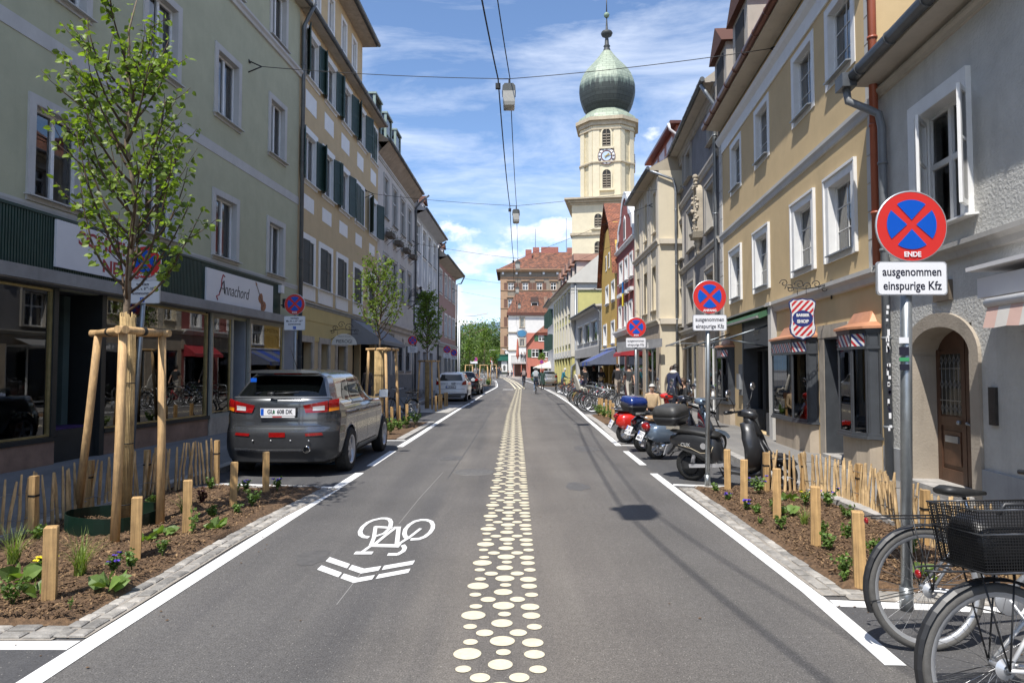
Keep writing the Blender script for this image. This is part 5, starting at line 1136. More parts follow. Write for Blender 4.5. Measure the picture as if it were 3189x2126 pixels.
# -------- mustard house
M_mus=stucco('mustard_render',(.56,.36,.085),.001,.05,.08)
b=Bld('mustard yellow house with white windows and a swept tiled roof','building',(6.15,46.6),(6.1,39.5));X=lambda s:b.W-s
T=[(X(c),X(a),5.7,7.0)for a,c in[(.8,2.2),(3.4,4.9)]]+[(X(c),X(a),3.1,4.6)for a,c in[(.9,2.4),(4.5,6.2)]]
b.wall(M_mus,0,7.6,[b.hole(w,st)for w in T]+[(1.0,3.0,.2,2.4,1.5),(3.8,6.2,.2,2.4,1.5)],D=9);b.windows(T,st)
g=MB();g.prism([(.0,7.6),(b.W,7.6),(b.W-.4,8.7),(b.W-1.6,10.6),(1.6,10.6),(.4,8.7)],0,.3,'y')
b.part(g,'gable',M_mus)
g=MB()
for sx in(0,1):
 P=[(-.25,7.2),(.3,8.5),(1.5,10.5),(b.W/2,12.2)]
 for(a,za_),(c,zc_)in zip(P,P[1:]):
  xa,xc=(a,c)if not sx else(b.W-a,b.W-c);g.quad((xa,-.3,za_),(xc,-.3,zc_),(xc,9,zc_),(xa,9,za_));g.quad((xa,-.3,za_-.15),(xc,-.3,zc_-.15),(xc,-.3,zc_+.01),(xa,-.3,za_+.01))
g.build('roof',M_tile,b.o,fix=False,uv=lambda c:(c.y,c.z*1.5));b.band(2.75,3.0,.12,M_frame)
for s0 in(1.3,3.0,4.4):g=MB();g.box(X(s0+.5),X(s0),-.03,0,8.0,9.0,0);g.box(X(s0+.42),X(s0+.08),-.034,-.03,8.1,8.9,1);b.part(g,'gable_window',[M_frame,M_dark])
M_blue1=mat('blue_grey_canvas',(.12,.14,.20),.9,.1,4);M_blue2=mat('royal_blue_stripe',(.03,.07,.33),.9,.05,4)
awning(b,3.9,6.8,2.85,2.1,1.6,[M_blue1,M_blue2],'blue striped café awning nearer the camera on the mustard house',stripes=5,val=.22,scallop=False)
awning(b,.9,3.7,2.85,2.1,1.6,[M_blue1,M_blue2],'blue grey café awning farther down the mustard house',stripes=9,val=.28)
# -------- low link building and the lime green house
M_link=stucco('pale_grey_render',(.56,.55,.53),.001,.05,.15)
b=Bld('low pale grey link building with a ribbon of three dark windows','building',(5.6,60.1),(6.15,46.7));W_=b.W
st5=dict(sw=.08,m=M_frame,fm=M_frame,proud=.02,n=1,fy=.15,dp=.5,sp=.08)
T=[(W_*.10+i*W_*.27,W_*.10+(i+.85)*W_*.27,3.65,5.3)for i in range(3)]
b.wall(M_link,0,6.0,[b.hole(w,st5)for w in T]+[(1,12,.2,2.6,3)],D=4);b.windows(T,st5);b.roof(6.0,.45,9,4,M_dkzinc,M_link,M_dkzinc,soff=0);b.pipe([(W_-.2,-.5,6.0),(W_-.2,-.1,5.6),(W_-.2,-.1,.1)],.07,M_zinc)
b.band(2.6,3.3,.06,stucco('concrete_apron',(.34,.335,.33),.001,.05,.2),prof=[(0,0),(-.06,0),(-.06,1),(0,1)])
M_lime=stucco('lime_green_render',(.56,.51,.20),.001,.05,.06);M_limew=stucco('white_pilaster',(.60,.57,.50),.001,.05,.1)
pL,pR=(4.75,76.5),(5.3,60.2)
b=Bld('lime yellow green house with white pilasters and a grey gable end','building',pL,pR);W_=b.W;n=6
T=[];st6=dict(sw=.06,m=M_limew,fm=M_frame,proud=.02,n=1,fy=.15,dp=.5,sm=M_dkzinc,sp=.1,fw=.08)
for i in range(n):
 x0=.5+i*(W_-1.2)/n;T.append((x0+.7,x0+2.2,6.6,8.75));T.append((x0+.7,x0+2.2,3.9,5.9))
arc=[(.6+i*(W_-1.2)/n,.6+i*(W_-1.2)/n+1.7,.1,2.75,2.2)for i in range(n)]
b.wall(M_lime,0,9.3,[b.hole(w,st6)for w in T]+arc,D=11);b.windows(T,st6)
g=MB()
for i in range(n+1):x0=i*(W_-.5)/n;g.box(x0,x0+.45,-.1,0,2.9,9.1)
g.box(0,W_,-.06,0,2.75,3.4);g.box(0,W_,-.12,0,8.9,9.3);b.part(g,'pilaster',M_limew)
g=MB();g.box(W_+.0,W_+.08,-.1,.5,2.8,9.0);g.box(W_,W_+.12,-.1,11.1,8.7,9.3);b.part(g,'corner_trim',M_limew)
g=MB();k_=math.tan(R(40));g.prism([(0,9.3),(11,9.3),(5.5,9.3+5.5*k_)],W_-.1,W_+.02,'x');b.part(g,'gable',mat('grey_gable_render',(.27,.28,.27),.9,.1,1))
b.roof(9.3,.5,40,11,M_tile,M_limew,M_copper,soff=0,x1=W_+.35)
for k in range(5):
 x=1.8+k*3.1;g=MB();g.box(x-.75,x+.75,.6,3,9.9,11.5,1);g.prism([(x-1.0,11.5),(x+1.0,11.5),(x+.5,12.2),(x-.5,12.2)],.35,3.4,'y',0);g.box(x-.5,x+.5,.57,.6,10.2,11.3,2);b.part(g,'dormer',[mat('brown_dormer_roof',(.24,.13,.09),.8,.2,3),M_limew,M_dark])
b.pipe([(W_+.14,.3,9.3),(W_+.14,.3,2.2),(W_+.14,-.05,1.9),(W_+.14,-.12,.1)],.09,M_zinc)
o=hang(b,'hanging_sign','square mustard sign board with a painted S emblem on the green house corner','sign',W_+.25,.9,2.85);g=MB();g.box(-.06,.06,0,1.9,0,1.35,0);g.box(.06,.07,.12,1.78,.1,1.25,1);g.build('board',[mat('olive_frame',(.30,.27,.10),.6,.1),mat('mustard_board',(.50,.42,.12),.6,.1,3)],o)
text('S',.8,M_iron,o,(.08,.95,.7),rot=(PI/2,0,PI/2))
b=Bld('slim old house with dark green shutters beyond the lime green house','building',(4.6,88),(4.75,77));W_=b.W
T=[(1+i*2.5,2.2+i*2.5,z,z+1.9)for i in range(4)for z in(3.9,6.8)]
b.wall(M_whitewall,0,9.6,[b.hole(w,st5)for w in T],D=9);b.windows(T,st5);b.roof(9.6,.5,46,9,M_tile,M_stone,M_dkzinc)
for w in T[:]:
 for hx,hg in((w[0]+.08,1),(w[1]-.08,-1)):g=MB();g.box(0,.5,-.04,0,0,1.75);o=g.build('shutter',M_shut,b.o);o.location=(hx,-.03,w[2]+.08);o.rotation_euler=(0,0,-R(95)if hg>0 else R(95)-PI)
 # ========== FAR BUILDINGS
def farbld(label,x0,x1,Y,m,ze,D=12,**k):
 return Bld(label,'building',(x0,Y),(x1,Y))
def px2(px,py,Y):v=at(px,py,Y);return v.x,v.z
M_salmon=stucco('salmon_render',(.50,.175,.125),.001,.05,.06);M_wh=stucco('bright_white_render',(.72,.71,.68),.001,.04,.06)
M_gsh=mat('mid_green_shutter',(.05,.13,.06),.6,.15,5)
Yc=106;x0,x1=at(1642,1100,Yc).x,at(1750,1100,Yc).x;K=Yc/FPX
def X_(px):return(px-1594.5)*K*1.0-x0
def Z_(py,Y=Yc):return CH+(1152-py)*Y/FPX*1.0
b=Bld('small salmon pink café house with green shutters and a tiled hipped roof','building',(x0,Yc),(x1,Yc));W_=b.W
st=dict(sw=.0,sb=.0,m=M_frame,fm=M_frame,proud=0,n=2,fy=.05,dp=.5,tr=.66,bars=(.33,),fw=.09,sill=1,sm=M_frame,sp=.08)
wd=1.15;T=[]
for px in(1667,1701):T.append((X_(px)-wd*.5,X_(px)+wd*.5,Z_(1112),Z_(1087)))
for px in(1687,1717):T.append((X_(px)-.5,X_(px)+.5,Z_(1062),Z_(1044)))
zb=gz(Yc);zt=Z_(1036)
b.wall(M_salmon,zb,zt-.0,[b.hole(w,st)for w in T]+[(.5,2.0,zb+.1,Z_(1140),1),(2.6,4.6,zb+.1,Z_(1140),1)],D=9,x0=0)
b.windows(T,st)
for w in T:
 for s_ in(-1,1):
  a=w[0]-.62 if s_<0 else w[1]+.02;g=MB();g.box(a,a+.6,-.05,-.01,w[2],w[3]);b.part(g,'shutter',M_gsh)
g=MB();zr=Z_(1006)
g.quad((-.2,-.3,Z_(1075)),(X_(1668),-.3,zt),(X_(1668),9,zt),(-.2,9,Z_(1075)),1)
g.poly([(X_(1668),-.35,zt),(W_+3,-.35,zt),(W_+1,3.5,zr),(X_(1701),3.5,zr)],0);g.poly([(X_(1668),-.35,zt),(X_(1701),3.5,zr),(X_(1701),5,zr),(X_(1668),9,zt)],0);g.poly([(X_(1668),9,zt),(X_(1701),5,zr),(W_+1,5,zr),(W_+3,9,zt)],0)
g.quad((X_(1701),3.5,zr),(W_+1,3.5,zr),(W_+1,5,zr),(X_(1701),5,zr),0)
g.build('roof',[M_tile,mat('grey_sheet_roof',(.25,.25,.26),.5,.1,3)],b.o,fix=False,uv=lambda c:(c.x,c.z*1.6+c.y))
g=MB();g.poly([(-.05,-.02,Z_(1078)),(X_(1668),-.02,zt),(X_(1668),.2,zt),(-.05,.2,Z_(1078))]);b.part(g,'verge',M_salmon)
text('CAFE',.95,M_frame,b.o,(X_(1712),-.03,Z_(1125)),bold=.02)
g=MB();g.box(X_(1713),X_(1722),4,5,zr-.6,zr+1.2);b.part(g,'chimney',M_salmon)
Yw=122;x0=at(1583,1100,Yw).x;x1=at(1740,1100,Yw).x;K=Yw/FPX
b=Bld('tall white house with an oval blue window and a terrace in front','building',(x0,Yw),(x1,Yw));W_=b.W;zb=gz(Yw);Zw=lambda py:CH+(1152-py)*Yw/FPX
M_bei3=stucco('cream_window_trim',(.52,.47,.38),.001,.05,.1)
stw=dict(sw=.2,m=M_bei3,fm=M_bei3,proud=.08,n=2,fy=.12,dp=.5,fw=.08,sm=M_bei3,sp=.15)
T=[(X_(1617),X_(1635),Zw(1022),Zw(986)),(X_(1615),X_(1637),Zw(1081),Zw(1051))]
b.wall(M_wh,zb,Zw(973),[b.hole(w,stw)for w in T],D=12);b.window(T[0],{**stw,'tr':.7});b.window(T[1],stw)
g=MB();cx,cz=X_(1625),Zw(1038);g.lathe([(.0,-.06),(.75,-.06),(.95,-.1),(1.0,0)],(cx,0,0),24,axis='y');o=b.part(g,'oval_window',[M_zinc]);o.scale=(1,1,.8);o.location=(cx*0,0,cz)
g=MB();g.lathe([(.0,-.08),(.74,-.08)],(cx,0,0),24,axis='y');q=g.build('pane',mat('blue_pane',(.05,.2,.36),.1,.1,.8),o)
g=MB();zr5=CH+(Zw(908)-CH)*126.5/122
a0=X_(1592);g.quad((a0-.8,-.4,Zw(973)),(W_+1,-.4,Zw(973)),(W_-1,4.5,zr5),(X_(1609),4.5,zr5),0);g.quad((a0-.8,-.4,Zw(973)),(X_(1609),4.5,zr5),(X_(1609),7,zr5),(a0-.8,12,Zw(973)),1)
g.quad((a0-.8,-.42,Zw(973)),(W_+1,-.42,Zw(973)),(W_+1,-.42,Zw(973)-.5),(a0-.8,-.42,Zw(973)-.5),1);g.quad((X_(1609),4.5,zr5),(W_-1,4.5,zr5),(W_+1,12,Zw(973)),(a0-.8,12,Zw(973)),0)
ro=g.build('roof',[M_tile_old,M_copper],b.o,fix=False,uv=lambda c:(c.x,c.z*1.5))
for px,py,w,h in((1703,918,.5,3),):q=MB();q.box(X_(1696),X_(1706),1.5,2.4,Zw(962),Zw(920));q.build('chimney',mat('striped_chimney',(.33,.22,.16),.9,.3,5),ro)
q=MB();q.box(X_(1655),X_(1677),1.2,3,Zw(953),Zw(935),1);q.box(X_(1657),X_(1674),1.17,1.2,Zw(951),Zw(941),2);q.prism([(.9,Zw(937)),(3.9,Zw(912)),(3.9,Zw(937))],X_(1654),X_(1678),'x',0);q.build('dormer',[M_tile_old,M_wh,M_dark],ro)
for py in(1036,1092):b.band(Zw(py+2),Zw(py-3),.25,M_bei3,x0=0,x1=X_(1608))
tr=thing('terrace','raised café terrace with railing in front of the tall white house','terrace',(0,0,0))
tx0,tx1=at(1592,1100,117).x,at(1644,1100,117).x;zt_=at(1600,1128,117).z
g=MB();g.box(tx0,tx1,115,121.9,zt_-.25,zt_);g.build('deck',mat('pale_deck',(.5,.5,.49),.7,.05),tr);g=MB();g.box(tx0+.6,tx1,117,121.9,gz(117),zt_-.25);g.build('base',mat('brown_screen',(.16,.085,.06),.8,.3,2),tr)
g=MB()
for i in range(22):x=tx0+(tx1-tx0)*i/21;g.bar((x,115.1,zt_),(x,115.1,zt_+1.05),.04)
g.bar((tx0,115.1,zt_+1.05),(tx1,115.1,zt_+1.05),.06);g.build('railing',M_iron,tr)
for k in range(3):g=MB();x=tx0+.4+k*1.3;g.bar((x,115.2,gz(115)),(x,115.2,zt_-.25),.12);g.build('post',M_salmon,tr)
pr_=thing('folded_parasol','tall folded terracotta parasol on the terrace','parasol',(at(1612,1100,117).x,117,zt_));g=MB();g.lathe([(.05,.5),(.32,1.2),(.24,1.6),(.15,3.4),(.05,4.1)],k=10);g.build('canopy',mat('terracotta_canvas',(.42,.12,.08),.9,.1),pr_);g=MB();g.tube([(0,0,0),(0,0,1)],.04,6);g.build('pole',M_iron,pr_)
Yb=150;K=Yb/FPX;x0=at(1558,1100,Yb).x;x1=at(1850,1100,Yb).x
b=Bld('large brown four storey block with shuttered windows and a tiled hipped roof','building',(x0,Yb),(x1,Yb));W_=b.W;Zb=lambda py:CH+(1152-py)*Yb/FPX;zb=gz(Yb)
M_brn=stucco('brown_grey_render',(.25,.21,.165),.001,.12,.1);M_orn=stucco('orange_trim',(.40,.26,.165),.001,.08,.1)
stb=dict(sw=.12,m=M_orn,fm=M_frame,proud=.06,n=2,tr=.6,fy=.1,dp=.5,fw=.12,sm=M_orn,sp=.2)
T=[];cols=[1591,1636,1680,1724,1768,1812]
for px in cols:
 T+=[(X_(px)-.75,X_(px)+.75,Zb(904),Zb(878)),(X_(px)-.75,X_(px)+.75,Zb(962),Zb(929)),(X_(px)-.75,X_(px)+.75,Zb(1020),Zb(985)),(X_(px)-.75,X_(px)+.75,Zb(1080),Zb(1044))]
b.wall(M_brn,zb,Zb(845),[b.hole(w,stb)for w in T],D=16);b.windows(T,stb)
for w in T[:8]+T[8:12:4]:
 for s_ in(-1,1):a=w[0]-.75 if s_<0 else w[1]+.05;g=MB();g.box(a,a+.7,-.08,-.02,w[2]+.1,w[3]-.1);b.part(g,'shutter',mat('brown_shutter',(.15,.075,.05),.7,.2,4))
for py in(906,962,1021,1083):b.band(Zb(py+1),Zb(py-4),.2,M_orn)
for w in T:
 g=MB();g.box(w[0]-.2,w[1]+.2,-.3,0,w[3]+.25,w[3]+.5);b.part(g,'window_hood',M_orn)
b.band(Zb(866),Zb(861),.2,M_orn);b.band(Zb(846),Zb(838),1.1,M_orn,x0=-.9);g=MB();g.box(0,1.6,-.06,0,zb,Zb(862));b.part(g,'pilaster',M_orn)
g=MB()
for i in range(14):x=X_(1563)+i*3.0;g.box(x,x+.45,-.5,0,Zb(854),Zb(847))
b.part(g,'eave_bracket',M_frame)
zr=CH+(Zb(783)-CH)*158/150;ze=CH+(Zb(839)-CH)*149/150;g=MB();xr=X_(1668);g.quad((-.9,-1,ze),(W_+1,-1,ze),(W_+1,8,zr),(xr,8,zr),0);g.poly([(-.9,-1,ze),(xr,8,zr),(-.9,17,ze)],0);g.quad((xr,8,zr),(W_+1,8,zr),(W_+1,17,ze),(-.9,17,ze),0)
ro=g.build('roof',M_tile_old,b.o,fix=False,uv=lambda c:(c.x*.45,c.z*.7))
for px,w,pt,y_ in((1648,1.4,776,5),(1674,1.5,769,8),(1719,4,768,8),(1787,1.5,770,8)):q=MB();zz=ze+(zr-ze)*(y_+1)/9;q.box(X_(px)-w/2,X_(px)+w/2,y_-.5,y_+.5,zz-1.5,CH+(1152-pt)*(Yb+y_)/FPX);q.build('chimney',M_chim,ro)
g=MB();g.tube([(X_(1672),8,zr),(X_(1672),8,zr+5.5)],.05,5);g.tube([(X_(1774),8,zr),(X_(1774),8,zr+8)],.05,5);g.build('aerial',M_iron,ro)
s=Bld('dark green shop front with a poster window under the brown block','building',(at(1551,1100,140).x,140),(at(1600,1100,140).x,140),name='kiosk');zb=gz(140);Zk=lambda py:CH+(1152-py)*140/FPX
g=MB();g.box(0,s.W,0,8,zb,Zk(1122),0);g.box(-.3,s.W+.1,-.4,8,Zk(1123),Zk(1106),1);g.box(-.4,s.W+.1,-.5,8,Zk(1106),Zk(1104),1);g.build('body',[mat('dark_shop',(.05,.06,.05),.5,.2),mat('bottle_green_fascia',(.02,.13,.09),.5,.1,2)],s.o)
g=MB();g.box(.7,1.9,-.05,0,zb+.5,Zk(1124),0);g.prism([(1.1,zb+.7),(1.5,zb+.7),(1.58,zb+1.6),(1.3,zb+1.9),(1.02,zb+1.6)],-.06,-.05,'y',1);g.build('poster',[M_frame,mat('poster_grey',(.1,.1,.1),.7)],s.o)
o=thing('round_sign','small round black and white clock-like shop sign above the green shop','sign',(at(1578,1100,138).x,138,Zk(1098)));g=MB();g.lathe([(0,-.1),(.45,-.1),(.5,-.05),(.5,.05),(.45,.1),(0,.1)],k=20,axis='y',m=0);g.lathe([(0,-.105),(.33,-.105)],k=20,axis='y',m=1);g.build('disc',[M_iron,M_frame],o)
g=MB();g.bar((-.0,0,.5),(-.9,0,.7),.15);g.build('arm',M_frame,o)
# ========== CHURCH TOWER
Yt=100.;kt=Yt/FPX/.985;cxp=1895.5
TW=thing('church_tower','tall cream baroque church tower with a green copper onion dome and clock','tower',((cxp-1594.5)*Yt/FPX,Yt,0),R(-10))
def ZD(py):
 d=ray(1895,py);return CH+d[2]/d[1]*Yt
def ZT(py):
 d=ray(1895,py);return CH+d[2]/d[1]*(Yt-3.7)
M_tow=stucco('cream_tower_plaster',(.66,.585,.42),.002,.05,.10);M_towd=stucco('rough_tower_panel',(.56,.49,.33),.02,.12,.1,12)
M_tst=stucco('tower_stone_trim',(.46,.39,.28),.002,.12,.3)
px=Yt/FPX
A,Bh=80*px,42*px
def oct_(a,bh):return[(-bh,-a),(bh,-a),(a,-bh),(a,bh),(bh,a),(-bh,a),(-a,bh),(-a,-bh)]
zb_,z8a,z8b=0,ZT(622),ZT(364)-1.1
sq=100*px;g=MB();g.box(-sq-.2,sq,-sq,sq,0,ZT(632));
q0=TW;g.build('square_shaft',M_tow,TW)
g=MB()
for z0,z1,e in((ZT(634),ZT(626),.5),(ZT(626),ZT(621),1.0),(ZT(735),ZT(727),.25),(ZT(640),ZT(634),.2)):g=MB();g.box(-sq-.2-e,sq+e,-sq-e,sq+e,z0,z1);g.build('cornice',M_tst,TW)
g=MB();g.prism(oct_(A-.12,Bh-.05),z8a-.3,z8b,'z');g.build('octagon_shaft',M_towd,TW)
g=MB();O=oct_(A,Bh)
for i in range(8):
 p,q=Vector((*O[i],0)),Vector((*O[(i+1)%8],0));L=(q-p).length;d=(q-p)/L;nrm=Vector((d.y,-d.x,0));w=.95 if L>3.5 else .75
 for s0 in(0,L-w):
  a=p+d*s0;M=Matrix.Translation(a)@Matrix.Rotation(math.atan2(d.y,d.x),4,'Z');g.box(0,w,-.12,.15,z8a,z8b,0,M)
 M=Matrix.Translation(p)@Matrix.Rotation(math.atan2(d.y,d.x),4,'Z')
 for z0,z1,e in((z8a,z8a+.5,.06),(z8b-.5,z8b,.1),(ZT(509),ZT(502),.12)):g.box(w,L-w,-e,.15,z0,z1,0,M)
 if L>3.5:g.box(w,L-w,-.02,.15,z8a,z8b,0,M)
g.build('pilaster',M_tow,TW)
g=MB()
for z0,z1,e in((z8b-.1,z8b+.5,.35),(z8b+.5,z8b+1.0,.75),(z8b-.75,z8b-.5,.22),(ZT(507),ZT(503),.28),(z8a-.2,z8a+.1,.35)):g=MB();g.prism(oct_(A+e,Bh+e*.45),z0,z1,'z');g.build('cornice',M_tst,TW)
def louvre(zc0,zc1,w,y,x=0.,name='louvred_opening'):
 g=MB();r=w/2;zs_=zc1-r;P=[(x-r,zc0),(x+r,zc0)]+[(x+r*math.cos(PI*i/10),zs_+r*math.sin(PI*i/10))for i in range(11)]
 g.prism(P,y-.16,y+.1,'y',0)
 n=int((zs_-zc0)/.34)
 for i in range(n):zz=zc0+(i+.4)*(zs_-zc0)/n;g.prism([(y-.26,zz-.08),(y-.16,zz+.06),(y-.16,zz+.12),(y-.26,zz-.02)],x-r+.06,x+r-.06,'x',1)
 g.box(x-.05,x+.05,y-.27,y-.16,zc0,zc1-.1,1)
 o=g.build(name,[M_dark,mat('weathered_louvre',(.20,.17,.13),.9,.3,5)],TW)
 q=MB();e=.2;Q=[(x+(r+e)*math.cos(PI*i/12),zs_+(r+e)*math.sin(PI*i/12))for i in range(13)];q2=[(x+r*math.cos(PI*i/12),zs_+r*math.sin(PI*i/12))for i in range(13)]
 for i in range(12):q.prism([Q[i],Q[i+1],q2[i+1],q2[i]],y-.2,y,'y')
 q.box(x-r-e,x-r,y-.2,y,zc0,zs_);q.box(x+r,x+r+e,y-.2,y,zc0,zs_);q.box(x-r-.45,x+r+.45,y-.35,y,zc0-.3,zc0);q.build('surround',M_tow,o)
cx_=-1.05*px*10/1
fx=-0.0
louvre(ZT(458),ZT(402),25*px,-A,fx);louvre(ZT(588),ZT(529),25*px,-A,fx);louvre(ZT(712),ZT(670),22*px,-sq,-1.2);louvre(ZT(795),ZT(755),22*px,-sq,-1.2);louvre(ZT(880),ZT(840),22*px,-sq,-1.2)
def clock(M):
 r=25.5*px;o=bpy.data.objects.new('clock',None);COL.objects.link(o);o.parent=TW;o.matrix_local=M
 g=MB();g.lathe([(0,-.1),(r,-.1),(r+.06,-.06),(r+.06,0)],k=40,axis='y',m=0);g.lathe([(r*.70,-.11),(r*.62,-.14),(r*.55,-.11)],k=40,axis='y',m=1)
 g.lathe([(0,-.108),(r*.6,-.108)],k=30,axis='y',m=2);g.lathe([(r*.97,-.105),(r*1.0,-.13),(r*1.05,-.1)],k=40,axis='y',m=1);g.build('clock_face',[M_frame,mat('dark_red_ring',(.10,.03,.03),.5,.1),mat('pale_blue_face',(.45,.56,.66),.5,.1,1)],o)
 q=MB()
 for i,num in enumerate(['XII','I','II','III','IIII','V','VI','VII','VIII','IX','X','XI']):
  a=2*PI*i/12;me=text_mesh(num,r*.27,ext=.01,bold=.012,sx=.8);me.materials.append(M_black)
  t=link('numeral',me,o);t.matrix_local=Matrix.Translation((r*.83*math.sin(a),-.125,r*.83*math.cos(a)))@Matrix.Rotation(a,4,'Y')@Matrix.Rotation(PI/2,4,'X')
 for ang,L,w in((R(45),r*.42,.14),(R(75),r*.66,.09)):
  q=MB();d=(math.sin(ang),math.cos(ang));q.bar((-d[0]*r*.25,-.2,-d[1]*r*.25),(d[0]*L,-.2,d[1]*L),w,.03,0,(0,1,0));q.build('clock_hand',mat('gold_leaf',(.55,.36,.1),.3,.1,metal=.8),o)
clock(Matrix.Translation((fx,-A-.12,ZT(487))));clock(Matrix.Translation((A+.12,0,ZT(487)))@Matrix.Rotation(PI/2,4,'Z'))
def copper():
 m=bpy.data.materials.new('verdigris_copper');m.use_nodes=True;t=m.node_tree;p=t.nodes['Principled BSDF'];p.inputs['Roughness'].default_value=.6;p.inputs['Metallic'].default_value=.15
 uv=nn(t,'ShaderNodeUVMap');tc=nn(t,'ShaderNodeTexCoord');sp=nn(t,'ShaderNodeSeparateXYZ');t.links.new(uv.outputs[0],sp.inputs[0])
 n=nn(t,'ShaderNodeTexNoise');n.inputs['Scale'].default_value=1.0;n.inputs['Detail'].default_value=8;n.inputs['Roughness'].default_value=.7
 mp_=nn(t,'ShaderNodeMapping');mp_.inputs['Scale'].default_value=(2.2,.22,1);t.links.new(uv.outputs[0],mp_.inputs[0]);t.links.new(mp_.outputs[0],n.inputs['Vector'])
 ad=nn(t,'ShaderNodeMath',operation='MULTIPLY_ADD');ad.inputs[1].default_value=5.0;t.links.new(n.outputs[0],ad.inputs[0]);t.links.new(sp.outputs[1],ad.inputs[2])
 r=nn(t,'ShaderNodeValToRGB');mr=nn(t,'ShaderNodeMapRange');mr.inputs['From Min'].default_value=0;mr.inputs['From Max'].default_value=16;t.links.new(ad.outputs[0],mr.inputs['Value']);t.links.new(mr.outputs[0],r.inputs[0])
 e=r.color_ramp.elements;e[0].position=.0;e[0].color=(.05,.06,.057,1);e[1].position=.40;e[1].color=(.05,.06,.055,1)
 for ps,c in((.43,(.15,.19,.16,1)),(.475,(.33,.38,.30,1)),(.9,(.36,.41,.31,1)),(1.0,(.38,.35,.24,1))):x=e.new(ps);x.color=c
 b=nn(t,'ShaderNodeTexBrick');b.inputs['Scale'].default_value=1;b.inputs['Brick Width'].default_value=1.0;b.inputs['Row Height'].default_value=.55;b.inputs['Mortar Size'].default_value=.035;b.inputs['Color1'].default_value=(1,1,1,1);b.inputs['Color2'].default_value=(.82,.84,.82,1);b.inputs['Mortar'].default_value=(.5,.5,.5,1)
 t.links.new(uv.outputs[0],b.inputs['Vector']);mm=nn(t,'ShaderNodeMixRGB',blend_type='MULTIPLY');mm.inputs[0].default_value=1;t.links.new(r.outputs[0],mm.inputs[1]);t.links.new(b.outputs[0],mm.inputs[2]);t.links.new(mm.outputs[0],p.inputs['Base Color']);return m
M_cop=copper()
prof=[(690/1,8.9)]
pz=[(343,82),(331,66),(318,62),(305,74),(290,81),(275,86),(262,87.5),(248,86),(232,80),(215,68),(200,54),(188,41),(178,30),(168,20),(160,15)]
def seg8(mb,prof,sub=4):
 ring=[]
 O8=[(math.cos(R(22.5+45*k)),math.sin(R(22.5+45*k)))for k in range(8)]
 for(r,z)in prof:ring.append([(r*1.04*x,r*1.04*y,z)for x,y in O8])
 k_=len(prof);lens=[0]
 for i in range(1,k_):lens.append(lens[-1]+math.hypot(prof[i][0]-prof[i-1][0],prof[i][1]-prof[i-1][1]))
 uvs=[]
 for i in range(k_-1):
  for j in range(8):
   P0,P1,P2,P3=ring[i][j],ring[i][(j+1)%8],ring[i+1][(j+1)%8],ring[i+1][j]
   for s in range(sub):
    def mixb(P,Q,t):
     v=Vector(P)*(1-t)+Vector(Q)*t;r=math.hypot(v.x,v.y)or 1;full=math.hypot(P[0],P[1]);bul=r+(full-r)*.55
     return(v.x*bul/r,v.y*bul/r,v.z)
    a,c=s/sub,(s+1)/sub
    mb.quad(mixb(P0,P1,a),mixb(P0,P1,c),mixb(P3,P2,c),mixb(P3,P2,a),0,True)
    w0=prof[i][0]*.78;w1=prof[i+1][0]*.78
    uvs+=[((j*7+(a-.5)*w0),lens[i]),((j*7+(c-.5)*w0),lens[i]),((j*7+(c-.5)*w1),lens[i+1]),((j*7+(a-.5)*w1),lens[i+1])]
 return uvs
g=MB();pr_s=[(95*px,ZT(368)),(89*px,ZT(352)),(74*px,ZT(340)),(60*px,ZT(326)),(50*px,ZT(320))];uvs=seg8(g,pr_s)
def build_uv(g,name,m,parent,uvs,off=0):
 me_o=g.build(name,m,parent,fix=False);L=me_o.data.uv_layers.new(name='UVMap')
 for i,uv_ in enumerate(uvs):L.data[i].uv=(uv_[0],uv_[1]+off)
 return me_o
build_uv(g,'copper_skirt',M_cop,TW,uvs,9)
g=MB();pz2=[(336,57),(326,66),(315,75),(302,81),(288,85.5),(275,87.5),(262,87),(250,83),(238,77),(224,66),(212,54),(200,43),(188,33),(178,25),(168,18),(162,14)]
uvs=seg8(g,[(r*px,CH+ray(1895,y)[2]/ray(1895,y)[1]*(Yt-3.3*max(0,min(1,(y-215)/115))))for y,r in pz2],5);build_uv(g,'onion_dome',M_cop,TW,uvs,0)
g=MB();g.lathe([(12*px,ZD(162)),(11*px,ZD(155)),(8*px,ZD(148)),(11*px,ZD(145)),(7*px,ZD(140)),(6*px,ZD(125)),(5*px,ZD(118)),(16*px,ZD(112)),(19*px,ZD(105)),(16*px,ZD(100)),(4*px,ZD(98)),(3*px,ZD(80)),(1.6*px,ZD(58))],k=14)
g.build('spire',mat('dark_patina',(.045,.05,.05),.6,.2,3),TW);g=MB();g.sphere((0,0,ZD(48)),9*px,14,10);g.build('spire_ball',mat('green_patina',(.2,.28,.2),.6,.2,3),TW)
g=MB();g.tube([(0,0,ZD(58)),(0,0,ZD(-25))],[.12,.05],6);g.build('spire_tip',M_iron,TW)
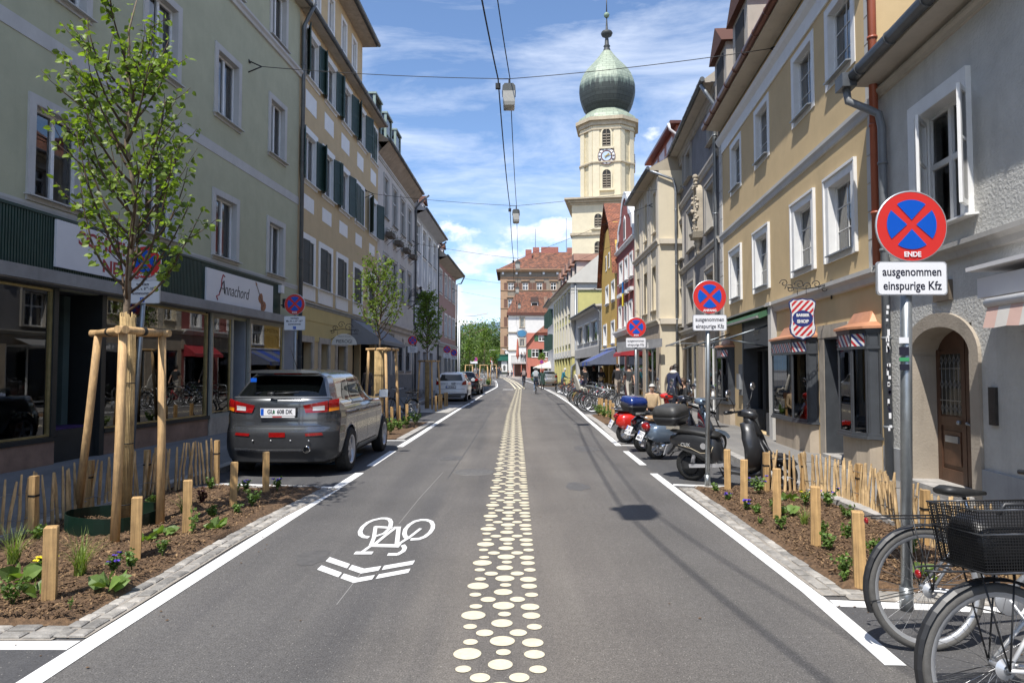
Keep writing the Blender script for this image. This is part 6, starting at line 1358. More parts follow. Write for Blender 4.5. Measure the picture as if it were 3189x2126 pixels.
# ========== STREET FURNITURE
M_galv=mat('galvanised_steel',(.33,.35,.36),.38,.15,9,metal=.75)
M_alu=mat('aluminium_rim',(.55,.56,.58),.35,.05,9,metal=.6)
M_red=mat('sign_red',(.62,.03,.025),.4,.03,4);M_blue=mat('sign_blue',(.0,.085,.50),.4,.03,4);M_signwhite=mat('sign_white',(.78,.78,.80),.45,.02,4)
M_txt=mat('sign_text',(.015,.015,.03),.5,0)
def sector(a0,a1,r0,r1,n=14):
 return[(r1*math.cos(a0+(a1-a0)*i/n),r1*math.sin(a0+(a1-a0)*i/n))for i in range(n+1)]
def traffic_sign(label,base,disc,plate=None,D=.48,word=None,lines=(),pw=.48,ph=.23,zb=0.,lean=0,kind='cross',sizes=(.075,),group=None,pr=.033,wheelchair=False):
 """base: (x, y) of the pole; disc / plate: their centres in world space"""
 o=thing('traffic_sign',label,'traffic sign',(base[0],base[1],zb),group=group);B=Vector((base[0],base[1],zb));dc=Vector(disc)-B
 top=dc.z-D*.25
 xt=dc.x if abs(dc.x)<.12 else dc.x
 g=MB();g.tube([(0,0,0),(xt*.98,0,dc.z+D*.38)],pr,14);g.tube([(0,0,0),(xt*.02,0,.16)],pr+.007,14);g.build('pole',M_galv,o)
 yf=-pr-.012;r=D/2;g=MB()
 g.lathe([(0,.008),(r,.008),(r+.004,0),(r,-.008),(r-.006,-.008)],(dc.x,yf,dc.z),40,axis='y');d=g.build('disc',M_alu,o)
 g=MB();g.lathe([(0,0),(r-.005,0)],(dc.x,yf-.0065,dc.z),40,axis='y',m=0)
 rb=r*.70
 if kind=='cross':
  for k in range(4):
   a=PI/2*k;w=r*.085;c0=Vector((math.cos(a),math.sin(a)))*w*1.5
   pts=[(c0.x,c0.y)]+[(rb*math.cos(a+t),rb*math.sin(a+t))for t in[(-PI/4+.17)+(PI/2-.34)*i/12 for i in range(13)]]
   g.poly([(dc.x+x,yf-.0105,dc.z+y+(.012 if word else 0))for x,y in pts],1)
 else:
  w=.12
  for s in(1,-1):g.poly([(dc.x+rb*math.cos(R(135)+t*s),yf-.0105,dc.z+rb*math.sin(R(135)+t*s))for t in[w+(PI-2*w)*i/18 for i in range(19)]],1)
 g.build('disc_face',[M_red,M_blue],d,fix=False)
 if word:text(word,D*.10,M_signwhite,d,(dc.x,yf-.012,dc.z-r*.80),bold=.0015,sx=.95,ext=.0008)
 if plate is not None:
  pc=Vector(plate)-B;g=MB();P=[];rc=.025
  for sx,sy,a0 in((1,1,0),(-1,1,90),(-1,-1,180),(1,-1,270)):
   for i in range(5):a=R(a0+90*i/4);P.append((pc.x+sx*(pw/2-rc)+rc*math.cos(a),pc.z+sy*(ph/2-rc)+rc*math.sin(a)))
  g.prism(P,yf-.008,yf+.008,'y');pl=g.build('plate',M_alu,o);g=MB();k=.965
  g.poly([(pc.x+(x-pc.x)*k,yf-.0105,pc.z+(z-pc.z)*(k-.025))for x,z in P]);g.build('plate_face',M_signwhite,pl,fix=False)
  n=len(lines)
  for i,(t,sz,zz)in enumerate(lines):text(t,sz,M_txt,pl,(pc.x,yf-.0115,pc.z+zz),sx=.84 if len(t)>5 else 1,bold=.0012,ext=.0006)
  if wheelchair:
   g=MB();g.box(pc.x-.035,pc.x+.035,yf-.0125,yf-.0105,pc.z-ph*.5+.02,pc.z-ph*.5+.09);w_=g.build('symbol',M_blue,pl);g=MB();z0=pc.z-ph*.5+.02
   g.tube([(pc.x-.004+.02*math.cos(a),yf-.0135,z0+.024+.02*math.sin(a))for a in[R(100+25*i)for i in range(10)]],.003,4);g.tube([(pc.x-.008,yf-.0135,z0+.058),(pc.x-.006,yf-.0135,z0+.034),(pc.x+.012,yf-.0135,z0+.034),(pc.x+.018,yf-.0135,z0+.016)],.003,4);g.build('symbol',M_signwhite,w_)
 return o
def P3(px,py,Y):v=at(px,py,Y);return(v.x,Y,v.z)
AL=[('ausgenommen',.082,.042),('einspurige Kfz',.082,-.052)]
s=traffic_sign('round no stopping sign reading ENDE on the nearest pole, by the parked bicycles',(2.63,4.62),P3(2824,710,4.62),P3(2825,870,4.62),.48,'ENDE',AL,.475,.228,pr=.036)
g=MB();
for z_,h_,i in((1.78,.05,1),(1.70,.07,0),(1.66,.03,2),(1.60,.05,0)):g.box(-.03,.034,-.042,-.036,z_-.0,z_+h_*.8,i)
g.build('sticker',[M_txt,M_signwhite,mat('green_sticker',(.05,.3,.12),.5)],s)
traffic_sign('round no stopping sign reading ANFANG on the pole beside the black electric scooter',(2.70,9.50),P3(2206.6,926,9.5),P3(2207,1005.5,9.5),.47,'ANFANG',AL,.47,.222)
traffic_sign('round no stopping sign reading ENDE on the pole behind the red scooter',(2.97,16.35),P3(1980,1019.5,16.35),P3(1979,1067,16.35),.48,'ENDE',AL,.478,.235)
WL_=[('werktags',.062,.115),('Mo.-Fr. v. 8°°-18°°',.062,.045),('ausgenommen',.062,-.022)]
traffic_sign('round no stopping sign reading ANFANG half hidden behind the nearest young tree',(-5.66,10.2),P3(458,818,10.2),P3(450,910,10.2),.48,'ANFANG',WL_,.52,.35,zb=.1,wheelchair=True)
traffic_sign('round no stopping sign reading ENDE behind the grey car',(-5.04,15.9),P3(920,948,15.9),P3(919.6,1006.5,15.9),.48,'ENDE',WL_,.49,.33,zb=.1,wheelchair=True)
traffic_sign('small distant no stopping sign beside the second slim tree in front of the white house',(-4.94,34),P3(1285.6,1060,34),P3(1285.6,1088,34),.48,'ENDE',[('Mo.-Fr. 8-18',.06,.1),('ausgenommen',.06,.03),('Ladetätigkeit',.06,-.05)],.5,.33,zb=.1)
traffic_sign('no stopping sign in front of the pink house, left of the no parking sign',(-4.18,44),P3(1392.5,1087.7,44),P3(1392.5,1107,44),.49,None,[('werktags',.07,.1),('Mo.-Fr. 8-18',.06,.02),('ausgenommen',.06,-.07)],.5,.33,zb=.1)
traffic_sign('no parking sign with a single diagonal bar in front of the pink house',(-4.08,48),P3(1414,1098,48),P3(1413,1113.5,48),.49,None,[('werktags',.07,.05),('Mo.-Fr. 8-18',.06,-.05)],.48,.25,zb=.1,kind='slash')
traffic_sign('far no stopping sign with a wide white board left of the square trees',(-4.5,85),P3(1481.5,1118,85),P3(1476,1128,85),.49,None,[],.9,.3,zb=gz(85))
traffic_sign('far no stopping sign above a red and white round board near the square',(-3.7,118),P3(1531.7,1114,118),None,.5,None,[],zb=gz(118))
traffic_sign('no stopping sign on a pole in front of the café parasol',(3.38,78),P3(1686.6,1126.5,78),P3(1686.6,1137,78),.49,None,[],.5,.22,zb=gz(78))
g=MB();v=at(1531.7,1123,118);o=thing('traffic_sign','round red rimmed white sign under the farthest no stopping sign','traffic sign',(v.x,118.2,gz(118)));g.lathe([(0,0),(.28,0)],(0,-.06,v.z-gz(118)),20,axis='y',m=0);g.lathe([(0,-.01),(.2,-.01)],(0,-.06,v.z-gz(118)),20,axis='y',m=1);g.build('disc',[M_red,M_signwhite],o);g=MB();g.tube([(0,0,0),(0,0,v.z-gz(118))],.03,6);g.build('pole',M_galv,o)
# ---- overhead cables and hanging street lamps
M_cable=mat('black_cable',(.012,.012,.012),.6,0);M_lens=mat('lamp_lens',(.42,.41,.37),.25,.05,6);M_lampcap=mat('lamp_cap',(.09,.095,.09),.45,.1,6)
lampY=[16.,28.3,41.7,54.6,68];lampX=[1585,1607,1612,1611,1617];LZ=[]
lampY=[3.7]+lampY;lampX=[0]+lampX
wires=[]
for i,(Y,px,py)in enumerate(zip(lampY,lampX,(0,300,672,826,903,952))):
 v=at(px,py,Y)if px else Vector((-.72,3.7,8.0));LZ.append(v)
 o=thing('street_lamp',['street lamp hanging above the picture, known by its shadow on the road','nearest street lamp hanging from the overhead cables','second street lamp hanging on the cables, just left of the tower','third hanging street lamp, in front of the brown block roof','fourth hanging street lamp, in front of the brown tiled roof','farthest hanging street lamp above the white house'][i],'street lamp',v,group='street lamps strung along the middle of the street')
 g=MB();g.prism([(-.10,.24),(-.15,.18),(-.16,.05),(.16,.05),(.15,.18),(.10,.24)],-.19,.19,'y');g.build('housing',M_lampcap,o)
 g=MB();g.lathe([(.20,.05),(.20,-.2),(.18,-.28),(.08,-.32),(0,-.325)],k=4,ph=PI/4,sm=False);q=g.build('lamp_shade',M_lens,o);q.scale=(1,1.5,1);g=MB();g.tube([(0,0,.24),(0,0,.42)],.015,6);g.box(-.32,-.2,-.05,.05,.18,.30);g.tube([(-.26,0,.3),(-.26,0,.42),(0,0,.42)],.012,5);g.build('hanger',M_cable,o)
 if not px:o.scale=(1.1,1.3,1.3)
def sag(a,b,d,n=14):return[Vector(a).lerp(Vector(b),i/n)-Vector((0,0,d*4*(i/n)*(1-i/n)))for i in range(n+1)]
def cable(label,pts,r=.01,group='cables strung over the street'):
 g=MB();g.tube(pts,r,5);tag(g.build('overhead_cable',M_cable),label,'cable',group)
top=[v+Vector((0,0,.42))for v in LZ]
pre=Vector((-.62,-2,8.9));pre2=Vector((-.12,-2,9.1))
off=Vector((-.26,0,0))
A1=[];
seq=[pre]+[t+off for t in top]+[Vector((.9,150,12))]
for a,c in zip(seq,seq[1:]):A1+=sag(a,c,.28 if c.y<100 else 1)[:-1]
cable('left of the two long black cables running down the middle of the street',A1+[seq[-1]],.017)
A2=[];seq=[pre2]+[t+Vector((.02,0,.03))for t in top]+[Vector((2.2,150,12))]
for a,c in zip(seq,seq[1:]):A2+=sag(a,c,.3 if c.y<100 else 1)[:-1]
cable('right of the two long black cables running down the middle of the street',A2+[seq[-1]],.012)
def anchor(pxl,pyl,Yl,pxr,pyr,Yr,i,lab):
 a,c=at(pxl,pyl,Yl),at(pxr,pyr,Yr);cable(lab,sag(a,top[i+1],.06)[:-1]+sag(top[i+1],c,.06),.009)
 for p,sx in((a,-1),(c,1)):
  g=MB();g.tube([p,p+Vector((sx*.35,0,.16))],.018,5);g.tube([p,p+Vector((sx*.35,-.02,-.16))],.018,5);g.tube([p+Vector((sx*.3,0,.1)),p+Vector((sx*.38,0,.22))],.03,5)
  tag(g.build('wall_anchor',M_iron),f"forked iron wall anchor of the {['nearest', 'second', 'third', 'fourth', 'farthest'][i]} cross cable, on the {'left' if sx < 0 else 'right'} facade",'anchor','wall anchors of the cross cables')
anchor(815,208,17.6,2400,152,14.6,0,'nearest thin cross cable between the green and the ochre house')
anchor(1163,604,29.2,2118,580,27.6,1,'second thin cross cable, from the yellow house to the grey house')
anchor(1305,760,40,2020,640,29,2,'third thin cross cable, from the white house to the beige house')
anchor(1375,856,52,1950,747,37,3,'fourth thin cross cable, starting at the pink house')
anchor(1422,905,60,1850,900,47,4,'farthest thin cross cable, at the corner of the pink house')
# ---- wooden marker posts
M_post=mat('fresh_larch_wood',(.52,.335,.15),.8,.22,5,.001,60,stain=.3,grain=.32)
_pm=MB();_pm.prism([(-.04,-.04),(.04,-.04),(.04,.04),(-.04,.04)],-.03,.515,'z');b0=_pm.v
def marker(x,y,label,h=.53,rz=0,grp='wooden marker posts in the planting beds'):
 g=MB();e=.006
 for z0,z1,k0,k1 in((-.03,h-e,1,1),(h-e,h,1,.85)):
  i=g.vs([(sx*.04*k0,sy*.04*k0,z0)for sx,sy in((-1,-1),(1,-1),(1,1),(-1,1))]);j=g.vs([(sx*.04*k1,sy*.04*k1,z1)for sx,sy in((-1,-1),(1,-1),(1,1),(-1,1))])
  for k in range(4):g.face((i+k,i+(k+1)%4,j+(k+1)%4,j+k))
 g.face((j,j+1,j+2,j+3));o=g.build('marker_post',M_post,None,fix=False);o.location=(x,y,.01+(0 if y<60 else gz(y)));o.rotation_euler=(rnd.uniform(-.02,.02),rnd.uniform(-.02,.02),rz);tag(o,label,'post',grp)
ordn=['nearest','second','third','fourth','farthest']
for i,(x,y)in enumerate([(-3.14,4.70),(-3.14,5.76),(-3.13,6.64),(-3.22,7.95),(-3.19,8.92)]):marker(x,y,f'{ordn[i]} short square wooden post in the left foreground bed',.53,R(24))
for i,(x,y)in enumerate([(2.54,5.05),(2.69,6.12),(2.77,7.21),(2.67,7.93),(2.8,8.93)]):marker(x,y,f'{ordn[i]} short square wooden post in the right foreground bed',.56,R(-20))
for i,(x,y)in enumerate([(-3.4,19.4),(-3.29,20.0),(-3.2,20.9)]):marker(x,y,f'{["left", "middle", "right"][i]} one of three short wooden posts beside the left parked bicycle',.55,R(15))
for i,(x,y)in enumerate([(-2.94,26.41),(-2.96,27.77),(-2.91,28.18),(-2.93,29.94),(-2.87,30.28)]):marker(x,y,f'{ordn[i]} short wooden post in the gravel bed before the white car',.6,R(5))
for i,(x,y)in enumerate([(3.02,20.46),(3.22,22.51),(3.16,23.09),(3.15,24.02),(3.09,24.35)]):marker(x,y,f'{ordn[i]} short wooden post in the bed behind the red scooter',.6,R(5))
for i,(x,y)in enumerate([(-2.2,69),(-2.35,76),(-2.6,81)]):marker(x,y,f'{["nearest", "middle", "farthest"][i]} wooden post in the far left bed with slim trees',.7)
# ---- chestnut paling fences
M_pale=mat('split_chestnut',(.60,.43,.235),.9,.35,5,.002,50,stain=.3,grain=.35);M_wire=mat('galvanised_wire',(.3,.31,.32),.4,.1,9,metal=.8)
def paling(label,path,posts,gap,h=.55,z0=.03,seed=1):
 q=random.Random(seed);o=thing('paling_fence',label,'fence',(path[0][0],path[0][1],0));ox,oy=path[0]
 P=[(x-ox,y-oy)for x,y in path];tot=sum(math.hypot(c[0]-a[0],c[1]-a[1])for a,c in zip(P,P[1:]))
 def pos(s):
  for a,c in zip(P,P[1:]):
   L=math.hypot(c[0]-a[0],c[1]-a[1])
   if s<=L:return a[0]+(c[0]-a[0])*s/L,a[1]+(c[1]-a[1])*s/L
   s-=L
  return P[-1]
 s=.03;n=0;W1=[]
 while s<tot:
  x,y=pos(s);hh=h*q.uniform(.93,1.06);w=q.uniform(.014,.022);lx,ly=q.uniform(-.07,.07),q.uniform(-.05,.05);g=MB();k0=q.uniform(0,3)
  bx,by=q.uniform(-.012,.012),q.uniform(-.012,.012)
  pts=[(x+lx*0,y,z0),(x+lx*.35+bx,y+ly*.35+by,z0+hh*.4),(x+lx*.7,y+ly*.7,z0+hh*.75),(x+lx,y+ly,z0+hh)]
  g.tube(pts,[w,w*.95,w*.9,w*.55],4,sm=False);g.build('pale',M_pale,o);W1.append((x+lx*.75,y+ly*.75,hh));s+=gap*q.uniform(.75,1.3);n+=1
  if n>=96:break
 for zz in(.18,.42):g=MB();g.tube([(x,y+.01*math.sin(i),z0+zz+.012*math.sin(i*1.7))for i,(x,y,hh)in enumerate(W1)],.0035,4);g.build('wire',M_wire,o)
 for(x,y)in posts:
  g=MB();g.box(x-ox-.03,x-ox+.03,y-oy-.03,y-oy+.03,0,h+.03);p=g.build('post',M_post,o);g=MB();g.box(x-ox-.034,x-ox+.034,y-oy-.034,y-oy+.034,h*.72,h*.72+.018);g.build('cable_tie',M_cable,p)
paling('low paling fence of split chestnut pales along the shaded left pavement',[(-4.72,5.6),(-4.66,6.2),(-4.55,7.0),(-4.62,7.6),(-4.5,8.6),(-4.2,9.75)],[(-4.48,6.45),(-4.63,7.55),(-4.54,8.55),(-4.16,9.68)],.08,.58)
paling('low paling fence of split chestnut pales behind the right foreground bed',[(3.3,8.95),(3.72,8.85),(3.9,8.2),(3.92,7.7),(3.86,7.1),(3.72,6.5),(3.66,6.0),(3.7,5.5),(3.72,4.9)],[(3.27,8.85),(3.72,8.78),(3.94,7.8),(3.66,6.1)],.05,.51,seed=5)
# ---- trees
def leaf_mat(name,c,tr=.35,var=.35):
 m=bpy.data.materials.new(name);m.use_nodes=True;t=m.node_tree;p=t.nodes['Principled BSDF'];out=t.nodes['Material Output'];p.inputs['Roughness'].default_value=.5
 gi=nn(t,'ShaderNodeNewGeometry');r=nn(t,'ShaderNodeValToRGB');e=r.color_ramp.elements
 e[0].color=(*[v*(1-var)for v in c],1);e[1].color=(*[min(1,v*(1+var))for v in c],1);t.links.new(gi.outputs['Random Per Island'],r.inputs[0])
 t.links.new(r.outputs[0],p.inputs['Base Color']);tl=nn(t,'ShaderNodeBsdfTranslucent');mc=nn(t,'ShaderNodeMixRGB',blend_type='MULTIPLY');mc.inputs[0].default_value=1;mc.inputs[2].default_value=(1.5,1.7,.5,1)
 t.links.new(r.outputs[0],mc.inputs[1]);t.links.new(mc.outputs[0],tl.inputs[0]);mx_=nn(t,'ShaderNodeMixShader');mx_.inputs[0].default_value=tr
 t.links.new(p.outputs[0],mx_.inputs[1]);t.links.new(tl.outputs[0],mx_.inputs[2]);t.links.new(mx_.outputs[0],out.inputs[0]);MATS[name]=m;return m
M_leaf=leaf_mat('spring_leaf',(.18,.25,.045),.4,.5);M_leaf2=leaf_mat('dense_spring_leaf',(.14,.22,.035));M_leaf3=leaf_mat('far_leaf',(.085,.14,.03),.25)
M_bark=mat('young_bark',(.20,.15,.105),.9,.3,9,.003,40);M_twig=mat('dark_twig',(.085,.055,.035),.9,.3,9)
M_bamboo=mat('reed_mat',(.44,.32,.16),.85,.35,7,.003,60,grain=.35);M_stake=mat('peeled_pine_stake',(.54,.355,.175),.7,.25,3,.003,14,stain=.35,grain=.25)
def leaf(g,p,d,s,q,m=0):
 """folded pointed leaf starting at p, growing along d"""
 d=d.normalized();u=Vector((q.uniform(-1,1),q.uniform(-1,1),q.uniform(.1,1)));x=d.cross(u)
 if x.length<.01:x=d.orthogonal()
 x.normalize();n=x.cross(d).normalized();w=s*.38;dr=-n*s*.1
 i=g.vs([p,p+d*s*.3+x*w+n*s*.10,p+d*s*.7+x*w*.8+n*s*.06,p+d*s+dr,p+d*s*.7-x*w*.8+n*s*.06,p+d*s*.3-x*w+n*s*.10,p+d*s*.5])
 for f in((0,1,6),(1,2,6),(2,3,6),(3,4,6),(4,5,6),(5,0,6)):g.face([i+k for k in f],m,False)
def young_tree(label,x,y,z0,zf,ztop,hw,nbr,leafn,lm,seed,ls=.06,group=None,prof=None,thick=.045):
 q=random.Random(seed);o=thing('young_tree',label,'tree',(x,y,z0),group=group)
 H=ztop-z0;zb_=zf-z0;g=MB();lead=[(q.uniform(-.02,.02)*i/4,q.uniform(-.02,.02)*i/4,H*i/14)for i in range(15)]
 g.tube(lead,[thick*(1-i/14)**.7+.004 for i in range(15)],8);g.build('trunk',M_bark,o)
 br=MB();L=MB()
 def pt(t):i=min(13,int(t*14));return Vector(lead[i]).lerp(Vector(lead[i+1]),t*14-i)
 tips=[]
 for k in range(nbr):
  u_=(k+.5)/nbr;t0=(zb_+(H*.86-zb_)*u_**1.05)/H;a=k*2.399+q.uniform(-.3,.3);p=pt(t0)
  wmax=hw*(prof(u_)if prof else(1-.85*abs(u_-.15)**1.2))*q.uniform(.75,1.1);ln_=wmax*1.7+.15;d=Vector((math.cos(a),math.sin(a),.55+q.uniform(-.1,.2)));pts=[p];n=8
  for i in range(n):d=(d+Vector((q.uniform(-.12,.12),q.uniform(-.12,.12),.17+q.uniform(0,.08)))).normalized();pts.append(pts[-1]+d*ln_/n)
  br.tube(pts,[.012*(1-i/n)+.0028 for i in range(n+1)],5);tips.append((pts,.35))
  for m in range(q.choice((2,3,4))):
   i=q.randrange(2,n);p2=pts[i];d2=(Vector((math.cos(a+q.uniform(-1.4,1.4)),math.sin(a+q.uniform(-1.4,1.4)),.7))).normalized();l2=ln_*q.uniform(.25,.45);P2=[p2]
   for j in range(4):d2=(d2+Vector((q.uniform(-.15,.15),q.uniform(-.15,.15),.12))).normalized();P2.append(P2[-1]+d2*l2/4)
   br.tube(P2,[.006,.005,.004,.003,.002],4);tips.append((P2,0))
 tips.append(([pt(.8+.2*i/6)for i in range(6)]+[Vector(lead[-1])],0))
 per=leafn/sum(len(t[0])-1 for t in tips)
 for P,st in tips:
  n=len(P)-1
  for i in range(n):
   if i<st*n*.6:continue
   for k in range(int(per*1.15+q.random())):
    p=P[i].lerp(P[i+1],q.random());dd=Vector((q.uniform(-1,1),q.uniform(-1,1),q.uniform(-.5,.55)));stem=p+dd.normalized()*q.uniform(.01,.05);leaf(L,stem,dd+Vector((0,0,-.25)),ls*q.uniform(.65,1.2),q)
 br.build('branch',M_twig,o);L.build('crown',lm,o,fix=False);return o
def stake_frame(label,tops,bases,zt,r=.038):
 c=Vector((sum(b[0]for b in bases)/3,sum(b[1]for b in bases)/3,0));o=thing('tree_support',label,'tree stakes',c);T=[Vector((t[0],t[1],zt))-c for t in tops];B=[Vector((t[0],t[1],-.05))-c for t in bases]
 for t,b_ in zip(T,B):g=MB();g.tube([b_,b_.lerp(t,.5)+Vector((.004,.004,0)),t],[r*1.06,r,r*.97],12);g.build('stake',M_stake,o)
 for i in range(3):
  a,c_=T[i],T[(i+1)%3];d=(c_-a).normalized()*.08;up=Vector((0,0,r*.7));g=MB();g.tube([a-d+up,c_+d+up],r*.95,12);g.build('crossbar',M_stake,o)
  m_=a.lerp(c_,.45)+up;g=MB();g.tube([m_,m_+(c_-a).normalized()*.045],r*1.12,12);g.build('strap',M_cable,o)
 return o
def reed(label,x,y,zt,r=.13,seed=1):
 q=random.Random(seed);g=MB();n=34
 for i in range(n):a=2*PI*i/n;rr=r*q.uniform(.95,1.05);g.tube([(rr*math.cos(a),rr*math.sin(a),0),(rr*math.cos(a)+q.uniform(-.006,.006),rr*math.sin(a),zt*.5),(rr*math.cos(a),rr*math.sin(a),zt*q.uniform(.985,1.01))],r*.095,5)
 o=thing('trunk_guard',label,'trunk guard',(x,y,.02));g.build('reed_mat',M_bamboo,o);g=MB()
 for z in(.25,.85,1.45):g.tube([((r*1.13)*math.cos(2*PI*i/20),(r*1.13)*math.sin(2*PI*i/20),z)for i in range(20)],.005,4,closed=True)
 g.build('wire_binding',M_cable,o)
young_tree('slender young street tree nearest the camera in the left bed',-3.86,6.85,0,2.15,5.45,.74,38,2300,M_leaf,11,.07,prof=lambda u_:(1.08-.62*u_)if u_>.12 else .95,thick=.042)
stake_frame('three peeled stakes with crossbars around the nearest young tree',[(-3.64,6.38),(-3.58,6.98),(-4.26,7.02)],[(-3.57,6.2),(-3.5,6.86),(-4.62,7.3)],1.95)
reed('reed matting wrapped round the trunk of the nearest young tree',-3.86,6.85,2.14,.066,3)
g=MB();n=30
def rg(k,z,r=.44):a=2*PI*k/n;return(r*(1+.07*math.sin(3*a))*math.cos(a),r*.9*math.sin(a),z+.015*math.sin(2*a))
for k in range(n):
 g.quad(rg(k,.0),rg(k+1,.0),rg(k+1,.18),rg(k,.18),0,True);g.quad(rg(k,.0,.43),rg(k+1,.0,.43),rg(k+1,.18,.43),rg(k,.18,.43),0,True);g.quad(rg(k,.18),rg(k+1,.18),rg(k+1,.18,.43),rg(k,.18,.43),0,True)
tag(g.build('watering_ring',mat('dark_green_plastic',(.005,.019,.013),.3,.2,6)),'dark green plastic watering ring at the foot of the nearest young tree','watering ring').location=(-4.0,6.9,.02)
young_tree('second young tree with loose branches, behind the grey car',-3.5,18,0,2.35,4.75,.62,30,1300,M_leaf,21,.075,thick=.035,prof=lambda u_:1.1-.6*u_)
stake_frame('three peeled stakes with crossbars behind the grey car',[(-3.28,17.7),(-3.12,18.35),(-3.82,18.2)],[(-3.2,17.6),(-3.05,18.4),(-3.95,18.3)],2.12)
reed('reed matting on the trunk behind the grey car',-3.5,18.0,2.1,.11,4)
young_tree('third young tree with a dense narrow green crown',-3.54,28.5,0,2.3,5.3,.46,44,2600,M_leaf2,31,.085,thick=.035,prof=lambda u_:1.15*(1-(abs(u_-.25))**1.6))
stake_frame('three peeled stakes in the gravel bed before the white car',[(-3.3,28.0),(-3.1,28.7),(-3.85,28.5)],[(-3.25,27.9),(-3.0,28.8),(-3.95,28.5)],1.95)
reed('reed matting on the trunk in the gravel bed',-3.54,28.5,1.9,.085,5)
for i,(px,Y,top_,w_)in enumerate([(1508,74,1010,.8),(1462,78,1040,.7),(1538,100,1085,.7),(1686,84,1095,.5)]):
 v=at(px,top_,Y);xx=(px-1594.5)/FPX*Y;z0=gz(Y)
 young_tree(['far slim tree with stakes, before the square','far slim tree left of the blue road signs','small distant tree at the edge of the square','thin sparse tree beside the café parasol'][i],xx,Y,z0,z0+2.2,v.z,w_,22,750 if i<3 else 200,M_leaf2,40+i,.17)
 stake_frame(['three stakes around the far slim tree before the square','three stakes around the slim tree by the blue road signs','three stakes around the small tree at the square','three stakes beside the café parasol'][i],[(xx+.35,Y-.4),(xx+.4,Y+.4),(xx-.45,Y)],[(xx+.45,Y-.5),(xx+.5,Y+.5),(xx-.55,Y)],z0+2.0,.05)
def big_tree(label,x,y,z0,H,Rr,seed,n=5200,ls=.5,lm=None):
 q=random.Random(seed);o=thing('broadleaf_tree',label,'tree',(x,y,z0),group='big trees beyond the square');g=MB();g.tube([(0,0,0),(.1,0,H*.3),(-.1,0,H*.6),(.1,0,H*.85)],[.4,.32,.2,.06],8)
 for k in range(9):a=k*2.4;z=H*(.28+.06*k);g.tube([(0,0,z),(Rr*.45*math.cos(a),Rr*.45*math.sin(a),z+H*.1),(Rr*.8*math.cos(a),Rr*.8*math.sin(a),z+H*.16)],[.16,.1,.04],6)
 g.build('trunk',M_bark,o);cl=[]
 for k in range(70):
  a=q.uniform(0,2*PI);u_=q.random();zc=H*(.2+.78*u_);rr=Rr*math.sqrt(q.uniform(.15,1))*math.sin(PI*min(.93,.12+.80*u_))**.75;cl.append((Vector((rr*math.cos(a),rr*math.sin(a),zc)),Rr*q.uniform(.15,.34)))
 L=MB()
 for k in range(n):
  c,r=q.choice(cl);d=Vector((q.gauss(0,1),q.gauss(0,1),q.gauss(0,.8))).normalized();p=c+d*r*q.uniform(.55,1.05);leaf(L,p,Vector((q.uniform(-1,1),q.uniform(-1,1),q.uniform(-1,.6))),ls*q.uniform(.6,1.3),q)
 L.build('crown',lm or M_leaf3,o,fix=False)
M_leaf4=leaf_mat('lighter_far_leaf',(.11,.17,.04),.3)
for i,(px,top_,Y,rr,lm)in enumerate([(1432,1010,120,3.6,M_leaf4),(1462,1008,150,5.2,M_leaf4),(1500,1018,185,5.5,M_leaf3),(1528,1000,190,6.5,M_leaf4),(1556,1062,230,8,M_leaf3),(1478,1065,132,3.2,M_leaf4),(1438,1080,100,2.6,M_leaf3),(1530,1080,170,5,M_leaf4),(1500,1085,240,7,M_leaf3)]):
 v=at(px,top_,Y);z0=min(gz(Y),1.5);big_tree(['leafy tree just right of the pink house','tall bushy tree behind the far street lamps','dark tree in the middle of the tree group','tallest bright green tree of the group','dark green tree next to the brown block','lower light green tree in front of the tree group','low dark tree by the corner of the pink house','rounded light tree left of the brown block','distant dark tree behind the others'][i],(px-1594.5)/FPX*Y,Y,z0,v.z-z0,rr,60+i,4200,.34*Y/150,lm)
 # ========== VEHICLES
M_tyre=mat('tyre_rubber',(.018,.018,.018),.85,.2,20,.002,90);M_plastic=mat('black_plastic',(.026,.027,.03),.42,.12,8);M_rimm=mat('alloy_rim',(.58,.58,.60),.3,.08,6,metal=.5)
M_carglass=glass_mat('tinted_car_glass',.25,.01,(.8,.9,.88),1.6);M_redl=mat('red_lamp_lens',(.27,.006,.006),.12,.15,20,coat=1);M_redl.node_tree.nodes['Principled BSDF'].inputs['Coat Weight'].default_value=1
M_amber=mat('amber_lens',(.62,.19,.01),.15,.1,9,coat=.8);M_clear=mat('clear_lens',(.55,.55,.56),.1,.15,30,coat=1);M_chrome=mat('chrome',(.62,.62,.63),.12,0,metal=1)
def lin(P,t):
 if t<=P[0][0]:return P[0][1]
 for(a,v),(b_,w)in zip(P,P[1:]):
  if t<=b_:return v+(w-v)*(t-a)/(b_-a)
 return P[-1][1]
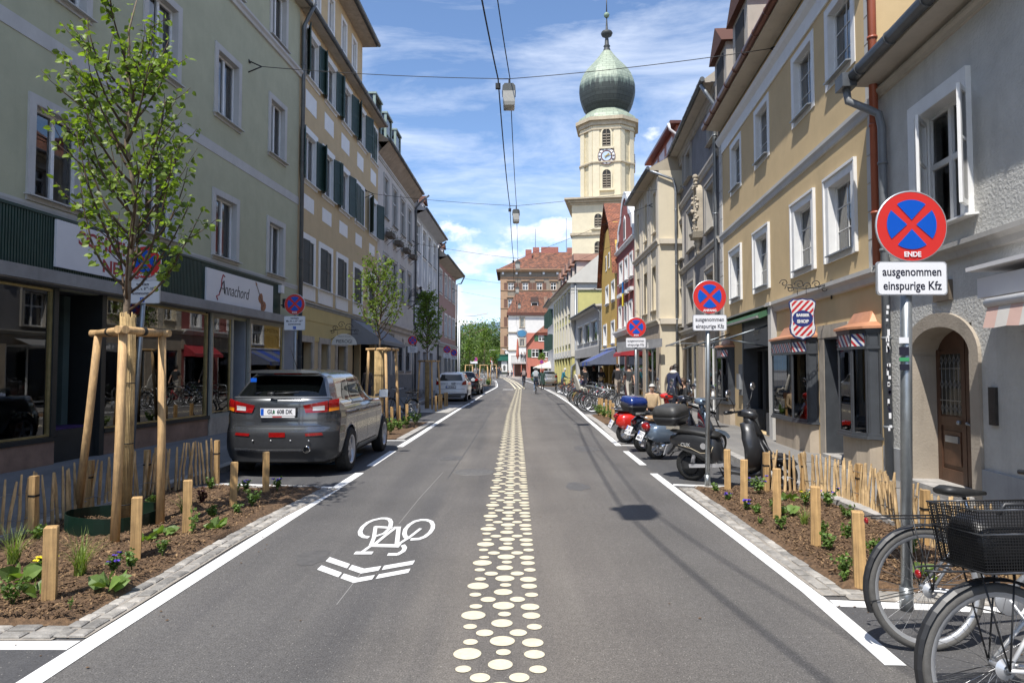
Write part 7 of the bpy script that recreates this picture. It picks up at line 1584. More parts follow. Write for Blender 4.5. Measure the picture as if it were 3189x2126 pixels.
def wheel(o,x,y,r,w,side,m_rim=None,spokes=5,turn=0,name='wheel'):
 """car wheel with tyre and rim; axis along x"""
 W_=bpy.data.objects.new(name,None);COL.objects.link(W_);W_.parent=o;W_.location=(x,y,r);W_.rotation_euler=(0,0,turn)
 g=MB();g.lathe([(r*.64,-w/2+.01),(r*.72,-w/2),(r*.93,-w/2+.006),(r,-w*.36),(r,w*.36),(r*.93,w/2-.006),(r*.72,w/2),(r*.64,w/2-.01)],k=36,axis='x')
 for i in range(48):
  a=2*PI*i/48
  for sg in(-1,1):g.quad((sg*w*.38,(r+.004)*math.cos(a),(r+.004)*math.sin(a)),(sg*w*.38,(r+.004)*math.cos(a+.06),(r+.004)*math.sin(a+.06)),(0,(r+.004)*math.cos(a+.12),(r+.004)*math.sin(a+.12)),(0,(r+.004)*math.cos(a+.06),(r+.004)*math.sin(a+.06)))
 g.build('tyre',M_tyre,W_);g=MB();s=side
 g.lathe([(r*.66,s*(w/2-.005)),(r*.60,s*(w/2-.01)),(r*.60,s*(w/2-.09))],k=30,axis='x');g.lathe([(r*.60,s*(w/2-.09)),(0,s*(w/2-.09))],k=20,axis='x',m=1)
 for i in range(spokes):
  a=2*PI*i/spokes+.3
  for da in(0,):c1,s1=math.cos(a),math.sin(a);xx=s*(w/2-.035);nx,ny=-s1,c1;g.poly([(xx,r*.12*c1-nx*.03,r*.12*s1-ny*.03),(xx-.005*s,r*.61*c1-nx*.045,r*.61*s1-ny*.045),(xx-.005*s,r*.61*c1+nx*.045,r*.61*s1+ny*.045),(xx,r*.12*c1+nx*.03,r*.12*s1+ny*.03)]);g.bar((xx-.02*s,r*.1*c1,r*.1*s1),(xx-.025*s,r*.6*c1,r*.6*s1),.06,.03,0,(1,0,0))
 g.lathe([(0,s*(w/2-.03)),(r*.14,s*(w/2-.03)),(r*.16,s*(w/2-.05))],k=16,axis='x');g.build('rim',[m_rim or M_rimm,M_dark],W_,fix=False)
def car(label,loc,rz,p):
 o=thing('parked_car',label,'car',(loc[0],loc[1],loc[2]if len(loc)>2 else .0),rz);S=p['sec'];L,zb=p['L'],p['belt'];wr=p['wr'];ya,yf=p['rear_axle'],p['front_axle'];sx=p.get('sx',1)
 def sec_w(z):
  return lin([(b,a)for a,b in S],z)*sx
 def hf(y):return lin(p['top'],y)
 def plan(y):return lin(p['plan'],y)
 def rear(x,z):return lin(p['rear'],z)+p.get('rr',.32)*min(1,abs(x)/.9)**4
 def front(x,z):return L-.5*min(1,abs(x)/.9)**3*.6-lin([(0,.05),(.6,0),(1.1,.25)],z)
 def half(y,z):
  h=max(.03,hf(y));zs=z if z<zb else zb+(z-zb)/h
  return sec_w(min(zs,S[-1][1]))*plan(y)
 sp=[]
 for(a,b_),(c,d)in zip(S,S[1:]):
  k=max(1,int(math.hypot(c-a,d-b_)/.05))
  for i in range(k):sp.append((a+(c-a)*i/k,b_+(d-b_)*i/k))
 sp.append(S[-1]);g=MB();n=len(sp);rings=[];NU=84
 for u_ in range(NU+1):
  t=u_/NU;yy=t*L;row=[]
  for(w,z)in sp:
   zz=z if z<zb else zb+(z-zb)*max(.03,hf(yy));x=w*sx*plan(yy);y=rear(x,zz)*(1-t)+front(x,zz)*t
   for yw in(ya,yf):
    R_=wr+.055;dy=y-yw
    if abs(dy)<R_:zz=max(zz,min(wr+math.sqrt(R_*R_-dy*dy)*.98,.82*zb+.05))
   row.append((x,y,zz))
  rings.append(row)
 idx=[[g.vs([q])for q in r_]for r_ in rings];idm=[[g.vs([(-q[0],q[1],q[2])])for q in r_]for r_ in rings]
 for i in range(NU):
  for j in range(n-1):
   low=(sp[j][1]+sp[j+1][1])/2<p.get('cladz',0)
   g.face((idx[i][j],idx[i+1][j],idx[i+1][j+1],idx[i][j+1]),1 if low else 0,True);g.face((idm[i][j],idm[i][j+1],idm[i+1][j+1],idm[i+1][j]),1 if low else 0,True)
 for e,fn in((0,rear),(NU,front)):
  yy=0 if e==0 else L
  for j in range(n-1):
   (x0,_,z0),(x1,_,z1)=rings[e][j],rings[e][j+1];K=14
   for k in range(K):
    for sg in(1,-1):
     a,c=k/K,(k+1)/K
     P=[(sg*x0*a,z0),(sg*x0*c,z0),(sg*x1*c,z1),(sg*x1*a,z1)];low=(z0+z1)/2<(p['bumpz']if e==0 else .3)
     g.quad(*[(x,fn(x,z),z)for x,z in P],1 if low else 0,True)
 body=g.build('body',[p['paint'],M_plastic],o)
 b_=bmesh.new();b_.from_mesh(body.data);bmesh.ops.remove_doubles(b_,verts=b_.verts,dist=.0008);bmesh.ops.recalc_face_normals(b_,faces=b_.faces);b_.to_mesh(body.data);b_.free()
 for pl in body.data.polygons:pl.use_smooth=True
 g=MB();g.box(-.72*sx,.72*sx,.25,L-.3,.2,zb*.75);g.build('underbody',M_dark,o)
 def rp(x,z,off=.006):return(x,rear(x,z)-off,z)
 def patch(name,quad,m,f=rp,nu=12,nv=5,off=.006,parent=None,th=.012):
  g=MB();(a,b1),(c,d),(e,f_),(h,k)=quad;G_=[]
  for j in range(nv+1):
   v=j/nv;row=[]
   for i in range(nu+1):u_=i/nu;x=(a*(1-u_)+c*u_)*(1-v)+(h*(1-u_)+e*u_)*v;z=(b1*(1-u_)+d*u_)*(1-v)+(k*(1-u_)+f_*u_)*v;row.append(g.vs([f(x,z,off)]))
   G_.append(row)
  for j in range(nv):
   for i in range(nu):g.face((G_[j][i],G_[j][i+1],G_[j+1][i+1],G_[j+1][i]),0,True)
  return g.build(name,m,parent or o,fix=False)
 for q in p['rear_parts']:patch(q[0],q[1],q[2],off=q[3]if len(q)>3 else .006,nu=q[4]if len(q)>4 else 16)
 for sg in(1,-1):
  def spf(y,z,off):return(sg*(half(y,z)+off),lerp_rf(y,z,sg),z)
  def lerp_rf(y,z,sg):
   t=y/L;x=half(y,z);return rear(x,z)*(1-t)+front(x,z)*t
  for q in p['side_parts']:patch(q[0],q[1],q[2],f=spf,off=q[3]if len(q)>3 else .006,nu=14,nv=6)
  for yw in(ya,yf):wheel(o,sg*(p['track']/2),yw,wr,p.get('tw',.215),sg,turn=p.get('turn',0)if yw==yf else 0)
  m=MB();yM=p['mirror_y'];zM=zb+.06;xM=half(yM,zb)
  m.bar((sg*xM,yM,zM),(sg*(xM+.1),yM,zM+.02),.05);m.build('mirror_arm',M_plastic,o);m=MB();m.sphere((sg*(xM+.17),yM,zM+.04),.11,12,8,sz=.8,sy=.6);q=m.build('wing_mirror',p.get('mirm',p['paint']),o)
  m=MB();m.quad((sg*(xM+.09),yM-.075,zM-.03),(sg*(xM+.25),yM-.075,zM-.03),(sg*(xM+.25),yM-.07,zM+.11),(sg*(xM+.09),yM-.07,zM+.11));m.build('mirror_glass',M_chrome,q)
 return o,patch,rp
SEC=[(.70,.24),(.83,.28),(.872,.36),(.887,.52),(.878,.74),(.885,.90),(.872,.98),(.835,1.06),(.765,1.15),(.72,1.24),(.655,1.40),(.59,1.515),(.51,1.57),(.38,1.60),(.2,1.618),(0,1.625)]
paint=mat('metallic_grey_paint',(.125,.132,.145),.2,.03,30,metal=.7,coat=1)
suv=dict(L=4.25,belt=1.06,wr=.345,rear_axle=.86,front_axle=3.52,track=1.60,sec=SEC,paint=paint,bumpz=.70,cladz=.33,turn=R(0),mirror_y=2.95,mirm=M_plastic,top=[(0,.95),(.3,.985),(1.0,1),(2.0,1),(2.35,.93),(3.15,.28),(3.3,.17),(4.25,-.02)],plan=[(0,.965),(.3,1),(3.6,1),(4.0,.93),(4.25,.80)],rear=[(0,.10),(.34,.05),(.42,.0),(.68,.0),(.72,.03),(.80,.06),(.92,.055),(1.02,.08),(1.10,.07),(1.15,.085),(1.20,.13),(1.50,.47),(1.56,.44),(1.63,.50)],rear_parts=[('rear_window',[(-.67,1.215),(.67,1.215),(.53,1.515),(-.53,1.515)],M_carglass,.012,24),('tailgate_seam',[(-.70,.765),(.70,.765),(.70,.775),(-.70,.775)],M_plastic,.004),('tailgate_crease',[(-.76,1.185),(.76,1.185),(.74,1.20),(-.74,1.20)],mat('paint_highlight',(.2,.205,.215),.2,0,metal=.7,coat=1),.012),('taillight',[(.40,.965),(.70,.975),(.70,1.14),(.36,1.075)],M_redl,.02),('taillight',[(-.70,.975),(-.40,.965),(-.36,1.075),(-.70,1.14)],M_redl,.02),('taillight',[(.71,.975),(.845,1.0),(.835,1.17),(.71,1.145)],M_redl,.02),('taillight',[(-.845,1.0),(-.71,.975),(-.71,1.145),(-.835,1.17)],M_redl,.02),('turn_signal',[(.715,.98),(.84,1.0),(.84,1.045),(.715,1.035)],M_amber,.026),('turn_signal',[(-.84,1.0),(-.715,.98),(-.715,1.035),(-.84,1.045)],M_amber,.026),('reversing_light',[(.50,.995),(.66,1.0),(.66,1.07),(.50,1.055)],M_clear,.026),('reversing_light',[(-.66,1.0),(-.50,.995),(-.50,1.055),(-.66,1.07)],M_clear,.026),('reflector',[(.42,.625),(.66,.635),(.64,.675),(.41,.665)],M_redl,.012),('reflector',[(-.66,.635),(-.42,.625),(-.41,.665),(-.64,.675)],M_redl,.012),('fog_light',[(-.12,.61),(.12,.61),(.12,.68),(-.12,.68)],M_redl,.012),('bumper_trim',[(-.66,.40),(.40,.40),(.40,.45),(-.66,.45)],paint,.012),('high_brake_light',[(-.22,1.535),(.22,1.535),(.2,1.555),(-.2,1.555)],M_redl,.012)],side_parts=[('side_window',[(1.15,1.09),(2.0,1.075),(2.02,1.49),(1.32,1.47)],M_carglass,.006),('side_window',[(2.10,1.075),(2.95,1.08),(2.45,1.46),(2.12,1.49)],M_carglass,.006),('side_window',[(.62,1.16),(1.06,1.10),(1.20,1.45),(.82,1.42)],M_carglass,.006),('door_seam',[(1.18,.42),(1.19,.42),(1.10,1.06),(1.09,1.06)],M_plastic,.003),('door_seam',[(2.05,.40),(2.06,.40),(2.06,1.06),(2.05,1.06)],M_plastic,.003),('door_seam',[(2.98,.42),(2.99,.42),(3.02,1.04),(3.01,1.04)],M_plastic,.003),('door_handle',[(1.28,.93),(1.46,.93),(1.46,.965),(1.28,.965)],M_chrome,.03),('door_handle',[(2.14,.93),(2.32,.93),(2.32,.965),(2.14,.965)],M_chrome,.03),('window_trim',[(1.0,1.065),(3.0,1.05),(3.0,1.066),(1.0,1.084)],M_plastic,.008),('sill_trim',[(1.25,.25),(3.1,.25),(3.1,.38),(1.25,.38)],mat('grey_sill',(.09,.095,.10),.4,.1,5),.01)])
o,patch,rp=car('dark grey compact sport utility car parked with its tailgate towards the camera',(-3.47,10.13),R(-.5),suv)
def plate(o,rp,z0,z1,hw,txt,off=.03,y=None,dx=0):
 yy=(rp(0,(z0+z1)/2,off))[1];g=MB();g.box(-hw+dx,hw+dx,yy-.006,yy+.006,z0,z1,0);g.box(-hw-.012+dx,hw+.012+dx,yy-.004,yy+.012,z0-.03,z1+.012,1);g.box(-hw+.006+dx,-hw+.05+dx,yy-.0075,yy-.006,z0+.006,z1-.006,2)
 q=g.build('number_plate',[M_signwhite,M_plastic,M_blue],o);text(txt,(z1-z0)*.80,M_txt,q,(dx+.03,yy-.008,(z0+z1)/2),sx=.82,bold=.002,ext=.0006);return q
q=plate(o,rp,.925,1.035,.26,'GU  608 DK',.045)
g=MB();yy=rp(0,.98,.045)[1];g.box(-.075,-.045,yy-.008,yy-.0062,.955,1.0);g.build('crest',mat('green_crest',(.04,.25,.1),.5),q)
g=MB();g.box(-.25,.25,yy-.0045,yy-.0041,.898,.917,0);g.box(-.08,.06,yy-.005,yy-.0044,.90,.915,1);g.build('dealer_strip',[M_signwhite,M_sred],q)
g=MB();g.tube([(-.12,.055,1.245),(.30,.05,1.27)],.012,6);g.tube([(-.16,.05,1.245),(-.06,.03,1.25)],.025,8);g.build('wiper',M_plastic,o)
g=MB();g.lathe([(.045,0),(.05,.0),(.05,.16),(.045,.16),(.045,0)],(.44,-.02,.43),16,axis='y');g.lathe([(0,.03),(.045,.03)],(.44,-.02,.43),16,axis='y',m=1);g.tube([(.44,.1,.43),(.2,.3,.38),(-.1,.5,.36)],.03,8);g.build('exhaust',[M_chrome,M_dark],o)
g=MB();g.tube([(-.02,.95,1.62),(-.06,.72,1.95)],.005,5);g.build('aerial',M_plastic,o)
g=MB();g.box(-.49,-.40,.2,.205,1.42,1.48);q=g.build('window_sticker',M_blue,o);q.location=(0,0.02,0)
g=MB();g.prism([(-.55,1.555),(.55,1.555),(.5,1.59),(.3,1.605),(-.3,1.605),(-.5,1.59)],.24,.45,'y');g.build('spoiler',paint,o)
for x in(-.36,-.09,.2,.47):g=MB();g.sphere((x,-.003,.56),.013,8,6);g.build('parking_sensor',M_rimm,o)
for(x,z_,s_)in((.28,.98,1),(-.28,.98,1)):
 g=MB();g.box(x-.22,x+.22,1.3,1.42,.5,1.28,0);g.box(x-.12,x+.12,1.32,1.4,1.3,1.45,0);g.build('seat',M_plastic,o)
g=MB();g.box(-.6,.6,.4,1.25,.55,.9);g.build('boot_interior',M_dark,o)
SEC2=[(.68,.22),(.80,.27),(.83,.40),(.835,.6),(.83,.78),(.815,.92),(.77,1.02),(.70,1.2),(.62,1.38),(.54,1.46),(.36,1.495),(0,1.505)]
wp=mat('white_car_paint',(.86,.86,.85),.3,.02,9,coat=1)
hatch=dict(L=3.62,belt=.98,wr=.29,rear_axle=.52,front_axle=2.82,track=1.44,sec=SEC2,paint=wp,bumpz=.0,cladz=.24,mirror_y=2.35,tw=.18,rr=.30,top=[(0,.94),(.3,1),(1.6,1),(2.0,.9),(2.75,.2),(3.62,-.1)],plan=[(0,.95),(.4,1),(2.9,1),(3.62,.78)],rear=[(0,.12),(.3,.04),(.5,0),(.75,.04),(.95,.08),(1.1,.12),(1.4,.34),(1.51,.42)],rear_parts=[('rear_window',[(-.60,1.06),(.60,1.06),(.50,1.37),(-.50,1.37)],M_carglass,.012,20),('taillight',[(.54,.84),(.78,.86),(.76,1.08),(.60,1.0)],M_redl,.02),('taillight',[(-.78,.86),(-.54,.84),(-.60,1.0),(-.76,1.08)],M_redl,.02),('bumper_seam',[(-.7,.62),(.7,.62),(.7,.635),(-.7,.635)],M_plastic,.006),('lower_grille',[(-.5,.24),(.5,.24),(.5,.3),(-.5,.3)],M_plastic,.008)],side_parts=[('side_window',[(1.05,1.03),(2.4,1.0),(1.95,1.37),(1.15,1.37)],M_carglass,.006),('side_window',[(.55,1.10),(.98,1.04),(1.06,1.35),(.75,1.33)],M_carglass,.006),('door_seam',[(1.02,.35),(1.03,.35),(1.04,1.0),(1.03,1.0)],M_plastic,.004)])
o,patch,rp=car('small white hatchback with dark lettering on its tailgate, parked before a black car',(-3.1,34.6),R(-1),hatch);q=plate(o,rp,.70,.79,.25,'GT 904 IK',.02)
for x,z,w,h in((.12,.93,.11,.03),(.12,.87,.09,.03)):g=MB();g.box(x-w,x+w,rp(x,z,.012)[1]-.003,rp(x,z,.012)[1],z-h/2,z+h/2);g.build('decal',M_plastic,o)
text('PEPPO',.16,mat('pale_grey_decal',(.4,.4,.4),.5),o,(-.36,rp(-.36,.9,.014)[1]-.02,.90));text('www.lieferservice',.06,M_txt,o,(.38,rp(.38,.95,.014)[1]-.03,.95));text('frisch & regional',.05,M_txt,o,(.38,rp(.38,.9,.014)[1]-.03,.885))
kp=mat('black_car_paint',(.012,.013,.017),.25,.05,9,coat=1)
est={**suv,'paint':kp,'bumpz':.3,'sec':[(a,b_*.93 if b_>1.06 else b_)for a,b_ in SEC],'rear_parts':[('rear_window',[(-.62,1.18),(.62,1.18),(.52,1.42),(-.52,1.42)],M_carglass,.012,16),('taillight',[(.55,.9),(.84,.95),(.82,1.08),(.6,1.05)],M_redl,.03),('taillight',[(-.84,.95),(-.55,.9),(-.6,1.05),(-.82,1.08)],M_redl,.03),('reflector',[(.5,.45),(.7,.45),(.7,.5),(.5,.5)],M_redl,.012)]}
o,patch,rp=car('black estate car parked in front of the white hatchback',(-3.0,43.2),R(-2),est);plate(o,rp,.72,.82,.25,'G 27 LK',.03)
spn=mat('silver_car_paint',(.42,.43,.44),.28,.03,9,metal=.6,coat=1)
o,patch,rp=car('silver car parked beyond the right hand bicycles near the café',(3.65,67),R(3),{**est,'paint':spn});plate(o,rp,.72,.82,.25,'GU 31 AB',.03);o.location.z=gz(67)
# -------- scooters (x forward, rear axle at the origin)
def loft(g,rings,m=0,caps=True,sm=True):
 ids=[g.vs(r_)for r_ in rings];n=len(rings[0])
 for a,c in zip(ids,ids[1:]):
  for j in range(n):g.face((a+j,a+(j+1)%n,c+(j+1)%n,c+j),m,sm)
 if caps:g.face([ids[0]+j for j in range(n)][::-1],m,sm);g.face([ids[-1]+j for j in range(n)],m,sm)
def ellr(x,zc,hy,hz,n=16,yc=0,tilt=0,p=2.4):
 out=[]
 for i in range(n):
  a=2*PI*i/n;c,s=math.cos(a),math.sin(a);y=hy*math.copysign(abs(c)**(2/p),c);z=hz*math.copysign(abs(s)**(2/p),s);out.append((x+z*tilt,yc+y,zc+z))
 return out
def scooter(label,x,y,head,paint,seatm,kind='classic',case=None,platetxt=None,rackm=None,tailbig=False):
 o=thing('parked_scooter',label,'scooter',(x,y,0),head,rot=None);WB=1.28;r=.235 if kind!='slim' else .24
 o.rotation_euler=(R(7),0,head)
 for xx,tw in((0,.11),(WB,.10)):
  W_=bpy.data.objects.new('wheel',None);COL.objects.link(W_);W_.parent=o;W_.location=(xx,0,r);W_.rotation_euler=(0,0,0 if xx==0 else R(12))
  g=MB();g.lathe([(r*.62,-tw*.42),(r*.78,-tw*.5),(r*.95,-tw*.36),(r,0),(r*.95,tw*.36),(r*.78,tw*.5),(r*.62,tw*.42)],k=30,axis='y');g.build('tyre',M_tyre,W_)
  g=MB();g.lathe([(r*.66,-tw*.44),(r*.58,-tw*.4),(r*.58,tw*.4),(r*.66,tw*.44)],k=26,axis='y')
  for i in range(5):a=2*PI*i/5;g.bar((r*.1*math.cos(a),0,r*.1*math.sin(a)),(r*.6*math.cos(a),0,r*.6*math.sin(a)),.03,.05,0,(0,1,0))
  g.lathe([(0,-.06),(r*.22,-.06),(r*.24,.06),(0,.06)],k=16,axis='y');g.build('rim',M_rimm if kind!='electric' else M_plastic,W_)
 g=MB()
 if kind=='electric':
  loft(g,[ellr(-.30,.60,.02,.02),ellr(-.26,.60,.10,.08),ellr(-.05,.58,.16,.15),ellr(.15,.55,.165,.20),ellr(.32,.50,.15,.24),ellr(.44,.46,.12,.22),ellr(.50,.42,.06,.12)])
  g.build('body',paint,o);g=MB();loft(g,[ellr(.44,.34,.09,.06),ellr(.6,.22,.12,.04),ellr(.95,.20,.12,.04),ellr(1.06,.24,.1,.05)]);g.build('floorboard',M_plastic,o)
  g=MB();loft(g,[[(.93+dx,w,z),(1.0+dx,w,z),(1.1+dx,w*.55,z),(1.1+dx,-w*.55,z),(1.0+dx,-w,z),(.93+dx,-w,z)]for z,w,dx in((.26,.15,-.06),(.38,.21,-.01),(.58,.225,.0),(.72,.20,-.04),(.80,.13,-.07),(.90,.10,-.10))]);g.build('leg_shield',paint,o)
  g=MB();g.tube([(1.0,0,.72),(.93,0,.9),(.90,0,.99)],[.10,.075,.06],12);loft(g,[ellr(.78,1.02,.04,.04,tilt=.3),ellr(.86,1.03,.08,.055,tilt=.3),ellr(.98,1.0,.07,.06,tilt=.3),ellr(1.04,.98,.03,.03,tilt=.3)]);g.build('headset',paint,o)
  g=MB();g.bar((.02,-.09,.24),(.55,-.09,.30),.03,.05);g.build('swing_arm',M_rimm,o);g=MB();g.tube([(.08,-.1,.30),(.14,-.1,.50)],.03,8);g.build('shock_absorber',M_rimm,o)
  g=MB();g.lathe([(.0,-.07),(.12,-.07),(.13,-.03),(.13,.05)],(0,0,r),20,axis='y');g.build('hub_motor',M_plastic,o);g=MB();g.tube([(.30,-.168,.56),(.30,-.172,.56)],.045,16);g.build('badge',M_rimm,o)
  g=MB();g.tube([(-.1,-.158,.55),(.1,-.172,.52),(.25,-.17,.46),(.40,-.155,.47),(.44,-.15,.56)],.006,5);g.build('trim_line',mat('champagne_trim',(.45,.38,.27),.4,0,metal=.4),o)
  text('CUX',.07,M_swhite,o,(.02,-.168,.56),rot=(PI/2,0,0),ext=.001)
 else:
  for sy in(1,-1):g=MB();loft(g,[ellr(-.26,.48,.02,.03,yc=sy*.05),ellr(-.22,.50,.09,.11,yc=sy*.08),ellr(-.1,.50,.12,.17,yc=sy*.10),ellr(.12,.49,.115,.17,yc=sy*.10),ellr(.32,.46,.09,.13,yc=sy*.08),ellr(.44,.42,.04,.06,yc=sy*.06)]);g.build('side_cowl',paint,o)
  g=MB();loft(g,[ellr(-.27,.60,.04,.05),ellr(-.20,.60,.11,.10),ellr(.0,.58,.14,.13),ellr(.3,.54,.13,.14),ellr(.44,.42,.10,.2),ellr(.5,.28,.13,.06),ellr(.9,.25,.16,.04),ellr(1.02,.30,.15,.06)]);g.build('body',paint,o)
  g=MB();loft(g,[[(1.0+dx,w,z),(1.06+dx,w*.55,z),(1.06+dx,-w*.55,z),(1.0+dx,-w,z)]for z,w,dx in((.22,.14,-.06),(.35,.20,.0),(.55,.225,.0),(.72,.20,-.05),(.86,.13,-.10))]);g.build('leg_shield',paint,o)
  g=MB();g.tube([(.93,0,.84),(.87,0,.98)],[.06,.045],12);loft(g,[ellr(.76,1.03,.06,.04),ellr(.84,1.04,.13,.06),ellr(.95,1.03,.11,.07),ellr(1.02,1.02,.07,.06),ellr(1.04,1.02,.02,.02)]);g.build('headset',paint,o)
  g=MB();loft(g,[ellr(-.05,.26,.03,.05,yc=-.14),ellr(.05,.25,.06,.08,yc=-.15),ellr(.2,.24,.06,.085,yc=-.15),ellr(.38,.22,.04,.05,yc=-.14)]);g.build('exhaust',M_chrome,o)
 g=MB();fx=WB;
 for i in range(9):
  a0,a1=R(30+i*14),R(30+(i+1)*14);rr=r+.035;g.quad((fx+rr*math.cos(a0),-.07,r+rr*math.sin(a0)),(fx+rr*math.cos(a0),.07,r+rr*math.sin(a0)),(fx+rr*math.cos(a1),.07,r+rr*math.sin(a1)),(fx+rr*math.cos(a1),-.07,r+rr*math.sin(a1)),0,True)
  for sy in(.07,-.07):g.quad((fx+rr*math.cos(a0),sy,r+rr*math.sin(a0)),(fx+rr*math.cos(a1),sy,r+rr*math.sin(a1)),(fx+(rr-.07)*math.cos(a1),sy*1.1,r+(rr-.07)*math.sin(a1)),(fx+(rr-.07)*math.cos(a0),sy*1.1,r+(rr-.07)*math.sin(a0)),0,True)
 g.build('front_fender',paint,o,fix=False);g=MB()
 for sy in(.075,-.075):g.tube([(WB,sy,r),(WB-.1,sy,.45),(1.03,sy*.5,.72)],.02,6)
 g.build('fork',M_plastic,o)
 g=MB();loft(g,[ellr(-.26,.74,.09,.025),ellr(-.2,.75,.13,.045),ellr(.1,.74,.14,.05),ellr(.35,.71,.13,.05),ellr(.48,.69,.08,.03)]);g.build('seat',seatm,o)
 g=MB();g.tube([(.84,.0,1.05),(.82,.2,1.07),(.77,.34,1.08)],.016,8);g.tube([(.84,0,1.05),(.82,-.2,1.07),(.77,-.34,1.08)],.016,8);hb=g.build('handlebar',M_plastic,o)
 for sy in(1,-1):g=MB();g.tube([(.80,sy*.25,1.075),(.755,sy*.36,1.08)],.024,10);g.build('grip',M_plastic,hb)
 for sy in(1,-1):
  g=MB();g.tube([(.82,sy*.2,1.08),(.84,sy*.28,1.2),(.83,sy*.36,1.30)],.006,5);q=g.build('mirror_stalk',M_chrome if kind=='classic' else M_plastic,hb);g=MB();g.lathe([(0,-.012),(.06,-.012),(.065,0),(.05,.015),(0,.02)],k=18,axis='x');q2=g.build('mirror',M_chrome,hb);q2.location=(.83,sy*.37,1.34);q2.scale=(1,1,.85)
 g=MB();g.sphere((-.26 if kind!='electric' else-.26,0,.60),.07 if not tailbig else .105,12,8,sx=.7,sy=1.1,sz=.75);g.build('taillight',M_redl,o)
 if 1:
  g=MB();g.bar((-.22,0,.52),(-.37,0,.36),.06,.02);g.build('plate_holder',M_plastic,o)
 if platetxt:
  me=MB();me.box(-.10,.10,-.003,.003,-.085,.085,0);me.box(-.095,-.07,-.005,-.003,.01,.08,1);q=me.build('number_plate',[M_signwhite,M_blue],o);q.location=(-.36,0,.44);q.rotation_euler=(Matrix.Rotation(R(-90),4,'Z')@Matrix.Rotation(R(-24),4,'X')).to_euler()
  text(platetxt.split('|')[0],.072,M_txt,q,(.01,-.005,.04),bold=.001,ext=.0005);text(platetxt.split('|')[1],.072,M_txt,q,(0,-.005,-.04),bold=.001,ext=.0005)
 g=MB();g.tube([(.45,-.02,.24),(.42,.2,.0)],.01,5);g.build('side_stand',M_plastic,o)
 if case:
  c=bpy.data.objects.new('top_case',None);COL.objects.link(c);c.parent=o;c.location=(-.28,0,.82);g=MB()
  loft(g,[[(x*.82,y*.85,0)for x,y,_ in RC],[(x,y,.09)for x,y,_ in RC],[(x*1.02,y*1.02,.125)for x,y,_ in RC]]);g.build('case_base',M_plastic,c);g=MB()
  loft(g,[[(x*1.02,y*1.02,.128)for x,y,_ in RC],[(x,y,.2)for x,y,_ in RC],[(x*.86,y*.86,.265)for x,y,_ in RC],[(x*.5,y*.5,.285)for x,y,_ in RC]]);g.build('case_lid',case,c)
  g=MB();g.box(-.02,.2,-.12,.12,-.06,.0);g.build('rack',M_chrome,c)
 else:
  g=MB();g.tube([(-.1,.12,.74),(-.32,.12,.78),(-.36,0,.78),(-.32,-.12,.78),(-.1,-.12,.74)],.009,6);g.build('rack',M_chrome,o)
 return o
RC=[]
for sx,sy,a0 in((1,1,0),(-1,1,90),(-1,-1,180),(1,-1,270)):
 for i in range(5):a=R(a0+90*i/4);RC.append((sx*.12+.09*math.cos(a),sy*.13+.09*math.sin(a),0))
sc_red=mat('vespa_red_paint',(.56,.022,.015),.22,.02,9,coat=1);sc_blue=mat('steel_blue_paint',(.15,.20,.27),.25,.03,9,coat=1,metal=.4);sc_black=mat('satin_black_paint',(.022,.023,.026),.36,.1,9,coat=.3);sc_dark=mat('dark_scooter_paint',(.02,.022,.035),.25,.05,9,coat=1)
M_seatb=mat('black_vinyl',(.02,.02,.02),.5,.15,12);M_tanseat=mat('tan_leather',(.34,.20,.095),.55,.12,9)
scooter('black electric scooter with a black top case, nearest the sign pole',2.62,9.98,R(-44),sc_black,M_seatb,'electric',case=mat('scuffed_black_case',(.045,.045,.045),.5,.2,12),platetxt='G|71 E')
scooter('steel blue scooter with a tan seat and chrome trim',2.60,12.35,R(20),sc_blue,M_tanseat,'classic',platetxt='GU •|486 K',tailbig=True)
scooter('dark scooter with a glossy blue and black top case',2.58,13.5,R(22),sc_dark,M_seatb,'classic',case=mat('glossy_blue_lid',(.01,.03,.16),.15,.05,6,coat=1),platetxt='LB •|47 UR')
scooter('bright red scooter, farthest of the parked scooters',2.50,15.05,R(10),sc_red,M_seatb,'classic',platetxt='G •|52 K')
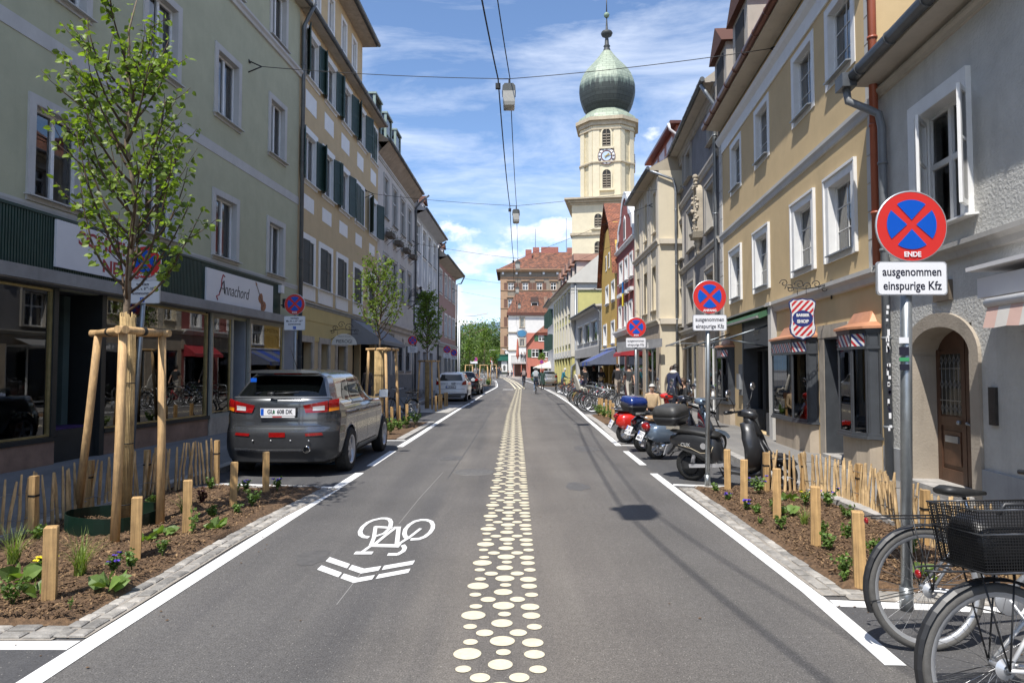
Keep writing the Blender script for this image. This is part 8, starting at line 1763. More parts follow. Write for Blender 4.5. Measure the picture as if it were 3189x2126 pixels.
# -------- bicycles (x forward, rear axle at the origin)
M_spoke=mat('spoke_steel',(.45,.45,.46),.3,0,metal=.9)
def bicycle(label,x,y,head,col,z=0,r=.345,detail=1,fenders=True,rack=True,basket=None,child=False,lady=True,front_basket=None,saddle=None,tyre=None,group=None,lean=5,name='parked_bicycle',front=True,bar='city'):
 o=thing(name,label,'bicycle',(x,y,z),head,group=group);o.rotation_euler=(R(lean),0,head);WB=1.08;BB=Vector((.45,0,.29));ST=Vector((.30,0,.72));HT=Vector((.90,0,.86));HB=Vector((.95,0,.70));RA_=Vector((0,0,r));FA=Vector((WB,0,r));k1=44 if detail>1 else(26 if detail else 16)
 for ax,tn in((RA_,0),(FA,0)):
  W_=bpy.data.objects.new('wheel',None);COL.objects.link(W_);W_.parent=o;W_.location=ax
  g=MB();t=.019;g.lathe([(r-.038,-.012),(r-.03,-t),(r-.01,-t*.9),(r,0),(r-.01,t*.9),(r-.03,t),(r-.038,.012)],k=k1,axis='y');g.build('tyre',tyre or M_tyre,W_)
  g=MB();g.lathe([(r-.036,-.013),(r-.058,-.011),(r-.06,0),(r-.058,.011),(r-.036,.013)],k=k1,axis='y');g.build('rim',M_alu,W_)
  if detail:
   g=MB();n=32 if detail>1 else 18
   for i in range(n):
    a=2*PI*i/n;ha=a+(.9 if i%2 else-.9)*(.6 if i%4<2 else 1);sy=.028 if i%2 else-.028;g.tube([(.022*math.cos(ha),sy,.022*math.sin(ha)),((r-.05)*math.cos(a),0,(r-.05)*math.sin(a))],.0013 if detail>1 else .0016,3,caps=False)
   g.build('spokes',M_spoke,W_)
  g=MB();g.lathe([(0,-.04),(.022,-.035),(.015,0),(.022,.035),(0,.04)],k=12,axis='y')
  if ax is RA_ and detail:g.lathe([(.045,-.035),(.02,-.05)],k=18,axis='y')
  g.build('hub',M_alu,W_)
 g=MB();rt=.016
 for a,c,q in((BB,ST,rt),(BB,HB,.019),(ST+Vector((.02,0,-.04))if not lady else BB.lerp(ST,.45),HT,rt),(HT+Vector((-.015,0,.05)),HB,.019)):g.tube([a,c],q,8)
 for sy in(.05,-.05):
  g.tube([BB,RA_+Vector((0,sy,0))],.009,6);g.tube([ST+Vector((0,0,-.03)),RA_+Vector((0,sy,0))],.009,6)
 g.build('frame',col,o);g=MB()
 for sy in(.05,-.05):g.tube([HB+Vector((.0,0,0)),HB+Vector((.03,sy,-.05)),FA+Vector((-.02,sy,.1)),FA+Vector((0,sy,0))],.010,6)
 g.build('fork',col,o);g=MB()
 stem=HT+Vector((-.02,0,.1));g.tube([HT,stem],.012,6)
 if bar=='city':g.tube([stem+Vector((-.16,.29,.06)),stem+Vector((-.02,.25,.07)),stem+Vector((.05,.1,.02)),stem,stem+Vector((.05,-.1,.02)),stem+Vector((-.02,-.25,.07)),stem+Vector((-.16,-.29,.06))],.011,6)
 else:g.tube([stem+Vector((-.03,.3,.02)),stem,stem+Vector((-.03,-.3,.02))],.011,6)
 hb=g.build('handlebar',M_chrome if bar=='city' else M_plastic,o);g=MB()
 for sy in(1,-1):
  a=stem+Vector((-.17,sy*.293,.06))if bar=='city' else stem+Vector((-.03,sy*.31,.02));c=a+(Vector((.1,-sy*.03,.005))if bar=='city' else Vector((.01,-sy*.11,0)));g=MB();g.tube([a,c],.016,8);g.build('grip',M_plastic,hb)
 g=MB();g.tube([ST,ST+Vector((-.04,0,.14))],.012,6);g.build('seat_post',M_chrome,o)
 sx,sz=ST.x-.05,ST.z+.17;g=MB();loft(g,[ellr(sx-.14,sz+.01,.05,.02,12),ellr(sx-.10,sz+.012,.08,.03,12),ellr(sx-.02,sz,.065,.03,12),ellr(sx+.08,sz-.005,.025,.02,12),ellr(sx+.14,sz-.008,.015,.012,12)]);g.build('saddle',saddle or M_seatb,o)
 g=MB();g.lathe([(.0,-.055),(.085,-.055),(.09,-.05),(.085,-.045),(0,-.045)],(BB.x,0,BB.z),20,axis='y');g.build('chainring',M_alu,o)
 for sy in(1,-1):g=MB();g.tube([BB+Vector((0,-.05*sy,0)),BB+Vector((.08*sy,-.08*sy,-.14*sy)),BB+Vector((.08*sy,-.16*sy,-.145*sy))],.011,6);g.build('crank',M_alu,o)
 g=MB();g.tube([BB+Vector((0,-.05,.085)),RA_+Vector((0,-.05,.035))],.004,4);g.tube([BB+Vector((0,-.05,-.085)),RA_+Vector((0,-.05,-.035))],.004,4);g.build('chain',M_plastic,o)
 if fenders:
  for ax,a0,a1 in((RA_,20,200),(FA,60,215)):
   g=MB();n=18;rr=r+.022
   for i in range(n):
    b0,b1=R(a0+(a1-a0)*i/n),R(a0+(a1-a0)*(i+1)/n)
    def fp_(b_,sy,dr):return(ax.x+(rr-dr)*math.cos(b_),sy,ax.z+(rr-dr)*math.sin(b_))
    for(s0,d0),(s1,d1)in(((-.026,.012),(-.012,0)),((-.012,0),(.012,0)),((.012,0),(.026,.012))):g.quad(fp_(b0,s0,d0),fp_(b0,s1,d1),fp_(b1,s1,d1),fp_(b1,s0,d0),0,True)
   g.tube([ax+Vector((0,.03,0)),Vector(fp_(R(a1-10),.02,.01))],.0025,4);g.tube([ax+Vector((0,-.03,0)),Vector(fp_(R(a1-10),-.02,.01))],.0025,4);g.build('fender',M_plastic,o,fix=False)
 if rack:
  g=MB();zr=r*2+.06;x0,x1=-.32,.16
  for sy in(.055,-.055):g.tube([(x1,sy,zr),(x0+.05,sy,zr),(x0,sy*.6,zr)],.005,5);g.tube([(0,sy*1.1,r),(-.09,sy,zr),],.004,5);g.tube([(0,sy*1.1,r),(.06,sy,zr),],.004,5)
  for xx in(x1,-.02,-.2):g.tube([(xx,.055,zr),(xx,-.055,zr)],.004,5)
  g.build('rack',M_plastic,o);g=MB();g.sphere((x0-.01,0,zr-.02),.02,10,6,sx=.5);g.build('rear_light',M_redl,o)
 if basket:
  zr=r*2+.065;B_=bpy.data.objects.new('basket',None);COL.objects.link(B_);B_.parent=o;L_,Wd,H_=basket[:3];bx=basket[3]if len(basket)>3 else-.12;g=MB();e=.0022 if detail>1 else .004;st=.0125 if detail>1 else .06
  def side(u0,v0,u1,v1,z0,z1,f0,f1):
   n=max(3,int(math.hypot(u1-u0,v1-v0)/st))
   for i in range(n+1):t=i/n;a=(u0+(u1-u0)*t,v0+(v1-v0)*t);g.tube([(bx+a[0]*f0,a[1]*f0,z0),(bx+a[0]*f1,a[1]*f1,z1)],e,3,caps=False)
   for j in range(int((z1-z0)/st)+1):
    t=j*st/(z1-z0);f=f0+(f1-f0)*t;g.tube([(bx+u0*f,v0*f,z0+j*st),(bx+u1*f,v1*f,z0+j*st)],e,3,caps=False)
  hx,hy=L_/2,Wd/2;C4=[(-hx,-hy),(hx,-hy),(hx,hy),(-hx,hy)]
  for a,c in zip(C4,C4[1:]+C4[:1]):side(*a,*c,zr,zr+H_,.88,1.0)
  g.quad(*[(bx+a*.88,c*.88,zr+.003)for a,c in C4]);g.build('mesh',mat('black_wire_mesh',(.012,.012,.013),.5,0),B_,fix=False);g=MB()
  for zz,f in((zr+H_,1.005),(zr+H_*.62,.96),(zr+.004,.885)):g.tube([(bx+a*f,c*f,zz)for a,c in C4],.0045,5,closed=True)
  g.build('basket_rim',mat('dark_steel_rod',(.10,.10,.105),.3,.1,9,metal=.7),B_)
 if front_basket:
  g=MB();L_,H_=.32,.22;bx,zz=HT.x+.2,HT.z-.02
  for j in range(7):f=.8+.2*j/6;g.tube([(bx-L_/2*f,-.17*f,zz+H_*j/6),(bx+L_/2*f,-.17*f,zz+H_*j/6),(bx+L_/2*f,.17*f,zz+H_*j/6),(bx-L_/2*f,.17*f,zz+H_*j/6)],.014,5,closed=True)
  g.build('front_basket',front_basket,o)
 if child:
  g=MB();loft(g,[ellr(-.12,.86,.14,.04,12),ellr(-.14,.92,.16,.05,12)]);loft(g,[[(-.28+dx,w,z),(-.22+dx,w,z),(-.22+dx,-w,z),(-.28+dx,-w,z)]for z,w,dx in((.84,.15,.02),(1.0,.17,-.02),(1.2,.15,-.07),(1.38,.10,-.11),(1.44,.05,-.12))],sm=False)
  for sy in(.15,-.15):g.tube([(-.2,sy,.9),(.02,sy,.88),(.1,sy,.6)],.022,6)
  g.build('child_seat',mat('cream_child_seat',(.60,.57,.50),.6,.05,4),o)
 g=MB();g.tube([(.2,.05,.3),(.12,.22,.0)],.008,5);g.build('kickstand',M_alu,o)
 return o
B_black=mat('black_bike_paint',(.018,.018,.02),.3,.05,9,coat=.6);B_white=mat('white_bike_paint',(.66,.66,.66),.25,.03,9,coat=.8);B_silver=mat('silver_bike_paint',(.38,.39,.41),.3,.05,9,metal=.6);B_red=mat('red_bike_paint',(.42,.02,.03),.3,.05,9,coat=.6)
B_orange=mat('orange_bike_paint',(.55,.10,.03),.3,.05,9,coat=.6);B_blue=mat('blue_bike_paint',(.04,.09,.22),.3,.05,9,coat=.6);B_green=mat('green_bike_paint',(.05,.16,.09),.35,.05,9)
M_greyty=mat('grey_dusty_tyre',(.10,.097,.092),.85,.15,30,.001,200);M_wicker=mat('wicker',(.30,.15,.06),.8,.3,20)
bicycle('bicycle with silver red frame, rear wheel in front of the nearest sign pole',2.385,3.96,R(2),B_silver,detail=2,fenders=True,lady=False,tyre=M_greyty,lean=-4,bar='flat')
bk=bicycle('white framed bicycle with a big black wire basket, cut by the right picture edge',2.07,2.93,R(3),B_white,detail=2,basket=(.46,.32,.26,.07),tyre=M_greyty,lady=False,lean=-4,bar='flat')
bg_=thing('leather_bag','black leather bag lying in the wire basket of the nearest bicycle','bag',(2.14,2.985,.755),R(3));g=MB();loft(g,[[(x*.98,y*.5,0)for x,y,_ in RC],[(x*1.02,y*.55,.12)for x,y,_ in RC],[(x*.98,y*.45,.19)for x,y,_ in RC],[(x*.9,y*.2,.225)for x,y,_ in RC]]);g.build('bag_body',mat('black_leather',(.022,.022,.024),.38,.15,12,.003,30),bg_)
g=MB();g.tube([(-.06,-.02,.21),(-.03,-.03,.27),(.07,-.03,.27),(.10,-.02,.21)],.009,6);g.build('handle',M_plastic,bg_)
bicycle('black city bicycle with a crate on its rack behind the grey car',-3.16,21.6,R(138),B_black,detail=1,basket=(.4,.32,.24,-.18),lean=4)
q=random.Random(9)
cols_=[(B_black,'black bicycle nearest the red scooter in the right rack'),(B_black,'black bicycle with a cream child seat in the right rack'),(B_silver,'silver bicycle behind the child seat bicycle'),(B_white,'white rimmed bicycle in the middle of the right rack'),(B_red,'dark red bicycle in the right rack'),(B_black,'black bicycle with rear basket in the right rack'),(B_blue,'blue bicycle in the right rack'),(B_green,'dark green bicycle at the far end of the right rack'),(B_black,'black bicycle at the very end of the right rack')]
for i,(c,lb)in enumerate(cols_):bicycle(lb,3.0+q.uniform(-.15,.25),25.9+i*.82+q.uniform(-.1,.1),R(q.uniform(-18,22)),c,detail=1 if i<5 else 0,child=(i==1),basket=(.36,.3,.22)if i in(5,)else None,group='bicycles in the rack on the right',lean=q.uniform(-6,6),fenders=i!=4)
for i,(c,lb)in enumerate([(B_black,'black bicycle at the start of the far right bicycle row'),(B_red,'red bicycle in the far right bicycle row'),(B_white,'white bicycle in the far right bicycle row'),(B_black,'black bicycle in the middle of the far right row'),(B_orange,'orange bicycle with a wicker basket at the end of the far row'),(B_black,'black bicycle next to the orange one')]):bicycle(lb,3.4+q.uniform(-.2,.4),41.5+i*1.5,R(q.uniform(-25,25)),c,detail=0,front_basket=M_wicker if i==4 else None,group='bicycles in the rack on the right',lean=q.uniform(-5,5))
for i in range(5):
 Y=26.3+i*1.7;g=MB();g.tube([(3.2,Y,0),(3.2,Y,.75),(3.28,Y,.84),(3.9,Y,.84),(3.98,Y,.75),(3.98,Y,0)],.025,8);tag(g.build('bicycle_stand',M_galv),f'{["first", "second", "third", "fourth", "fifth"][i]} steel hoop stand from the red scooter, among the bicycles','bicycle stand','hoop stands for bicycles')
 # ========== PLANTS
def plant(label,x,y,kind,s=.2,seed=0,flower=None,z=.05):
 q=random.Random(seed*7+3);o=thing({'grass':'grass_tuft','leafy':'leafy_plant','broad':'broad_leaved_plant','sprig':'young_shrub'}[kind],label,'plant',(x,y,z),group='young plants in the planting beds');g=MB();fl=[]
 if kind=='grass':
  for i in range(int(70*s/.3)+25):
   a=q.uniform(0,2*PI);l=s*q.uniform(.6,1.25);sp=q.uniform(.15,.75);b=Vector((q.uniform(-.03,.03),q.uniform(-.03,.03),0));P=[b+Vector((math.cos(a)*l*sp*t**1.6,math.sin(a)*l*sp*t**1.6,l*(t-.35*t*t*sp*1.6)))for t in(0,.33,.66,1)];n=Vector((-math.sin(a),math.cos(a),0))*.0035
   for k in range(3):w0,w1=1-k/3.2,1-(k+1)/3.2;g.quad(P[k]-n*w0,P[k]+n*w0,P[k+1]+n*w1,P[k+1]-n*w1)
 elif kind=='broad':
  for i in range(9):a=i*2.4;d=Vector((math.cos(a),math.sin(a),q.uniform(.25,.9)));leaf(g,Vector((0,0,.01))+d*.02,d,s*q.uniform(.5,.85),q)
 else:
  ns=5 if kind=='sprig' else 11;s*=.85;st=[]
  for i in range(ns):
   a=q.uniform(0,2*PI);l=s*q.uniform(.6,1.15)*(1.3 if kind=='sprig' else 1);d=Vector((math.cos(a)*q.uniform(.1,.7 if kind=='leafy' else .35),math.sin(a)*q.uniform(.1,.7 if kind=='leafy' else .35),1)).normalized();st.append((d,l));fl.append(d*l)
   g.tube([Vector((0,0,-.02)),d*l*.5,d*l],.002,3,caps=False)
   for k in range(13 if kind=='leafy' else 8):t=q.uniform(.25,1);leaf(g,d*l*t,Vector((q.uniform(-1,1),q.uniform(-1,1),q.uniform(-.2,.6))),s*q.uniform(.12,.22)*(1 if s>.15 else 1.2),q)
 g.build('foliage',{'grass':M_pg,'leafy':M_pl,'broad':M_pb,'sprig':M_pl}[kind]if flower!='red' else M_pr,o,fix=False)
 if flower and flower!='red':
  for c in fl[:4]:
   f=MB()
   for k in range(6):a=PI*2*k/6;d=Vector((math.cos(a),math.sin(a),.35));leaf(f,c,d,.026,q)
   f.build('flower',{'violet':M_vio,'yellow':M_yelf}[flower],o,fix=False)
M_pl=leaf_mat('herb_leaf',(.13,.21,.05),.3,.5);M_pb=leaf_mat('broad_leaf',(.15,.23,.06),.3);M_pg=leaf_mat('grass_blade',(.20,.27,.06),.3);M_pr=leaf_mat('dark_red_leaf',(.09,.03,.03),.2);M_vio=mat('violet_petals',(.12,.06,.50),.7,.2,20);M_yelf=mat('yellow_petals',(.75,.62,.02),.7,.1,20)
PL=[('bright green leafy plant left of the nearest left post',-3.33,4.62,'leafy',.2),('broad leaved plant touching the nearest left post',-3.27,4.78,'broad',.15),('light green broad leaved plant by the left picture edge',-3.62,5.1,'broad',.2),('yellow flowered plant behind the nearest left post',-3.55,5.25,'leafy',.17,'yellow'),('tiny sprig at the front corner of the left bed',-2.88,4.52,'sprig',.07),('large grass tuft between the two nearest left posts',-3.27,5.24,'grass',.34),('leafy plant with violet flowers by the large grass tuft',-3.08,5.33,'leafy',.16,'violet'),('low leafy plant in front of the second left post',-2.98,5.42,'leafy',.15),('single broad leaved plant near the left kerb stones',-2.86,4.9,'broad',.17),('small round leafy plant right of the second left post',-2.96,5.85,'leafy',.13),('broad leaved plant behind the second left post',-3.3,6.2,'broad',.14),('broad leaved plant beside the green watering ring',-3.28,6.5,'broad',.15),('tall thin sprig with dark buds at the third left post',-3.02,6.5,'sprig',.24),('pale rosette right of the third left post',-2.89,6.72,'broad',.18),('low leafy plant between the third and fourth left posts',-3.15,7.25,'leafy',.16),('small bright leafy plant before the fourth left post',-2.95,7.4,'leafy',.14),('dark red leaved plant in the middle of the left bed',-3.6,8.0,'leafy',.2,'red'),('grass tuft near the right stake of the nearest tree',-3.55,7.45,'grass',.25),('upright leafy plant between the two farthest left posts',-2.98,7.9,'leafy',.22),('violet flowered plant right of the farthest left post',-3.05,8.95,'leafy',.2,'violet'),('violet flowered plant left of the farthest left post',-3.4,8.8,'leafy',.16,'violet'),('leafy plant behind the green watering ring',-4.05,7.75,'leafy',.2),('dark grass tuft at the left picture edge',-4.0,5.55,'grass',.34),('leafy plant at the foot of the left paling fence',-4.3,6.25,'leafy',.2),('leafy plant at the far end of the left paling fence',-3.9,8.9,'leafy',.2),('leafy plant behind the fourth left post',-3.45,8.55,'leafy',.18),('dark leafy plant at the far corner of the right bed',2.55,8.62,'leafy',.15),('violet flowered tuft near the far right kerb',2.55,8.15,'leafy',.12,'violet'),('small plant with a violet flower at the fourth right post',2.62,7.7,'leafy',.13,'violet'),('tall leafy plant in front of the black scooter wheel',3.1,8.65,'leafy',.26,'violet'),('low creeping plant left of the third right post',2.5,6.95,'leafy',.08),('wide leafy plant near the third right post',2.62,7.35,'leafy',.15),('narrow leafy plant behind the third right post',2.86,7.5,'leafy',.17),('leafy plant in front of the third right post',2.64,6.75,'leafy',.16),('leafy plant between the second and third right posts',2.97,7.4,'broad',.16),('yellow flowered plant beside the right paling fence',3.38,7.95,'leafy',.2,'yellow'),('grass tuft left of the second right post',2.92,6.9,'grass',.2),('leafy plant at the foot of the second right post',2.72,5.95,'leafy',.17),('violet flowered plant at the right paling fence',3.62,7.85,'leafy',.24,'violet'),('dark leafy plant in front of the right paling fence',3.5,7.2,'leafy',.17),('leafy plant behind the nearest right post',3.08,6.35,'leafy',.2),('big leafy plant left of the nearest right post',2.52,5.25,'leafy',.2),('tiny leafy plant at the near right kerb stones',2.46,5.12,'leafy',.08),('leafy plant right of the second right post',2.95,6.55,'leafy',.13),('leafy plant seen through the nearest bicycle wheel',3.0,5.7,'leafy',.2),('leafy plant right of the nearest sign pole',3.35,5.8,'leafy',.2),('broad leaved plant behind the bicycle frames',3.1,5.2,'broad',.18),('broad leaved plant by the nearest fence post on the right',3.3,8.2,'broad',.15)]
for i,p in enumerate(PL):plant(p[0],p[1],p[2],p[3],p[4],i,p[5]if len(p)>5 else None)
for i,(x,y)in enumerate([(-2.95,16.6),(-2.9,17.6),(-2.85,18.6),(-2.75,19.6),(3.0,22.3),(2.95,23.4),(3.1,21.4),(3.35,20.6),(3.3,24),(3.4,36),(3.3,38)]):plant(['violet flowered clump nearest the grey car front wheel','second leafy clump beyond the grey car','third leafy clump beyond the grey car','leafy clump by the three posts beyond the grey car','leafy clump in the middle of the bed behind the red scooter','leafy clump by the far posts behind the red scooter','leafy clump with violet flowers behind the red scooter','tall leafy clump closest to the red scooter','leafy clump farthest from the red scooter','leafy clump before the far bicycle row','leafy clump beside the far bicycle row'][i],x,y,'leafy',.42,80+i,'violet' if i in(0,2,3,6,7)else None)
for i in range(16):
 s_=-1 if i<9 else 1;y=(67+i*1.7)if i<9 else 67+(i-9)*3;x=(-2.3-.1*(i%3)-(y-67)*.02)if s_<0 else 3.1-(y-67)*.03;plant(f'{["nearest", "second", "third", "fourth", "fifth", "sixth", "seventh", "eighth", "farthest"][i if i < 9 else i-9]} low green clump in the far {"left bed with slim trees" if i < 9 else "right bed before the café"}',x,y,'leafy',.6,120+i,z=gz(y)+.03)
 # ========== PEOPLE
SK=mat('skin',(.50,.30,.21),.6,.08,8);HR={'dark':mat('dark_hair',(.015,.011,.009),.55,.2,30),'red':mat('red_hair',(.20,.04,.02),.55,.2,30),'blond':mat('blond_hair',(.33,.22,.11),.6,.2,30),'grey':mat('white_hair',(.55,.54,.52),.7,.1,30),'brown':mat('brown_hair',(.07,.04,.025),.6,.2,30)}
def cm(c):return mat('cloth_%d_%d_%d'%tuple(int(v*255)for v in c),c,.85,.15,9,.004,25)
BASE=dict(pel=(0,0,.94),sp=(0,.0,1.14),ch=(0,0,1.34),nk=(0,.0,1.49),h1=(0,.025,1.56),h2=(0,.02,1.64),h3=(0,.01,1.71))
def person(label,x,y,rz,z=0,H=1.74,top=(.03,.03,.035),legs=(.03,.035,.06),hair='dark',long=False,pose='stand',short=False,shoes=(.05,.05,.05),coat=None,pack=None,helmet=None,bag=None,hood=None,det=0,group=None,sleeve=None):
 k=H/1.75;J={a:Vector(v)for a,v in BASE.items()};q=random.Random(label);E=[('pel','sp'),('sp','ch'),('ch','nk'),('nk','h1'),('h1','h2'),('h2','h3')];Rr=dict(pel=.125,sp=.115,ch=.135,nk=.052,h1=.07,h2=.088,h3=.06)
 drop=0
 for n_,s in(('R',1),('L',-1)):
  sw={'stand':.06*s,'walk':.30*s,'hold':.05*s,'phone':.05*s}.get(pose,0);hx=.09*s
  if pose in('stand','walk','hold','phone','lean'):hip,kn,an,to=(hx,0,.90),(hx*1.05,sw*.55+.03,.50),(hx*1.1,sw-(.06 if sw<0 else 0),.09+(.07 if sw<-.1 else 0)),(hx*1.2,sw+.14-(.05 if sw<0 else 0),.035)
  elif pose=='cycle':hip,kn,an,to=(hx,0,.90),(hx,.33,.68+.07*s),(hx,.10,.30+.16*s),(hx,.24,.26+.16*s)
  else:hip,kn,an,to=(hx,0,.90),(hx*1.4,.42,.90),(hx*1.4,.40+.05*s,.50),(hx*1.5,.54,.46)
  for a,v in(('hp',hip),('kn',kn),('an',an),('to',to)):J[a+n_]=Vector(v)
  sh=Vector((.175*s,0,1.42));arm={'stand':((.23*s,-.03,1.14),(.24*s,.07,.90)),'walk':((.22*s,-.10*s,1.15),(.22*s,.02-.22*s,.93)),'hold':((.24*s,.02,1.15),(.12*s,.25,1.12)),'phone':((.24*s,.02,1.15),(.10*s,.22,1.22)),'lean':((.24*s,.15,1.15),(.15*s,.36,1.05)),'cycle':((.24*s,.20,1.20),(.24*s,.42,1.08)),'sit':((.23*s,.06,1.14),(.15*s,.28,1.02))}[pose]
  J['sh'+n_]=sh;J['el'+n_]=Vector(arm[0]);J['wr'+n_]=Vector(arm[1]);d=(J['wr'+n_]-J['el'+n_]).normalized();J['hd'+n_]=J['wr'+n_]+d*.07
  E+=[('pel','hp'+n_),('hp'+n_,'kn'+n_),('kn'+n_,'an'+n_),('an'+n_,'to'+n_),('ch','sh'+n_),('sh'+n_,'el'+n_),('el'+n_,'wr'+n_),('wr'+n_,'hd'+n_)]
  for a,v in(('hp',.088),('kn',.058),('an',.04),('to',.036),('sh',.062),('el',.042),('wr',.028),('hd',.03)):Rr[a+n_]=v*(1.12 if a in('hp','kn','an')and legs[0]>.2 else 1)
  if det:
   up=Vector((1,0,0))if abs(d.x)<.7 else Vector((0,0,1));sd=d.cross(up).normalized()
   for f in range(5):
    off=sd*(f-1.5)*.017 if f<4 else sd*-.035;b_=J['hd'+n_]+off*.8+d*(.03 if f<4 else-.02);L_=(.05,.058,.055,.042,.04)[f];dn=(d+Vector((0,0,-.35))+(off.normalized()*.5 if f==4 else Vector())).normalized();e1=f'f{f}a'+n_;e2=f'f{f}b'+n_;J[e1]=b_;J[e2]=b_+dn*L_;E+=[('hd'+n_,e1),(e1,e2)];Rr[e1]=.0095;Rr[e2]=.008
 if pose in('cycle','lean'):
  tl=R(28 if pose=='cycle' else 14)
  for a in list(J):
   if a[:2]in('sp','ch','nk','sh','h1','h2','h3'):v=J[a]-J['pel'];J[a]=J['pel']+Vector((v.x,v.y*math.cos(tl)+v.z*math.sin(tl),v.z*math.cos(tl)))
  if pose=='lean':
   for a in('h1','h2','h3'):J[a]+=Vector((0,.03,-.02))
  else:
   for n_ in 'RL':J['el'+n_]+=Vector((0,.12,-.03));J['wr'+n_]+=Vector((0,.16,-.06));J['hd'+n_]+=Vector((0,.16,-.06))
 names=list(J);me=bpy.data.meshes.new('body');me.from_pydata([J[a]*k for a in names],[(names.index(a),names.index(b))for a,b in E],[]);ob=bpy.data.objects.new('body',me);COL.objects.link(ob)
 sm_=ob.modifiers.new('Skin','SKIN');sm_.use_smooth_shade=True;sv=me.skin_vertices[0].data if me.skin_vertices else me.attributes and None
 for i,a in enumerate(names):
  r=Rr[a]*k;fat=1.12 if(coat or top[0]>.2)and a in('sp','ch')else 1;sv[i].radius=(r*fat*(1.22 if a in('pel','ch','sp')else 1),r*fat*(.85 if a in('pel','ch','sp')else 1));sv[i].use_root=a=='pel'
 ss=ob.modifiers.new('Sub','SUBSURF');ss.levels=ss.render_levels=2 if det else 1
 dg=bpy.context.evaluated_depsgraph_get();m2=bpy.data.meshes.new_from_object(ob.evaluated_get(dg));bpy.data.objects.remove(ob)
 m2.materials.clear()
 for m_ in(SK,cm(top),cm(legs),cm(shoes)):m2.materials.append(m_)
 segs=[(J[a]*k,J[b]*k,b[:2])for a,b in E]
 for pl in m2.polygons:
  c=pl.center;best=9;w='ch'
  for a,b,nme in segs:
   ab=b-a;t=max(0,min(1,(c-a).dot(ab)/ab.length_squared));dd=(c-a-ab*t).length
   if dd<best:best,w,tt=dd,nme,t
  pl.material_index=0 if w in('h1','h2','h3','hd')or w[0]=='f' or(w=='nk' and tt>.7)or(w=='wr' and short)or(w=='el' and short and tt>.6)else(2 if w in('hp','kn','an')else(3 if w=='to' else 1));pl.use_smooth=True
 o=thing('person',label,'person',(x,y,z),rz,group=group);link('body',m2,o);hc=J['h2']*k
 fwd=Vector((0,1,0));g=MB();g.sphere((hc.x,hc.y+.004,hc.z+.012),.107*k,14,10,sz=1.12,sx=.92);keep=[]
 for f,sm in zip(g.f,g.s):
  c=sum((Vector(g.v[i])for i in f),Vector())/len(f)-hc
  if c.y<.03-(0 if c.z>-.03 else .03)or c.z>.055:
   if c.z>(-.09 if long else-.06):keep.append(f)
 g.f=keep;g.m=[0]*len(keep);g.s=[True]*len(keep)
 if long:loft(g,[[(hc.x+.1*k*math.cos(a),hc.y-.03+(.075*k)*math.sin(a),hc.z-dz)for a in[2*PI*i/12 for i in range(12)]]for dz in(0,.08)]+[[(hc.x+.09*k*math.cos(a),hc.y-.055+.04*k*math.sin(a),hc.z-.22)for a in[2*PI*i/12 for i in range(12)]]])
 g.build('hair',HR[hair],o)
 if det or pose=='sit':
  g=MB();g.sphere((hc.x,hc.y+.098*k,hc.z-.01),.014*k,8,6,sz=1.5);g.build('nose',SK,o);g=MB()
  for s in(1,-1):g.sphere((hc.x+s*.032*k,hc.y+.088*k,hc.z+.012),.009*k,8,6)
  g.build('eyes',M_dark,o);g=MB();g.box(hc.x-.022,hc.x+.022,hc.y+.08*k,hc.y+.092*k,hc.z-.05,hc.z-.043);g.build('mouth',mat('lips',(.35,.12,.10),.6),o)
 sh=(J['shR']+J['shL'])*.5*k;pv=J['pel']*k
 if coat:
  g=MB();rr=[(.20,-.45),(.185,-.2),(.165,0),(.155,.2)];loft(g,[[(pv.x+r*1.05*math.cos(a),pv.y+r*.8*math.sin(a),pv.z+dz)for a in[2*PI*i/16 for i in range(16)]]for r,dz in rr[::1]],caps=False);g.build('coat_skirt',cm(top),o)
 if pack:
  dr=(sh-pv).normalized();ang=math.atan2(dr.y,dr.z);c=sh.lerp(pv,.42)+Vector((0,-.2*math.cos(ang),.2*math.sin(ang)));M=Matrix.Translation(c)@Matrix.Rotation(-ang,4,'X');g=MB();rg_=[[M@Vector((x_*w,y_*w2,z_))for x_,y_,_ in[(a*.72,b*.5,0)for a,b,_ in RC]]for w,w2,z_ in((.8,.8,-.24),(1,1,-.2),(1,1.1,0),(.95,1,.17),(.6,.7,.24))];loft(g,rg_);g.build('backpack',cm(pack),o)
 if helmet:g=MB();g.lathe([(.125,0),(.128,.04),(.10,.10),(.05,.135),(0,.14)],(hc.x,hc.y-.01,hc.z+.03),14);g.build('helmet',cm(helmet),o)
 if hood:g=MB();g.sphere((hc.x,hc.y-.09,hc.z-.12),.10,12,8,sz=.7,sx=1.15);g.build('hood',cm(hood),o)
 if bag:g=MB();w=J['hdR']*k;g.sphere((w.x-.1,w.y+.04,w.z-.05),.13,10,8,sz=1.1,sy=.6);g.build('held_jacket',cm(bag),o)
 return o
def rider(label,x,y,rz,blabel,z=0,bike=B_black,**k):
 o=person(label,x,y,rz,z=z+.06,pose='cycle',**k);b_=bicycle(blabel,x+.28*math.sin(rz),y-.28*math.cos(rz),rz+PI/2,bike,z=z,detail=1 if y<80 else 0,lean=0,name='ridden_bicycle')
rider('cyclist in a light blue hooded jacket with a grey backpack and dark helmet',1.61,46.2,0,'bicycle ridden by the person in the light blue jacket',top=(.30,.44,.46),legs=(.12,.17,.26),hair='dark',pack=(.30,.31,.33),helmet=(.03,.03,.03),hood=(.30,.44,.46))
rider('cyclist in a black jacket with a taupe backpack, farther down the road',1.02,58.8,0,'bicycle ridden by the person with the taupe backpack',top=(.02,.02,.03),legs=(.06,.08,.13),hair='brown',pack=(.22,.17,.16))
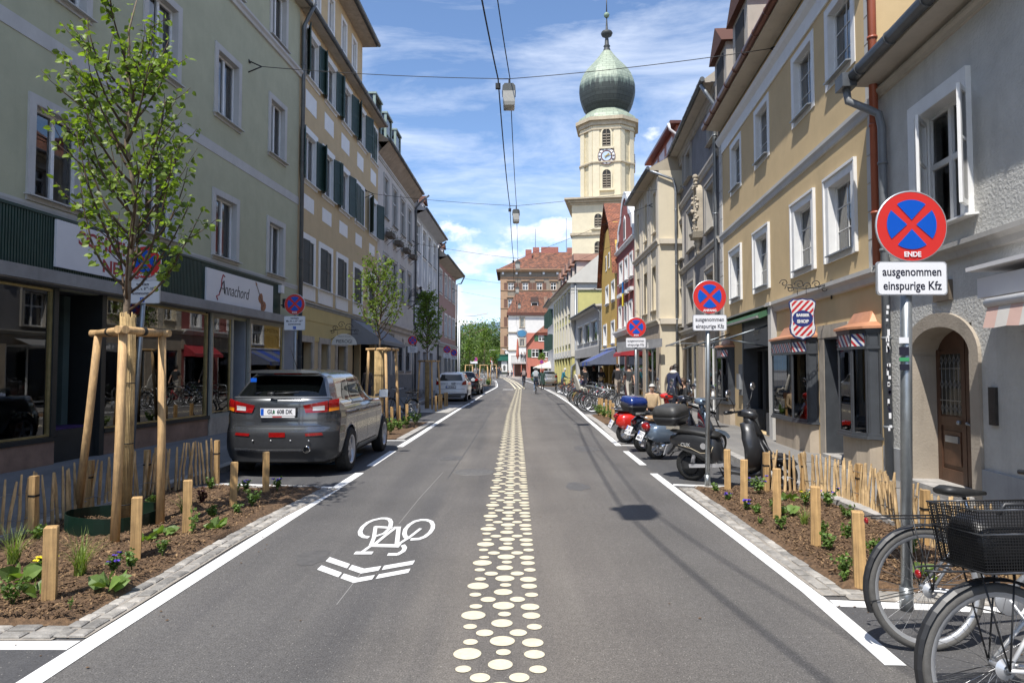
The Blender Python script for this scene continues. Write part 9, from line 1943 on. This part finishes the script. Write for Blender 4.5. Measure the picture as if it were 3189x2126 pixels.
rider('distant cyclist in dark clothes crossing towards the square',-2.0,102,R(12),'bicycle of the distant cyclist near the square',z=gz(102),top=(.02,.025,.035),legs=(.05,.07,.12),helmet=(.04,.04,.04))
person('red haired woman in a dark green coat walking beside the cyclists',2.5,56,0,top=(.03,.06,.05),legs=(.03,.03,.03),hair='red',long=True,pose='walk',coat=1,H=1.7)
person('man in a teal sweater bending over a bicycle by the green house',3.55,48.5,R(-80),z=0,top=(.03,.17,.22),legs=(.06,.07,.1),hair='grey',pose='lean',H=1.78)
person('man in dark clothes standing in the arcade under the S sign',5.3,50,R(170),z=.1,top=(.02,.02,.022),hair='dark',H=1.78)
person('person in black half hidden behind the leather jacket wearer',5.15,48,R(150),z=.1,top=(.015,.015,.017),hair='brown',long=True,H=1.66)
person('red haired person in a black leather jacket seen from behind',5.45,45.5,0,z=.1,top=(.018,.018,.02),legs=(.03,.035,.05),hair='red',H=1.76)
person('woman in black carrying a beige jacket towards the camera',5.35,41,R(165),z=.1,top=(.02,.02,.03),hair='brown',long=True,pose='hold',bag=(.42,.34,.24),H=1.66,det=1)
person('man in a black shirt and beige trousers walking away',5.38,34.8,0,z=.1,top=(.022,.022,.026),legs=(.33,.28,.23),pose='walk',H=1.80,det=1)
person('man in a dark grey t-shirt and light trousers walking away',5.58,32.6,R(4),z=.1,top=(.04,.043,.047),legs=(.42,.39,.34),pose='walk',short=True,H=1.74,det=1)
person('blond woman in a light blue blouse sitting on the bench among the bicycles',4.0,40.5,R(80),z=-.35,top=(.28,.36,.48),legs=(.10,.17,.30),hair='blond',pose='sit',H=1.68)
person('boy in a dark blue shirt sitting beside the blond woman',4.3,41.5,R(70),z=-.3,top=(.03,.04,.10),legs=(.05,.05,.07),hair='brown',pose='sit',H=1.55)
person('dark haired woman in a navy quilted jacket with white fur collar',4.55,19.6,R(-55),z=.1,top=(.014,.02,.055),legs=(.012,.016,.03),hair='dark',long=True,pose='lean',H=1.70,hood=(.62,.60,.56),det=1)
person('white haired elderly person sitting behind the red scooter',3.95,19.3,R(165),z=-.42,top=(.45,.33,.20),legs=(.08,.1,.15),hair='grey',long=True,pose='sit',H=1.62,det=1)
person('seated person with brown hair in front of the navy jacket woman',4.95,19.7,R(100),z=-.28,top=(.02,.02,.022),legs=(.3,.22,.12),hair='brown',pose='sit',H=1.64)
person('woman behind the navy jacket woman by the shop window',5.0,21.3,R(170),z=.1,top=(.14,.12,.10),hair='brown',pose='stand',H=1.62)
person('dark haired person behind the yellow house door by the grey awning',-5.6,26.5,R(160),z=.1,top=(.1,.08,.07),hair='brown',H=1.66)
FP=[('pedestrian in a black jacket at the edge of the square',-2.6,112,0,(.02,.02,.03)),('pedestrian in beige by the green shop',-1.9,118,1,(.4,.34,.26)),('pedestrian in white left of the green shop',-3.6,126,2,(.6,.6,.6)),('second pedestrian in white left of the green shop',-3.0,130,3,(.5,.5,.52)),('pedestrian in dark red crossing the square',-2.5,135,1,(.2,.03,.03)),('pedestrian in black between the slim trees',-4.4,88,2,(.03,.03,.03)),('pedestrian in grey behind the slim trees',-5.2,96,0,(.2,.2,.22))]
for l,x,y,r,c in FP:person(l,x,y,r,z=gz(y),top=c,pose='walk',H=1.72)
for l,px_,y,c in(('left of two people sitting by the terrace',1583,112,(.03,.03,.03)),('right of two people sitting by the terrace',1594,112,(.04,.05,.09))):person(l,(px_-1594.5)/FPX*y,y,R(150),z=gz(y)-.6,top=c,pose='sit',H=1.7)
for l,px_,c in(('guest in dark clothes at the terrace railing',1624,(.04,.05,.07)),('guest in grey at the right end of the terrace',1633,(.3,.3,.3)),('guest in black at the right end of the terrace',1638,(.03,.03,.03))):person(l,(px_-1594.5)/FPX*116,116,R(170),z=zt_,top=c,pose='stand',H=1.7)
pa=thing('café_parasol'.replace('é','e'),'wide cream café parasol in front of the salmon house','parasol',((1716-1594.5)/FPX*84,84,gz(84)));g=MB();zz=at(1700,1122,84).z-gz(84);n=8
for i in range(n):a0,a1=2*PI*i/n,2*PI*(i+1)/n;g.poly([(0,0,zz),(2.2*math.cos(a0),2.2*math.sin(a0),zz-.85),(2.2*math.cos(a1),2.2*math.sin(a1),zz-.85)]);g.quad((2.2*math.cos(a0),2.2*math.sin(a0),zz-.85),(2.2*math.cos(a1),2.2*math.sin(a1),zz-.85),(2.2*math.cos(a1),2.2*math.sin(a1),zz-1.0),(2.2*math.cos(a0),2.2*math.sin(a0),zz-1.0))
g.build('canopy',mat('cream_canvas',(.62,.58,.50),.9,.05),pa,fix=False);g=MB();g.tube([(0,0,0),(0,0,zz)],.04,6);g.build('pole',M_iron,pa)
def planter_seat(x,y,label):
 o=thing('wooden_seat',label,'seat',(x,y,0));g=MB();g.box(-.4,.4,-.4,.4,0,.38);g.build('box',M_post,o);g=MB()
 for k in range(5):g.box(-.42+k*.17,-.42+k*.17+.155,-.42,.42,.38,.42)
 g.build('slats',M_post,o)
planter_seat(4.0,40.6,'larch box seat under the blond woman');planter_seat(4.35,41.6,'larch box seat under the boy')
for i,(x,y)in enumerate([(3.95,19.3),(4.95,19.7)]):
 o=thing('bistro_chair',['folding chair of the white haired person','folding chair of the brown haired seated person'][i],'chair',(x,y,.1),R(165 if i==0 else 100));g=MB();g.box(-.2,.2,-.15,.22,.43,.46);g.build('seat',M_wood,o);g=MB();g.box(-.2,.2,-.2,-.17,.7,.86);g.build('backrest',M_wood,o)
 for sx in(-.18,.18):
  for sy in(-.16,.18):g=MB();g.tube([(sx,sy,0),(sx,sy*.9,.43)],.011,5);g.build('leg',M_iron,o)
for i,(px_,py_,Y,arm)in enumerate([(1426,982,78,1),(1431,1005,95,1),(1484,1079,150,-1),(1503,1082,155,-1),(1533,1090,165,-1),(1548,1099,175,-1)]):
 v=at(px_,py_,Y);z0=min(gz(Y),1.5);o=thing('street_light',['nearest pale street light pole with a long arm by the pink house','second pale street light with a long arm by the pink house','left short armed street light on the square','second short armed street light on the square','third short armed street light on the square','right short armed street light on the square'][i],'street light',((px_-1594.5)/FPX*Y,Y,z0));h=v.z-z0;g=MB()
 if arm>0:g.tube([(0,0,0),(0,0,h)],[.09,.07],8);g.tube([(0,0,h-.1),(2.2,0,h)],.06,6);g.build('pole',M_frame,o);g=MB();g.bar((2.1,0,h+.02),(3.4,0,h+.25),.3,.14);g.build('lamp_head',M_signw,o)
 else:g.tube([(0,0,0),(0,0,h-.9)],[.2,.14],8);g.tube([(0,0,h-.9),(-1.0,0,h)],.07,6);g.build('pole',M_frame,o);g=MB();g.bar((-1.3,0,h),(1.2,0,h+.03),.25,.1);g.build('lamp_head',M_signw,o)
for i,x in enumerate((2.35,2.8)):o=thing('bollard',['left orange bollard before the café','right orange bollard before the café'][i],'bollard',(x*1.1,80,gz(80)));g=MB();g.lathe([(.08,0),(.06,.85),(.03,.95),(0,.96)],k=10);g.build('post',M_amber,o);g=MB();g.lathe([(.075,.5),(.073,.62)],k=10);g.build('band',M_signwhite,o)
M_stick=[M_signwhite,M_txt,mat('yellow_sticker',(.7,.6,.05),.5),mat('pink_sticker',(.5,.1,.2),.5)];qs=random.Random(5)
pst=RPt(4.44);pp=[c for c in GR.o.children if c.name.startswith('downpipe')][0]
for k in range(26):
 g=MB();z_=qs.uniform(.75,2.5);a=qs.uniform(-.03,.03);h_=qs.uniform(.03,.09);g.box(pst[0]-.135+a*.4,pst[0]-.105+a*.6,pst[1]-.062,pst[1]-.058,z_,z_+h_,qs.choice((0,0,0,0,1,1)))
 o=g.build('sticker',M_stick,pp);o.matrix_parent_inverse=(Matrix.Translation(GR.o.location)@GR.o.rotation_euler.to_matrix().to_4x4()).inverted()
